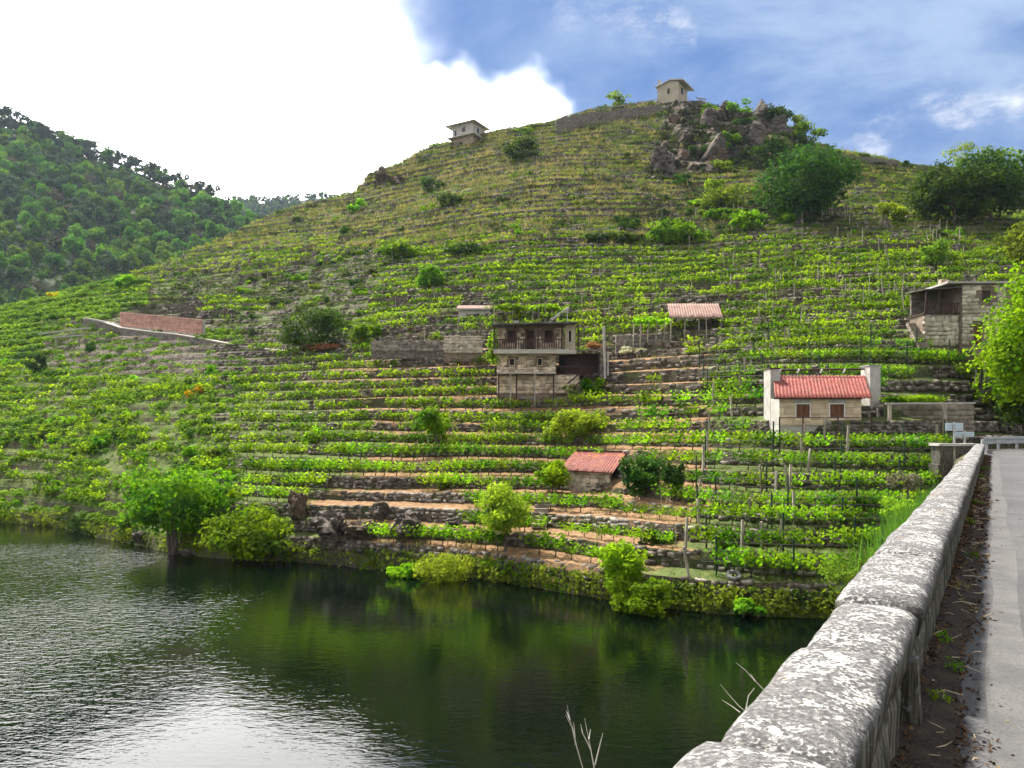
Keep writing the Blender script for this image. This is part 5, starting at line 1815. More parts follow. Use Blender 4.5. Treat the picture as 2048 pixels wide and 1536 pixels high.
MB().bar((33 * k_, 0.5, -0.6), (33 * k_, 0.5, 24 * k_), 0.12).build("prop", M_WOOD, WC)
RW = empty("retaining_wall", P(888, 706, 73.0))
tag(RW, "pale rubble retaining wall beside the balcony house", "stone wall")
k_ = 73.0 / F
MB().box(0, 77 * k_, 0, 0.5, -0.8, 34 * k_).build("core", M_MORTAR, RW)
clad(RW, 77 * k_, 34 * k_, 0.42, 0.3, -0.04, 0, 0, (), COOL, 0.16, "stone", 0.3, 31, 0.3)
RW2 = empty("retaining_wall", P(742, 702, 76.0))
tag(RW2, "low brown rubble wall running on from the pale retaining wall", "stone wall")
k_ = 76.0 / F
MB().box(0, 146 * k_, 0, 0.5, -0.8, 20 * k_).build("core", M_RUBBLE_DARK, RW2)
clad(RW2, 146 * k_, 20 * k_, 0.5, 0.3, -0.04, 0, 0, (), None, 0.16, "stone", 0.25, 33, 0.15)
RW3 = empty("retaining_wall", P(1232, 692, 70.0))
tag(RW3, "long brown rubble wall below the tiled shelter", "stone wall")
k_ = 70.0 / F
MB().box(0, 206 * k_, 0, 0.5, -0.8, 22 * k_).build("core", M_RUBBLE_DARK, RW3)
clad(RW3, 206 * k_, 22 * k_, 0.5, 0.3, -0.04, 0, 0, (), None, 0.16, "stone", 0.25, 35, 0.15)

# ------------------------------------------------------------------ block wall with its path on the far shoulder
a = P(240, 651, 112.0)
b_ = P(405, 669, 101.0)
d = b_ - a
L_ = math.hypot(d[0], d[1])
PW = empty("block_wall", a, math.atan2(d[1], d[0]))
tag(PW, "bare retaining wall of pinkish blocks above the path", "block wall")
hgt = 2.05
MB().add([(0, 0.05, -0.6), (L_, 0.05, d[2] - 0.6), (L_, 0.4, d[2] - 0.6), (0, 0.4, -0.6), (0, 0.05, hgt), (L_, 0.05, d[2] + hgt), (L_, 0.4, d[2] + hgt), (0, 0.4, hgt)],
         [(0, 3, 2, 1), (4, 5, 6, 7), (0, 1, 5, 4), (1, 2, 6, 5), (2, 3, 7, 6), (3, 0, 4, 7)]).build("core", M_CONCRETE, PW)
r = random.Random(8)
for row in range(6):
    x = -r.uniform(0, 0.5)
    while x < L_ - 0.05:
        x1 = min(x + 0.95, L_)
        x0 = max(x, 0)
        if x1 - x0 > 0.1:
            o = link("block", r.choice(BLK_PINK), PW, ((x0 + x1) / 2, 0.02, d[2] * (x0 + x1) / 2 / L_ + 0.17 + row * 0.34))
            o.scale = (x1 - x0 - 0.03, 0.1, 0.325)
            o.rotation_euler = (0, -math.atan2(d[2], L_), 0)
        x += 0.97
pts = [hit(px, py) for px, py in ((165, 634), (205, 642), (240, 654), (290, 660), (340, 666), (405, 677), (440, 684), (490, 694), (560, 702), (640, 708), (720, 712))]
pts = [np.array(P(px, py, Yq)) for px, py, Yq in ((168, 637, 117.0), (205, 644, 113.5), (240, 655, 110.5), (300, 663, 106.0), (350, 668, 102.8), (405, 677, 99.5), (440, 684, 97), (490, 693, 94), (560, 701, 90), (640, 707, 86.5), (740, 712, 81))]
M_PATH = surface("pale_path", (0.42, 0.37, 0.31), (0.55, 0.50, 0.44), 0.9, 0.95, (0.33, 0.28, 0.22))
V, Fc = [], []
for i, q in enumerate(pts):
    V += [(q[0], q[1] - 0.3, q[2] + 0.02), (q[0], q[1] + 1.5, q[2] + 0.22), (q[0], q[1] - 0.32, q[2] - 0.12)]
    if i:
        j = 3 * i
        Fc += [(j - 3, j, j + 1, j - 2), (j - 1, j + 2, j, j - 3)]
tag(MB().add(V, Fc).build("path", M_PATH), kind="structure")
V, Fc = [], []
for i, q in enumerate(pts):
    V += [(q[0], q[1] - 0.33, q[2] - 0.1), (q[0], q[1] - 0.6, q[2] - 2.4)]
    if i:
        Fc.append((2 * i - 1, 2 * i + 1, 2 * i, 2 * i - 2))
PB = MB().add(V, Fc).build("path_bank", M_RUBBLE_DARK)
tag(PB, kind="structure")
q = P(170, 637, 116.5)
FB = empty("footbridge", q)
tag(FB, "thin pale plank ramp leading off the end of the path", "ramp")
MB().bar((0, 0, 0.1), P(240, 652, 110.4) - q + np.array([0, -0.4, 0.25]), 0.5, 0.12).build("deck", M_CONCRETE, FB)
MB().bar((0.3, 0, -1.2), (0.3, 0, 0.1), 0.15).build("prop", M_DARKWOOD, FB)
q = P(78, 668, 104.0)
FB2 = empty("timber_frame", q)
tag(FB2, "low frame of pale beams on the dark stony ground below the path", "frame")
MB().bar((0, 0, 0), P(180, 656, 104.0) - q, 0.22).build("beam", M_CONCRETE, FB2)
MB().bar((2.2, -0.4, -0.55), (6.4, -0.4, -0.2), 0.16).build("beam", M_CONCRETE, FB2)
for x in (2.6, 4.2, 5.8):
    MB().bar((x, -0.4, -1.9), (x, -0.4, -0.3), 0.14).build("post", M_WOOD, FB2)

# ------------------------------------------------------------------ houses on the skyline
def hill_house(name, label, px, py, Y, rz, wf, ds, base_h, up_h, over, mats, chimney=False):
    e = empty(name, P(px, py, Y), math.radians(rz))
    tag(e, label, "house")
    return e


sL = 172.0 / F
HL = empty("hilltop_house", P(946, 291, 168.0), math.radians(-30))
tag(HL, "pale upper storey house over a stone base on the skyline", "house")
wf, dsd = 5.6, 5.0
MB().box(-wf, -0.2, 0.2, dsd, -2.5, 2.5).build("stone_base", M_RUBBLE, HL)
MB().box(-wf - 1.0, 0.6, -0.7, dsd + 0.3, 2.5, 2.72).build("floor_slab", M_PLASTER, HL)
lw = [(-wf + 0.5, -wf + 1.2, 2.9, 4.4), (-wf + 2.5, -wf + 3.6, 3.5, 4.7)]
mb = wall_with_holes(-wf, 0, 2.722, 5.3, 0, 0.3, lw)
mb.box(-0.3, 0, 0.302, dsd, 2.722, 5.3).box(-wf, -wf + 0.3, 0.302, dsd, 2.722, 5.3)
mb.build("upper_wall", M_PLASTER, HL)
for q in lw:
    opening(HL, "window", q[0] + 0.06, q[1] - 0.06, q[2] + 0.06, q[3] - 0.06, 0.06, M_WHITE, 0.06, m_glass)
MB().box(0.002, 0.05, 1.6, 2.5, 3.5, 4.5).build("window", m_glass, HL)
MB().box(-wf + 1.9, -wf + 2.6, 0.14, 0.198, 0.6, 1.4).build("window", M_DARK, HL)
x0, x1, y0, y1 = -wf - 1.5, 0.9, -0.9, dsd + 0.9
MB().add([(x0, y0, 5.3), (x1, y0, 5.3), (x1, y1, 5.3), (x0, y1, 5.3), (x0, y0, 5.45), (x1, y0, 5.45), (x1, y1, 5.45), (x0, y1, 5.45), (-wf / 2 - 0.8, dsd / 2, 6.05), (-wf / 2 + 0.8, dsd / 2, 6.05)],
         [(0, 3, 2, 1), (0, 1, 5, 4), (1, 2, 6, 5), (2, 3, 7, 6), (3, 0, 4, 7), (4, 5, 9, 8), (5, 6, 9), (6, 7, 8, 9), (7, 4, 8)]).build("roof", M_PLASTER, HL)
MB().box(0.6, 1.6, 2.0, 3.6, 1.6, 1.75).box(1.3, 1.45, 2.2, 2.35, -2, 1.6).build("side_terrace", M_CONCRETE, HL)

HR = empty("hilltop_house", P(1357, 212, 163.0), math.radians(-34))
tag(HR, "tall cream gabled house with a chimney perched above the rock face", "house")
gw, gd, eh, pk = 4.9, 5.2, 5.4, 5.95
rwin = [(-gw + 2.3, -gw + 2.9, 3.2, 4.4)]
mb = wall_with_holes(-gw, 0, -3.0, eh, 0, 0.3, rwin)
mb.add([(-gw, 0.001, eh), (0, 0.001, eh), (-gw * 0.35, 0.001, pk), (-gw, 0.301, eh), (0, 0.301, eh), (-gw * 0.35, 0.301, pk)], [(0, 1, 2), (3, 5, 4), (0, 3, 4, 1), (1, 4, 5, 2), (2, 5, 3, 0)])
mb.box(-0.3, 0, 0.302, gd, 1.5, eh).box(-gw, -gw + 0.3, 0.302, gd, -3, eh).box(-gw + 0.3, -0.3, gd - 0.3, gd - 0.002, -2, eh)
mb.build("wall", M_CREAM, HR)
MB().box(-0.9, -0.1, 0.5, gd, -4, 1.49).build("recessed_base", M_RUBBLE_DARK, HR)
opening(HR, "window", rwin[0][0] + 0.05, rwin[0][1] - 0.05, rwin[0][2] + 0.05, rwin[0][3] - 0.05, 0.08, M_DARKWOOD, 0.05, m_glass)
sw_ = MB().box(0.003, 0.05, 1.5, 2.6, 3.3, 4.7).build("window", M_DARKWOOD, HR)
MB().box(0.052, 0.07, 1.6, 2.5, 3.4, 4.6).build("pane", m_glass, sw_)
rx0, rx1, rp2 = -gw - 0.4, 1.3, -gw * 0.35
MB().add([(rx0, -0.4, eh - 0.25), (rp2, -0.4, pk + 0.05), (rx1, -0.4, eh - 0.15), (rx0, gd + 1.2, eh - 0.25), (rp2, gd + 1.2, pk + 0.05), (rx1, gd + 1.2, eh - 0.15),
          (rx0, -0.4, eh - 0.05), (rp2, -0.4, pk + 0.25), (rx1, -0.4, eh + 0.03), (rx0, gd + 1.2, eh - 0.05), (rp2, gd + 1.2, pk + 0.25), (rx1, gd + 1.2, eh + 0.03)],
         [(0, 1, 4, 3), (1, 2, 5, 4), (6, 9, 10, 7), (7, 10, 11, 8), (0, 6, 7, 1), (1, 7, 8, 2), (3, 4, 10, 9), (4, 5, 11, 10), (0, 3, 9, 6), (2, 8, 11, 5)]).build("roof", M_PLASTER, HR)
MB().box(-gw - 0.1, -gw + 0.5, 0.4, 1.0, eh - 1, pk + 1.1).build("chimney", M_CONCRETE, HR)
bl = MB().box(0.052, 1.2, 2.8, gd + 0.6, 1.5, 1.65).build("balcony", M_CONCRETE, HR)
MB().bar((1.15, 2.8, 2.5), (1.15, gd + 0.6, 2.5), 0.06).bar((1.15, 2.8, 1.65), (1.15, 2.8, 2.5), 0.06).bar((1.15, gd + 0.5, 1.65), (1.15, gd + 0.5, 2.5), 0.06).bar((1.15, 4.0, 1.65), (1.15, 4.0, 2.5), 0.05).build("balcony_rail", M_STEEL, bl)
HF = empty("timber_frame", P(1392, 205, 160.0), math.radians(-20))
tag(HF, "small timber frame jutting from the crest beside the hilltop house", "frame")
MB().bar((0, 0, 1.0), (2.0, 0, 0.4), 0.18).build("beam", M_WOOD, HF)
MB().bar((0, 1.5, 1.0), (2.0, 1.5, 0.4), 0.18).build("beam", M_WOOD, HF)
for x, y in ((1.9, 0), (1.9, 1.5)):
    MB().bar((x, y, -2.2), (x, y, 0.4), 0.16).build("post", M_WOOD, HF)
SR = empty("ridge_shed", P(1000, 274, 170.0))
tag(SR, "low grey roofed shed just showing over the skyline", "shed")
MB().box(0, 5.2, 0, 3, -2, 0.7).build("wall", M_CONCRETE, SR)
MB().add([(-0.4, -0.4, 0.7), (5.6, -0.4, 0.7), (5.6, 3.4, 0.7), (-0.4, 3.4, 0.7), (2.2, 1.5, 1.75), (3.4, 1.5, 1.75)], [(0, 3, 2, 1), (0, 1, 5, 4), (1, 2, 5), (2, 3, 4, 5), (3, 0, 4)]).build("roof", M_CREAM, SR)
WR = empty("ridge_wall", P(1112, 247, 161.0))
tag(WR, "long dark stone wall along the hilltop below the fence", "stone wall")
seg = [P(1112, 247, 161.0), P(1135, 239, 161.0), P(1200, 231, 161.0), P(1260, 224, 160.5), P(1322, 217, 160)]
for i in range(4):
    a, b_ = seg[i] - seg[0], seg[i + 1] - seg[0]
    top = 1.2 + 0.45 * i
    MB().add([(a[0], a[1], a[2] - 3), (b_[0], b_[1], b_[2] - 3), (b_[0], b_[1] + 0.6, b_[2] - 3), (a[0], a[1] + 0.6, a[2] - 3), (a[0], a[1], a[2] + 0.6), (b_[0], b_[1], b_[2] + 0.9), (b_[0], b_[1] + 0.6, b_[2] + 0.9), (a[0], a[1] + 0.6, a[2] + 0.6)],
             [(0, 3, 2, 1), (4, 5, 6, 7), (0, 1, 5, 4), (1, 2, 6, 5), (2, 3, 7, 6), (3, 0, 4, 7)]).build("wall_section", M_RUBBLE_DARK, WR)
FN = empty("ridge_fence", P(1114, 240, 161.2))
tag(FN, "light pole fence with hanging vines along the hilltop wall", "fence")
line = [(1115, 240), (1130, 232), (1160, 225), (1190, 220), (1220, 215), (1250, 210), (1280, 205), (1318, 198)]
w3 = [P(px, py, 161.2) - P(1114, 240, 161.2) for px, py in line]
for i in range(len(w3) - 1):
    MB().bar(w3[i], w3[i + 1], 0.13).build("rail", M_WOOD, FN)
for i, q in enumerate(w3):
    MB().bar((q[0], q[1], q[2] - 1.6), (q[0], q[1], q[2] + 0.1), 0.14).build("post", M_WOOD, FN)
FE = empty("ridge_wall", P(1668, 318, 148.0))
tag(FE, "dark wall along the crest between the dark tree and the airy trees", "stone wall")
MB().add([(0, 0, -1), (13.5, 1.5, -1.6), (13.5, 2.1, -1.6), (0, 0.6, -1), (0, 0, 1.1), (13.5, 1.5, 0.2), (13.5, 2.1, 0.2), (0, 0.6, 1.1)], [(0, 3, 2, 1), (4, 5, 6, 7), (0, 1, 5, 4), (1, 2, 6, 5), (2, 3, 7, 6), (3, 0, 4, 7)]).build("wall_section", M_RUBBLE_DARK, FE)
# ------------------------------------------------------------------ bridge: deck, road, parapet
ROAD_Z = ZC - 1.60


def B(sv, p, z):
    """point s metres along the bridge, p metres to the river side of the camera"""
    return (sv * RD[0] + p * RN[0], sv * RD[1] + p * RN[1], z)


m_asph, t = material("asphalt")
pv = pos(t)
n1 = t.noise(pv, 0.9, 4, 0.6)
n2 = t.noise(pv, 55, 3, 0.7)
n3 = t.noise(pv, 6, 3, 0.6)
c = t.mix(t.step(n1, 0.35, 0.68), (0.072, 0.071, 0.075), (0.10, 0.098, 0.10))
c = t.mix(t.math('MULTIPLY', t.step(n2, 0.52, 0.68), 0.7), c, (0.17, 0.168, 0.168))
c = t.mix(t.math('MULTIPLY', t.step(n2, 0.50, 0.36), 0.55), c, (0.035, 0.035, 0.038))
c = t.mix(t.math('MULTIPLY', t.step(n3, 0.60, 0.72), 0.25), c, (0.15, 0.145, 0.13))
cv = t.n('ShaderNodeTexVoronoi', feature='DISTANCE_TO_EDGE')
cv.inputs['Scale'].default_value = 0.55
cvv = t.n('ShaderNodeVectorMath', operation='MULTIPLY_ADD')
t.link(t.noise(pv, 1.6, 4, 0.6, out='Color'), cvv.inputs[0])
cvv.inputs[1].default_value = (1.1, 1.1, 0)
t.link(pv, cvv.inputs[2])
t.link(cvv.outputs[0], cv.inputs['Vector'])
crack = t.math('MULTIPLY', t.step(cv.outputs['Distance'], 0.016, 0.004), t.step(n1, 0.45, 0.6))
c = t.mix(t.math('MULTIPLY', crack, 0.75), c, (0.025, 0.025, 0.026))
patch = t.step(t.noise(pv, 0.35, 2, 0.5), 0.50, 0.53)
c = t.mix(t.math('MULTIPLY', patch, 0.35), c, (0.055, 0.055, 0.058))
finish(t, principled(t, c, 0.8, bump(t, t.math('ADD', n2, n3), 0.35, 0.012), 0, 0.25))
# road sheet: along the bridge, then bending away round the hill
mb = MB()
cl_ = [(-8.0, 0)]
V, Fc = [], []
path = []
for sv in np.arange(-8, 55, 2.5):
    path.append((B(sv, 0.40, ROAD_Z), B(sv, -5.2, ROAD_Z)))
ang0 = math.atan2(RD[1], RD[0])
cen = np.array(B(54.5, -9.5, ROAD_Z))
for i in range(1, 16):
    a = ang0 + math.pi / 2 - math.radians(6.0 * i)
    d = np.array((math.cos(a), math.sin(a), 0))
    path.append((tuple(cen + d * 10.2), tuple(cen + d * 4.6)))
for i, (a, b_) in enumerate(path):
    V += [a, b_]
    if i:
        Fc.append((2 * i - 2, 2 * i - 1, 2 * i + 1, 2 * i))
tag(mb.add(V, Fc).build("road", m_asph), kind="structure")
# paler seam of a resurfaced strip along the road
mseam = surface("worn_edge_strip", (0.09, 0.089, 0.09), (0.125, 0.122, 0.12), 3.0, 0.9, (0.06, 0.06, 0.06), fine=16)
V, Fc = [], []
for i, sv in enumerate(np.arange(-8, 46, 1.5)):
    V += [B(sv, 0.02 + 0.03 * math.sin(sv * 1.3), ROAD_Z + 0.004), B(sv, -0.22 + 0.03 * math.sin(sv * 0.9 + 1), ROAD_Z + 0.004)]
    if i:
        Fc.append((2 * i - 2, 2 * i - 1, 2 * i + 1, 2 * i))
tag(MB().add(V, Fc).build("road_edge", mseam), kind="structure")
# verge and slope that carry the road beyond the bridge
M_VERGE = surface("road_verge", (0.07, 0.06, 0.035), (0.13, 0.11, 0.06), 1.2, 0.95, (0.06, 0.085, 0.025))
V, Fc = [], []
for i, (a, b_) in enumerate(path[22:]):
    a = np.array(a)
    o = a - cen
    o[2] = 0
    o = o / np.linalg.norm(o)
    prof = ((0.0, -0.01), (0.9, -0.02), (1.5, -0.4), (2.6, -2.5))
    for dd, dz in prof:
        V.append(tuple(a + o * dd + np.array((0, 0, dz))))
    if i:
        for j in range(3):
            k0 = 4 * (i - 1) + j
            Fc.append((k0, k0 + 4, k0 + 5, k0 + 1))
tag(MB().add(V, Fc).build("road_verge", M_VERGE), kind="structure")
V, Fc = [], []
for i, (a, b_) in enumerate(path):
    b_ = np.array(b_)
    a = np.array(a)
    o = b_ - a
    o = o / np.linalg.norm(o)
    V += [tuple(b_ + np.array((0, 0, -0.006))), tuple(b_ + o * 1.6 + np.array((0, 0, -0.01))), tuple(b_ + o * 4 + np.array((0, 0, -6)))]
    if i:
        k0 = 3 * (i - 1)
        Fc += [(k0, k0 + 1, k0 + 4, k0 + 3), (k0 + 1, k0 + 2, k0 + 5, k0 + 4)]
tag(MB().add(V, Fc).build("road_shoulder", M_VERGE), kind="structure")

BR = empty("bridge_deck", B(18, -2.4, ROAD_Z - 0.6))
tag(BR, "stone bridge body carrying the road over the water", "bridge")
o0 = np.array(B(18, -2.4, ROAD_Z - 0.6))
rel = lambda q: tuple(np.array(q) - o0)
V = [rel(B(sv, p, z)) for sv in (-9, 50) for p, z in ((0.80, ROAD_Z - 0.02), (-5.6, ROAD_Z - 0.02), (-5.6, ROAD_Z - 1.3), (0.80, ROAD_Z - 1.3))]
MB().add(V, [(0, 1, 2, 3), (4, 7, 6, 5), (0, 4, 5, 1), (1, 5, 6, 2), (2, 6, 7, 3), (3, 7, 4, 0)]).build("deck_slab", M_BLOCK_GREY, BR)
for sv in (-4.0, 15.0, 33.0):
    V = [rel(B(sv + ds, p, z)) for ds in (-1.2, 1.2) for p, z in ((0.6, ROAD_Z - 1.3), (-5.2, ROAD_Z - 1.3), (-5.2, -4.0), (0.6, -4.0))]
    MB().add(V, [(0, 1, 2, 3), (4, 7, 6, 5), (0, 4, 5, 1), (1, 5, 6, 2), (2, 6, 7, 3), (3, 7, 4, 0)]).build("pier", M_BLOCK_GREY, BR)

# lichen-covered coping stones, rounded on top
m_lich, t = material("lichen_granite")
pv = pos(t)
a1 = t.noise(pv, 2.6, 3, 0.5)
a2 = t.noise(pv, 11.0, 6, 0.72, 0.4)
a3 = t.noise(pv, 44.0, 4, 0.7, 0.2)
a4 = t.noise(pv, 1.9, 3, 0.6, 0.3)
base = t.mix(t.step(a3, 0.38, 0.62), (0.075, 0.073, 0.076), (0.17, 0.166, 0.165))
lf = t.math('ADD', t.math('MULTIPLY', a2, 0.46), t.math('ADD', t.math('MULTIPLY', a3, 0.46), t.math('MULTIPLY', a1, 0.22)))
white_l = t.step(lf, 0.572, 0.632)
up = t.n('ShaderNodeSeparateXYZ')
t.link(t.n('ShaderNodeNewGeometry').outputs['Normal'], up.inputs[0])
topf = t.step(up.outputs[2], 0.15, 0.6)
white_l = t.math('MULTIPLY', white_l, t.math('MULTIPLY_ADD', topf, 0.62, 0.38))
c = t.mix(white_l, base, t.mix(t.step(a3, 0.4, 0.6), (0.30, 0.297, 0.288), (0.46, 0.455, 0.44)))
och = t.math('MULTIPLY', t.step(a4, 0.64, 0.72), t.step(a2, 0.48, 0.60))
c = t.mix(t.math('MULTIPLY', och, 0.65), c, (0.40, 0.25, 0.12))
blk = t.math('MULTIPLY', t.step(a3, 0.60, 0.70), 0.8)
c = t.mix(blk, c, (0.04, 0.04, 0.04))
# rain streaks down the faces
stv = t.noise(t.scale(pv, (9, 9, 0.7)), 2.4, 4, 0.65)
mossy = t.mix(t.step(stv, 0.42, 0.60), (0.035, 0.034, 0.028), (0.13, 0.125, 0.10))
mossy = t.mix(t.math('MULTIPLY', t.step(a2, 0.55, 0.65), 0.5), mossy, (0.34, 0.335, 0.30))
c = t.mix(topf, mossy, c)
hgt = t.math('ADD', t.math('MULTIPLY', a2, 0.8), t.math('ADD', t.math('MULTIPLY', a3, 0.5), t.math('MULTIPLY', white_l, 0.15)))
finish(t, principled(t, c, 0.95, bump(t, hgt, 0.75, 0.02), 0, 0.12))

PR = empty("bridge_parapet", B(0, 0.56, ROAD_Z))
tag(PR, "thick granite bridge parapet crusted with white lichen beside the road", "parapet")
o1 = np.array(B(0, 0.56, ROAD_Z))


def coping(s0, s1, p0, p1, z_edge, crown, thick, seed, over=0.0):
    """one coping stone: rounded top between the two long edges"""
    r = np.random.default_rng(seed)
    ns_ = max(4, int((s1 - s0) / 0.10))
    np_ = 12
    V, Fc = [], []
    ss = np.linspace(s0 + 0.011, s1 - 0.011, ns_)
    wob = r.normal(size=2) * 0.008
    for si, sv in enumerate(ss):
        endf = min(si, ns_ - 1 - si)
        en = 0.03 if endf == 0 else 0.006 if endf == 1 else 0.0
        ring = []
        for j in range(np_ + 1):
            f = j / np_
            p = p0 + (p1 - p0) * f
            edge = 4 * f * (1 - f)
            z = z_edge + crown * edge ** 0.42
            n_ = (fbm(np.array([sv * 5.1]), np.array([p * 5.1 + seed]), 611, 3)[0] - 0.5)
            z += n_ * 0.034 - en + wob[0]
            pp = p + (fbm(np.array([sv * 2.3]), np.array([f * 3 + seed]), 613, 3)[0] - 0.5) * 0.035 * (1 if j in (0, np_) else 0.3)
            ring.append((sv, pp, z))
        lo0 = (sv, p0 + 0.012 + 0.01 * math.sin(sv * 3 + seed), z_edge - thick)
        lo1 = (sv, p1 - 0.012, z_edge - thick)
        ring = [lo0] + ring + [lo1]
        for q in ring:
            V.append(tuple(np.array(B(*q)) - o1))
    m_ = np_ + 3
    for i in range(ns_ - 1):
        for j in range(m_ - 1):
            a = i * m_ + j
            Fc.append((a, a + 1, a + m_ + 1, a + m_))
        Fc.append((i * m_ + m_ - 1, i * m_, (i + 1) * m_, (i + 1) * m_ + m_ - 1))
    Fc.append(tuple(range(m_))[::-1])
    Fc.append(tuple((ns_ - 1) * m_ + j for j in range(m_)))
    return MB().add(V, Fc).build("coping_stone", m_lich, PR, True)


ZT = ZC - 1.06
r = random.Random(3)
# stretch nearest the camera, a little wider and higher
coping(-2.6, -0.2, 0.33, 0.84, ZT + 0.018, 0.055, 0.17, 1)
coping(-0.2, 2.42, 0.345, 0.83, ZT + 0.018, 0.055, 0.17, 2)
# lower stretch between the two
coping(2.45, 3.75, 0.362, 0.775, ZT - 0.014, 0.05, 0.16, 3)
coping(3.75, 4.88, 0.362, 0.775, ZT - 0.014, 0.05, 0.16, 4)
sv = 4.9
i = 5
while sv < 24.6:
    ln = r.uniform(1.5, 2.6)
    e_ = min(sv + ln, 24.8)
    coping(sv, e_, 0.34, 0.81, ZT + 0.01 + r.uniform(-0.008, 0.008), 0.058, 0.17, i)
    sv = e_
    i += 1
while sv < 47.6:
    ln = r.uniform(2.0, 3.4)
    e_ = min(sv + ln, 48.0)
    coping(sv, e_, 0.34, 0.80, ZT - 0.01 + r.uniform(-0.008, 0.008), 0.05, 0.17, i)
    sv = e_
    i += 1


def wall_block(s0, s1, p0, p1, z0, z1, seed):
    r_ = np.random.default_rng(seed)
    ns_, nz_ = max(3, int((s1 - s0) / 0.14)), 5
    V, Fc = [], []
    for a in range(ns_ + 1):
        for b_ in range(nz_ + 1):
            sv_ = s0 + 0.008 + (s1 - s0 - 0.016) * a / ns_
            z_ = z0 + (z1 - z0 - 0.01) * b_ / nz_
            edge = (a in (0, ns_)) or (b_ in (0, nz_))
            V.append((sv_, p0 + (0.018 if edge else 0.0) + (fbm(np.array([sv_ * 4]), np.array([z_ * 5]), 630 + seed, 3)[0] - 0.5) * 0.045, z_))
    n_ = len(V)
    for a in range(ns_ + 1):
        for b_ in range(nz_ + 1):
            q = V[a * (nz_ + 1) + b_]
            V.append((q[0], p1, q[2]))
    for a in range(ns_):
        for b_ in range(nz_):
            k_ = a * (nz_ + 1) + b_
            Fc.append((k_, k_ + nz_ + 1, k_ + nz_ + 2, k_ + 1))
            Fc.append((n_ + k_, n_ + k_ + 1, n_ + k_ + nz_ + 2, n_ + k_ + nz_ + 1))
    for a in range(ns_):
        for k_ in (a * (nz_ + 1), a * (nz_ + 1) + nz_):
            Fc.append((k_, n_ + k_, n_ + k_ + nz_ + 1, k_ + nz_ + 1))
    for k_ in list(range(nz_)) + [ns_ * (nz_ + 1) + q for q in range(nz_)]:
        Fc.append((k_, k_ + 1, n_ + k_ + 1, n_ + k_))
    V = [tuple(np.array(B(*q)) - o1) for q in V]
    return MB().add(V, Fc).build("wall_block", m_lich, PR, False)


sv = -2.6
i = 40
while sv < 47.8:
    ln = r.uniform(0.9, 1.7) * (1.0 if sv < 25 else 1.8)
    e_ = min(sv + ln, 48.0)
    if sv < 4.25 < e_:
        e_ = 4.25
    if abs(sv - 4.25) < 1e-6:
        wall_block(4.25, 4.40, 0.50, 0.72, ROAD_Z - 0.1, ZT - 0.2, i)     # sunk slot beside the upright slab
        sv = 4.40
        i += 1
        continue
    lip = 0.03 if sv > 4.3 or sv < 2.4 else 0.0
    wall_block(sv, e_, 0.385 - lip * 0.4, 0.74, ROAD_Z - 0.1, ZT - 0.165, i)
    sv = e_
    i += 1
V = [tuple(np.array(B(a, p, z)) - o1) for a in (4.41, 4.53) for p, z in ((0.31, ROAD_Z - 0.05), (0.395, ROAD_Z - 0.05), (0.395, ROAD_Z + 0.36), (0.33, ROAD_Z + 0.37))]
MB().add(V, [(0, 1, 2, 3), (4, 7, 6, 5), (0, 4, 5, 1), (1, 5, 6, 2), (2, 6, 7, 3), (3, 7, 4, 0)]).build("upright_slab", m_lich, PR)

# gatepost-like pillar and its low return wall at the far end
PL = empty("stone_pillar", P(1894, 928, 42.0))
tag(PL, "squat stone pillar with a capping slab beside the parapet end", "pillar")
kq = 42.0 / F
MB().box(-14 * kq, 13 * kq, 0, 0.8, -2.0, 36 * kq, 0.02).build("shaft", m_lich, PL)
MB().box(-18 * kq, 18 * kq, -0.12, 0.95, 36 * kq + 0.004, 41 * kq, 0.015).build("cap_slab", M_CONCRETE, PL)
MB().box(-20 * kq, 17 * kq, -0.1, 0.9, -2.0, -0.02, 0.02).build("plinth", m_lich, PL)
RT = empty("return_wall", P(1912, 892, 43.0))
tag(RT, "short low wall joining the pillar to the parapet end", "stone wall")
MB().box(0, 44 * kq, 0, 0.5, -1.6, 0.0, 0.02).build("core", m_lich, RT)
MB().box(-0.05, 45 * kq, -0.06, 0.56, 0.003, 0.14, 0.01).build("coping", M_CONCRETE, RT)


def sign(label, px0, px1, py0, py1, foot, Y, post_px):
    k_ = Y / F
    e = empty("road_sign", P(post_px, foot, Y))
    tag(e, label, "sign")
    MB().box((px0 - post_px) * k_, (px1 - post_px) * k_, 0.03, 0.06, (foot - py1) * k_, (foot - py0) * k_).build("panel", M_SIGN, e)
    fr_ = MB()
    for z in (0.3, 0.7):
        zz = (foot - py1) * k_ + (py1 - py0) * k_ * z
        fr_.box((px0 - post_px) * k_ + 0.05, (px1 - post_px) * k_ - 0.05, 0.005, 0.028, zz - 0.02, zz + 0.02)
    fr_.build("stiffener", M_STEEL, e)
    MB().box(-0.055, 0.055, -0.06, 0.004, -1.0, (foot - py0) * k_ + 0.06).build("post", M_STEEL, e)
    return e


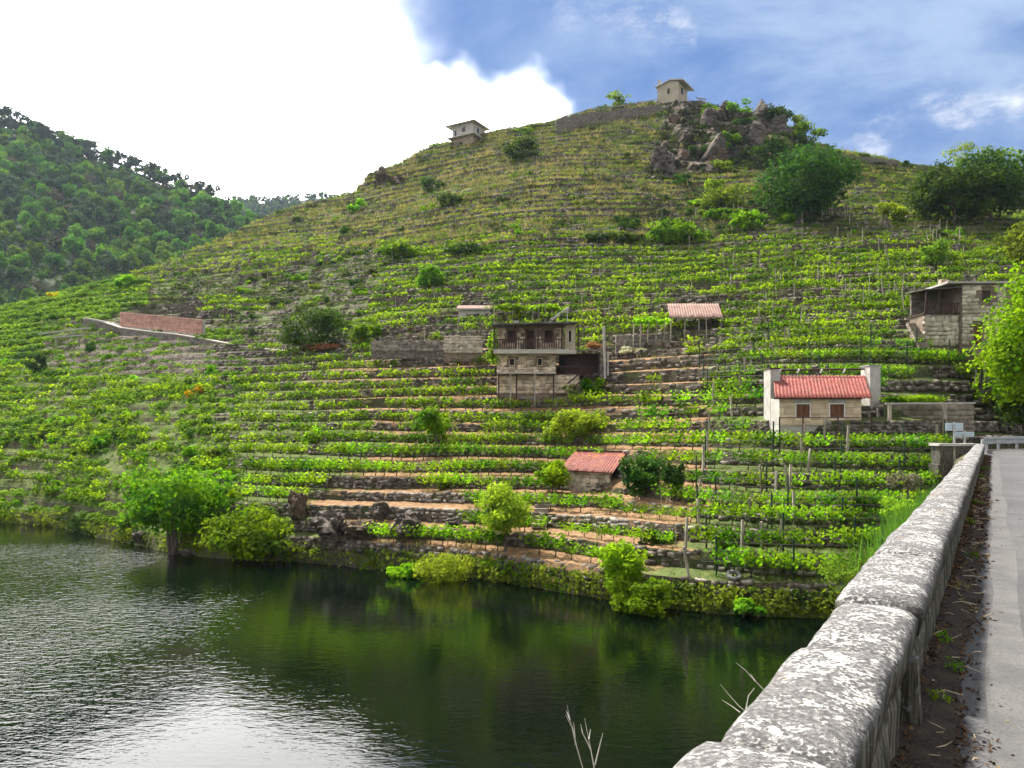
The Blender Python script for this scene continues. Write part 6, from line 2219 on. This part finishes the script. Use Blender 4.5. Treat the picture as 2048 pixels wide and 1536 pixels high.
sign("taller blue grey road sign seen from behind on a steel post", 1892, 1927, 846, 861, 890, 44.0, 1908)
sign("shorter wide road sign seen from behind, beside the taller one", 1911, 1949, 864, 873.5, 890, 45.0, 1929)
GR = empty("guard_rail", B(49.0, 0.35, ROAD_Z))
tag(GR, "ribbed steel guard rail curving round the road bend", "guard rail")
base = np.array(B(49.0, 0.35, ROAD_Z))
line = [np.array(B(sv, 0.42 + 0.03 * i, ROAD_Z + 0.60)) for i, sv in enumerate((48.7, 51.0, 53.5))]
for i in range(1, 9):
    a = ang0 + math.pi / 2 - math.radians(6.0 * i)
    line.append(cen + np.array((math.cos(a), math.sin(a), 0)) * 10.0 + np.array((0, 0, 0.60)))
prof = [(-0.16, 0.0), (-0.13, -0.05), (-0.06, -0.05), (-0.02, 0.02), (0.02, 0.02), (0.06, -0.05), (0.13, -0.05), (0.16, 0.0)]
V, Fc = [], []
for i, q in enumerate(line):
    for z, y in prof:
        V.append((q[0] - base[0], q[1] - base[1] + y, q[2] - base[2] + z * 1.5))
    for z, y in prof:
        V.append((q[0] - base[0], q[1] - base[1] + y + 0.015, q[2] - base[2] + z * 1.5))
    if i:
        for j in range(7):
            a = 16 * (i - 1) + j
            Fc += [(a, a + 16, a + 17, a + 1), (a + 8, a + 9, a + 25, a + 24)]
MB().add(V, Fc).build("rail", M_STEEL, GR)
for q in line[::2]:
    MB().box(q[0] - base[0] - 0.06, q[0] - base[0] + 0.06, q[1] - base[1] + 0.02, q[1] - base[1] + 0.14, -1.2, q[2] - base[2] + 0.15).build("post", M_STEEL, GR)
rg = np.random.default_rng(12)
mb = MB()
q0 = P(1968, 880, 56)
for i in range(90):
    a = np.array((rg.normal() * 0.9, rg.normal() * 0.4, rg.uniform(0.0, 0.75)))
    d = rg.normal(size=3) * np.array((0.8, 0.4, 0.25))
    mb.tube([a - d * 0.5, a + rg.normal(size=3) * 0.05, a + d * 0.5], [0.02, 0.016, 0.006], 4)
bp = mb.build("brushwood_pile", surface("dead_twigs", (0.22, 0.11, 0.06), (0.34, 0.20, 0.12), 4, 0.9), None, loc=q0)
tag(bp, "heap of reddish cut branches behind the road signs", "brushwood")

# leaf litter along the foot of the parapet
m_lit, t = material("leaf_litter")
nn = t.noise(pos(t), 30, 2, 0.6)
n4 = t.noise(pos(t), 5, 3, 0.6)
c = t.mix(t.step(nn, 0.35, 0.65), (0.035, 0.02, 0.013), (0.13, 0.078, 0.045))
c = t.mix(t.step(n4, 0.58, 0.72), c, (0.26, 0.19, 0.09))
finish(t, principled(t, c, 0.9, None, 0, 0.1))
N = 26000
ls = 0.8 + rg.random(N) ** 2.2 * 45
lp = 0.375 - np.abs(rg.normal(size=N)) * 0.10 * (1 + 0.7 * (vnoise(ls * 1.7, ls * 0, 7) - 0.3))
lz = ROAD_Z + 0.012 + np.clip(0.05 * (lp - 0.22) / 0.15, 0, 0.06) * rg.random(N)
cpt = np.stack([ls * RD[0] + lp * RN[0], ls * RD[1] + lp * RN[1], lz], -1)
nrm = rg.normal(size=(N, 3)) * 0.55 + np.array((0, 0, 1.0))
far_s = np.clip(ls / 7, 0.8, 2.2)
v = leaf_quads(cpt, nrm, rg.uniform(0.02, 0.05, N) * far_s, rg, 0.6, 0.3)
tag(link("leaf_litter", np_mesh("leaf_litter", v, quad_idx(N), m_lit)), "dry brown leaves drifted along the foot of the parapet", "leaf litter", kind="stuff")
# soil below it
V, Fc = [], []
for i, sv in enumerate(np.arange(-3, 46, 0.12)):
    e_ = 0.20 - 0.10 * vnoise(np.array([sv * 1.3]), np.array([0.0]), 8)[0] - 0.05 * vnoise(np.array([sv * 6.0]), np.array([2.0]), 8)[0]
    V += [B(sv, 0.42, ROAD_Z + 0.055), B(sv, 0.32, ROAD_Z + 0.035 + 0.012 * vnoise(np.array([sv * 5]), np.array([1.0]), 8)[0]), B(sv, e_, ROAD_Z + 0.006)]
    if i:
        k0 = 3 * (i - 1)
        Fc += [(k0, k0 + 1, k0 + 4, k0 + 3), (k0 + 1, k0 + 2, k0 + 5, k0 + 4)]
tag(MB().add(V, Fc).build("gutter_soil", surface("gutter_soil", (0.016, 0.013, 0.010), (0.036, 0.027, 0.019), 5, 0.95, (0.06, 0.048, 0.03), 0.8, 0.02)), kind="structure")
mb = MB()
for i in range(150):
    sv = 1.2 + rg.random() ** 1.5 * 26
    p = 0.34 - abs(rg.normal()) * 0.13
    L = rg.uniform(0.03, 0.13) * (1 + sv / 12)
    a = rg.uniform(0, 6.28)
    q = np.array(B(sv, p, ROAD_Z + 0.03))
    d = np.array((math.cos(a), math.sin(a), rg.normal() * 0.2)) * L
    mb.tube([q - d / 2, q + rg.normal(size=3) * L * 0.08, q + d / 2], [0.003 + sv * 0.0002, 0.003 + sv * 0.0002, 0.0012], 4)
tag(mb.build("gutter_twigs", surface("pale_twig", (0.30, 0.24, 0.16), (0.44, 0.37, 0.26), 9, 0.9)), "small pale twigs and straws lying in the gutter", "twigs", kind="stuff")
weeds_v = tuft_variant(905, 60, 0.13, 0.04)
cw = [clump_variant(910 + i, 40, 0.022, 0.07, 0.08) for i in range(3)]
for i, sv in enumerate((3.1, 4.9, 5.6, 6.3, 8.4, 10.5, 14.0, 17.5, 21.0, 26.0, 31.0)):
    vv, f_, _ = cw[i % 3]
    o = link("gutter_weed", np_mesh("gutter_weed", vv, f_, L_MID if i % 4 else M_STRAW), None, B(sv, 0.31 - 0.05 * (i % 3), ROAD_Z + 0.03))
    k_ = 0.7 + 0.05 * sv
    o.scale = (k_, k_, k_)
    tag(o, "tiny green weed growing from the litter at the parapet foot", "weed", "weeds at the parapet foot")

# dry stalks standing up from behind the parapet
M_TWIG = surface("bleached_stalk", (0.36, 0.33, 0.29), (0.52, 0.49, 0.45), 8, 0.9)


def stalk(label, Y, paths):
    e = empty("dry_stalk", P(*paths[0][0], Y) - np.array((0, 0, 1.2)))
    tag(e, label, "stalk")
    o_ = np.array(e.location)
    for i, pth in enumerate(paths):
        pts = [P(px, py, Y) + np.array((0, 0.02 * j, 0)) - o_ for j, (px, py) in enumerate(pth)]
        if i == 0:
            pts = [np.array((0.0, 0.0, 0.0))] + pts
        n_ = len(pts)
        MB().tube(pts, [0.0030 * Y / 3 * (1 - 0.75 * j / (n_ - 1)) for j in range(n_)], 5).build("stem" if i == 0 else "twig", M_TWIG, e)


stalk("forked bleached stalk rising over the dark water below the parapet", 3.2, [[(1168, 1545), (1152, 1490), (1140, 1440), (1136, 1420)], [(1152, 1490), (1146, 1460), (1132, 1436)], [(1150, 1475), (1148, 1448)], [(1140, 1440), (1133, 1424)]])
stalk("second bleached stalk with short side twigs over the dark water", 3.1, [[(1190, 1545), (1182, 1500), (1175, 1465), (1172, 1448)], [(1182, 1500), (1166, 1470), (1163, 1456)], [(1178, 1478), (1182, 1462)], [(1190, 1530), (1202, 1490), (1208, 1474)]])
stalk("bare twig arching out from the middle of the parapet edge", 3.9, [[(1540, 1392), (1510, 1362), (1495, 1345), (1478, 1332)], [(1510, 1362), (1503, 1350)]])
stalk("pair of bare twigs sticking out low from the parapet", 3.3, [[(1500, 1430), (1480, 1415), (1462, 1395), (1448, 1378)], [(1480, 1425), (1465, 1415), (1448, 1406)], [(1492, 1420), (1500, 1395), (1515, 1382)]])

# ------------------------------------------------------------------ wired vine rows below the cottage
rg = np.random.default_rng(88)
TR = []
for k in range(NL - 1):
    xs_ = np.arange(6, 40, 0.25)
    pt, wd, dz = tread(k, xs_, 0.45)
    px, py = proj(pt[:, 0], pt[:, 1], pt[:, 2])
    ok = (px > 1392) & (px < 1900) & (py > 700) & (py < 1190) & free(pt[:, 0], pt[:, 1]) & ~(((pt[:, 0] * RN[0] + pt[:, 1] * RN[1]) < 2.0) & (pt[:, 2] < 8.6))
    if ok.sum() > 20:
        TR.append((k, pt[ok], np.median(py[ok])))
words_ = ["lowest", "second", "third", "fourth", "fifth", "sixth", "seventh", "eighth", "ninth", "tenth", "eleventh", "twelfth", "thirteenth", "fourteenth", "fifteenth", "sixteenth", "seventeenth", "eighteenth", "nineteenth", "twentieth"]
for n_, (k, pt, py) in enumerate(TR[:20]):
    e = empty("vine_trellis", pt[0])
    tag(e, f"wired trellis with dark posts, {words_[n_]} row up from the water beside the bridge", "trellis", "wired trellises below and behind the cottage")
    o_ = pt[0]
    step_ = int(3.6 / 0.25)
    off = rg.integers(0, 6)
    tops = []
    for i in range(off, len(pt), step_):
        q = pt[i] - o_
        tall = rg.uniform(1.75, 2.15)
        MB().bar((q[0], q[1], q[2] - 0.3), (q[0] + rg.normal() * 0.02, q[1], q[2] + tall), 0.075).build("post", M_GREENPOST, e)
    for hgt in (0.75, 1.35, 1.75):
        pts = [pt[i] - o_ + np.array((0, -0.03, hgt)) for i in range(0, len(pt), 8)]
        MB().tube(pts, 0.011, 4).build("wire", M_WIRE, e)

# stakes and granite posts elsewhere, one object each
stake_data = {}
for i in range(5):
    hgt = 1.25 + 0.15 * i
    mb = MB().tube([(0, 0, -0.3), (0.02 * (i - 2), 0, hgt * 0.5), (0.05 * (i - 2), 0.02, hgt)], [0.038, 0.034, 0.03], 5)
    stake_data[i] = mb.mesh("vine_stake", M_WOOD)
GP = [MB().box(-0.06, 0.06, -0.05, 0.05, -0.4, 1.35 + 0.2 * i, 0.012).mesh("granite_post", M_WOOD) for i in range(3)]
n_st = 0
tries = 0
while n_st < 250 and tries < 20000:
    tries += 1
    k = rg.integers(0, NL - 2)
    x = rg.uniform(-75, 70)
    q, wd, dz = tread(k, np.array([x]), 0.5)
    q = q[0]
    px, py = proj(*q)
    if not (0 < px < 1950 and 430 < py < 1180) or dz[0] < 0.5 or not free(q[None, 0], q[None, 1])[0]:
        continue
    if px < 480 and py > 690:
        continue
    wgt = 0.9 if (px > 1440 and py < 680) else 0.35 if py < 690 else 0.3
    if (px > 1390 and py > 700) or rg.random() > wgt or (q[0] * RN[0] + q[1] * RN[1] < 2.0 and q[2] < 8.6):
        continue
    o = link("vine_stake", stake_data[int(rg.integers(5))], None, q)
    o.rotation_euler = (0, rg.normal() * 0.05, rg.uniform(0, 6))
    if py < 690 and px > 1440:
        sc_ = 1.35
        tag(o, "pale stake in the vine plots above the cottage and tiled shelter", "stake", "stakes in the upper vine plots above the cottage")
    elif py < 690:
        sc_ = 1.2
        tag(o, "thin pale stake in the vine plots above the path", "stake", "stakes in the vine plots above the path")
    else:
        sc_ = 0.9
        tag(o, "thin vine stake on the terraces between the houses and the water", "stake", "stakes on the lower terraces")
    o.scale = (sc_, sc_, sc_)
    n_st += 1
for i, (px, py) in enumerate(((1500, 735), (1530, 712), (1545, 740), (1568, 700), (1575, 702), (1488, 770), (1480, 800), (1462, 840), (1605, 905), (1645, 895), (1600, 930), (1690, 920), (1612, 955), (1570, 985), (1575, 1000), (1548, 1000), (1520, 985), (1585, 1050), (1520, 1095),
                             (1560, 1100), (1480, 1120), (1498, 1045), (1375, 1165), (1368, 1120), (1395, 1060), (1398, 1010), (1404, 960), (1412, 915), (1418, 880), (1424, 830), (1432, 770), (1438, 720), (1868, 905), (1945, 768), (1955, 770), (1962, 760))):
    q = hit(px, py)
    o = link("granite_post", GP[i % 3], None, (q[0], q[1] - 0.25, ground_z(q[0], q[1] - 0.25)))
    o.rotation_euler = (rg.normal() * 0.04, rg.normal() * 0.06, rg.uniform(0, 1))
    tag(o, "slim weathered post standing among the wired vine rows", "post", "weathered posts among the wired rows")

# ------------------------------------------------------------------ rocks, bank, odds and ends
m_rock, t = material("outcrop_rock")
pv = pos(t)
a1 = t.noise(t.scale(pv, (1, 1, 2.2)), 0.9, 5, 0.65, 0.5)
a2 = t.noise(pv, 5, 4, 0.65)
c = t.mix(t.step(a1, 0.38, 0.62), (0.045, 0.037, 0.031), (0.15, 0.13, 0.112))
c = t.mix(t.math('MULTIPLY', t.step(a2, 0.55, 0.68), 0.8), c, (0.08, 0.07, 0.06))
finish(t, principled(t, c, 0.9, bump(t, t.math('ADD', a1, a2), 0.9, 0.12), 0, 0.15))
m_rockb, t = material("ochre_rock")
pv = pos(t)
a1 = t.noise(t.scale(pv, (1, 1, 1.6)), 1.1, 5, 0.65, 0.5)
a2 = t.noise(pv, 5, 4, 0.65)
c = t.mix(t.step(a1, 0.38, 0.62), (0.05, 0.037, 0.027), (0.14, 0.10, 0.068))
c = t.mix(t.math('MULTIPLY', t.step(a2, 0.52, 0.68), 0.8), c, (0.06, 0.05, 0.04))
finish(t, principled(t, c, 0.9, bump(t, t.math('ADD', a1, a2), 0.9, 0.12), 0, 0.15))


def boulder(label, px, py, wpx, hpx, mat, Y=None, seed=1, depth=0.8, name="boulder"):
    p = hit(px, py) if Y is None else P(px, py, Y)
    k_ = p[1] / F
    r_ = np.random.default_rng(seed)
    bm_n = 36
    V, Fc = [], []
    for i in range(bm_n // 2 + 1):
        th = math.pi * i / (bm_n // 2)
        for j in range(bm_n):
            ph = 2 * math.pi * j / bm_n
            d = np.array((math.sin(th) * math.cos(ph), math.sin(th) * math.sin(ph), math.cos(th)))
            f = 1.0 + (fbm(np.array([d[0] * 1.6 + seed * 3 + d[2]]), np.array([d[1] * 1.6 + d[2] * 1.3]), seed, 5)[0] - 0.5) * 1.5
            f -= abs(fbm(np.array([d[0] * 3.1 + seed + d[2] * 2]), np.array([d[1] * 3.1 - d[2] * 2.2]), seed + 5, 3)[0] - 0.5) * 1.1
            q = np.sign(d) * np.abs(d) ** 0.8 * f
            V.append((q[0] * wpx * k_ / 2 * 0.72, q[1] * wpx * k_ / 2 * depth, q[2] * hpx * k_ * 0.5))
    for i in range(bm_n // 2):
        for j in range(bm_n):
            a = i * bm_n + j
            b_ = i * bm_n + (j + 1) % bm_n
            Fc.append((a, a + bm_n, b_ + bm_n, b_))
    o = MB().add(V, Fc).build(name, mat, None, False, p + np.array((0, 0.3, hpx * k_ * 0.3)))
    return tag(o, label, "rock")


boulder("large pale grey boulder on the terraces near the water", 815, 1062, 78, 48, m_rock, seed=3, Y=48.0)
boulder("smaller pale boulder just above the large grey one", 758, 1028, 36, 30, m_rock, seed=4, Y=50.0)
boulder("dark cracked rock outcrop beside the ochre rock near the water", 655, 1068, 95, 62, m_rock, seed=5, Y=49.3)
boulder("big ochre rock outcrop between the pale and dark rocks", 722, 1080, 95, 55, m_rockb, seed=6, Y=49.0)
boulder("dark slanting rock slab above the shore bush", 592, 1030, 50, 60, m_rockb, seed=7, Y=51.5)
boulder("flat pale stone on the terrace beside the light green tree", 905, 1050, 40, 14, m_rock, seed=8, Y=48.2)
boulder("small pale rock at the waterline beside the round tree", 275, 1085, 34, 22, m_rock, seed=9, Y=56.0)
boulder("low wet rock at the foot of the round shore tree", 370, 1112, 40, 14, m_rock, seed=10, Y=51.0)
#
boulder("jutting brown crag on the skyline of the hill's shoulder", 765, 372, 62, 42, m_rockb, seed=11, Y=172.0)
boulder("rough rock step under the brown skyline crag", 800, 378, 60, 30, m_rockb, seed=12, Y=168.0)
def crag_mesh(seed, mat):
    """angular block of bedrock: a cube cut by random planes"""
    r_ = np.random.default_rng(seed)
    n_ = 9
    g = np.linspace(-1, 1, n_)
    V, Fc = [], []
    planes = unit(r_.normal(size=(11, 3)))
    dist = r_.uniform(0.55, 0.95, 11)
    for ax in range(3):
        for sg in (-1, 1):
            b0 = len(V)
            for i in range(n_):
                for j in range(n_):
                    q = np.zeros(3)
                    q[ax] = sg
                    q[(ax + 1) % 3] = g[i]
                    q[(ax + 2) % 3] = g[j] * sg
                    d = q / np.linalg.norm(q)
                    t_ = min([dist[m] / max(1e-3, planes[m] @ d) for m in range(11) if planes[m] @ d > 0.05] + [1.25])
                    t_ += (fbm(np.array([d[0] * 4 + seed]), np.array([d[1] * 4 + d[2] * 3]), seed, 3)[0] - 0.5) * 0.16
                    V.append(tuple(d * t_))
            for i in range(n_ - 1):
                for j in range(n_ - 1):
                    k_ = b0 + i * n_ + j
                    Fc.append((k_, k_ + n_, k_ + n_ + 1, k_ + 1))
    return MB().add(V, Fc).mesh("crag_rock", mat)


CRAG = [crag_mesh(700 + i, m_rock if i % 3 else m_rockb) for i in range(6)]
rg2 = np.random.default_rng(321)
n_c = 0
while n_c < 34:
    px, py = rg2.uniform(1292, 1570), rg2.uniform(210, 362)
    if not inpoly(px, py, CLIFF) or (py < 235 and px < 1400):
        continue
    q = hit(px, py)
    o = link("crag_rock", CRAG[n_c % 6], None, (q[0], q[1] - 0.6, q[2]))
    k_ = rg2.uniform(0.9, 2.6) * (1.25 if py > 300 else 1.0)
    o.scale = (k_ * rg2.uniform(0.7, 1.1), k_ * 0.9, k_ * rg2.uniform(0.8, 1.7))
    o.rotation_euler = (rg2.normal() * 0.3, rg2.normal() * 0.35, rg2.uniform(0, 6.28))
    where = "at the foot" if py > 320 else "in the middle" if py > 265 else "near the top"
    tag(o, f"{('grey', 'brown')[n_c % 3 == 0]} jagged rock {where} of the rock face below the gabled hilltop house", "rock", f"rocks {where} of the rock face")
    n_c += 1
boulder("tall leaning slab of pale rock at the foot of the rock face", 1318, 350, 48, 70, m_rock, seed=13, Y=140.0)

# stone steps up to the tool hut
ST = empty("stone_stairs", P(1078, 1048, 46.5))
tag(ST, "narrow stone steps between two terrace walls below the tool hut", "stairs")
for i in range(8):
    MB().box(-0.45 + i * 0.05, 0.45 + i * 0.05, i * 0.3, i * 0.3 + 0.42, i * 0.20 - 0.25, i * 0.20 + 0.02, 0.02).build("step", M_BLOCK_GREY, ST)
# old tyre on the lowest ledge
mb = MB()
R_, r_ = 0.30, 0.10
V, Fc = [], []
for i in range(20):
    for j in range(8):
        a, b_ = 2 * math.pi * i / 20, 2 * math.pi * j / 8
        V.append(((R_ + r_ * math.cos(b_)) * math.cos(a), (R_ + r_ * math.cos(b_)) * math.sin(a), r_ * math.sin(b_)))
for i in range(20):
    for j in range(8):
        Fc.append((i * 8 + j, ((i + 1) % 20) * 8 + j, ((i + 1) % 20) * 8 + (j + 1) % 8, i * 8 + (j + 1) % 8))
q = hit(1468, 1172)
ty = mb.add(V, Fc).build("old_tyre", surface("tyre_rubber", (0.10, 0.10, 0.10), (0.2, 0.2, 0.19), 5, 0.8), None, True, (q[0], q[1], ground_z(q[0], q[1]) + 0.2))
ty.rotation_euler = (math.radians(25), 0, 0)
tag(ty, "old tyre lying against the lowest terrace wall", "tyre")
# rusty heap on the porch roof of the balcony house
pr, _ = crown_mesh(3100, 1.3, 0.7, 0.35, 10, 500, 0.14, L_RUST, 0.2, 0.6, name="dry_leaves_heap")
o = link("dry_leaves_heap", pr, None, P(1190, 690, 66.5))
tag(o, "heap of orange dry leaves on the porch roof of the balcony house", "leaves")

# greenery hanging over the bank down to the water
rg = np.random.default_rng(99)
pts, nr_ = [], []
N = 17000
bx_ = rg.uniform(-48, 16.5, N)
i_ = np.clip((bx_ - XS[0]) / 0.36, 0, NX - 2).astype(int)
px, _ = proj(bx_, YK[i_, 0], 0.5)
lush = np.clip(0.25 + 1.3 * (fbm(bx_ / 3.0, bx_ * 0, 707) - 0.35), 0.12, 1) * np.where(px > 930, 1.0, np.where(px < 640, 1.0, 0.35))
ok = rg.random(N) < lush
bx_, i_ = bx_[ok], i_[ok]
f = rg.random(len(bx_))
z = -0.05 + f * 1.35
y = YK[i_, 0] - 0.45 + 0.30 * f - 0.25 * np.sin(f * 3.1) + rg.normal(size=len(f)) * 0.14
cpt = np.stack([bx_, y, z], -1)
v = leaf_quads(cpt, rg.normal(size=(len(f), 3)) * 0.6 + np.array((0, -0.7, 0.5)), rg.uniform(0.14, 0.3, len(f)), rg, 0.7, 0.35)
m_ = np_mesh("bank_ivy", v, quad_idx(len(f)))
for q in (L_MID, L_OLIVE, L_DARK):
    m_.materials.append(q)
mi = (fbm(bx_ / 2.2, z / 1.0, 717) * 3.4 - 0.2).astype(int)
m_.polygons.foreach_set("material_index", np.clip(mi, 0, 2).astype(np.int32))
m_.update()
tag(link("bank_ivy", m_), "ivy and creepers hanging over the bank down to the water", "ivy", kind="stuff")
# tall grass along the outside of the parapet near the shore
N = 5200
ls = rg.uniform(27, 43, N)
lp = 0.95 + np.abs(rg.normal(size=N)) * 1.1
b0 = np.stack([ls * RD[0] + lp * RN[0], ls * RD[1] + lp * RN[1], np.zeros(N)], -1)
gz_ = np.array([ground_z(q[0], q[1]) for q in b0])
gz_ = np.clip(np.maximum(gz_, ROAD_Z - 1.6 - lp * 0.4), None, ROAD_Z + 0.1)
h_ = rg.uniform(0.5, 1.5, N)
d = rg.normal(size=(N, 2)) * 0.25
a = rg.uniform(0, 6.28, N)
V = np.zeros((N, 3, 3))
V[:, 0, :2] = b0[:, :2] + np.stack([np.cos(a), np.sin(a)], -1) * 0.025
V[:, 1, :2] = b0[:, :2] - np.stack([np.cos(a), np.sin(a)], -1) * 0.025
V[:, 2, :2] = b0[:, :2] + d
V[:, :2, 2] = gz_[:, None] - 0.2
V[:, 2, 2] = gz_ + h_
tag(link("parapet_grass", np_mesh("parapet_grass", V.reshape(-1, 3), np.arange(N * 3).reshape(-1, 3), M_GRASS)), "tall grass crowding the outside of the parapet at the shore", "grass", kind="stuff")
# ------------------------------------------------------------------ air
m_haze, t = material("haze_air")
pvn = t.n('ShaderNodeVolumePrincipled')
pvn.inputs['Color'].default_value = (0.66, 0.82, 1.0, 1)
pvn.inputs['Density'].default_value = 0.00008
pvn.inputs['Anisotropy'].default_value = 0.35
out = t.n('ShaderNodeOutputMaterial')
t.link(pvn.outputs[0], out.inputs['Volume'])
hz = MB().box(-760, 320, -60, 960, -9, 300).build("haze", m_haze)
tag(hz, kind="stuff")
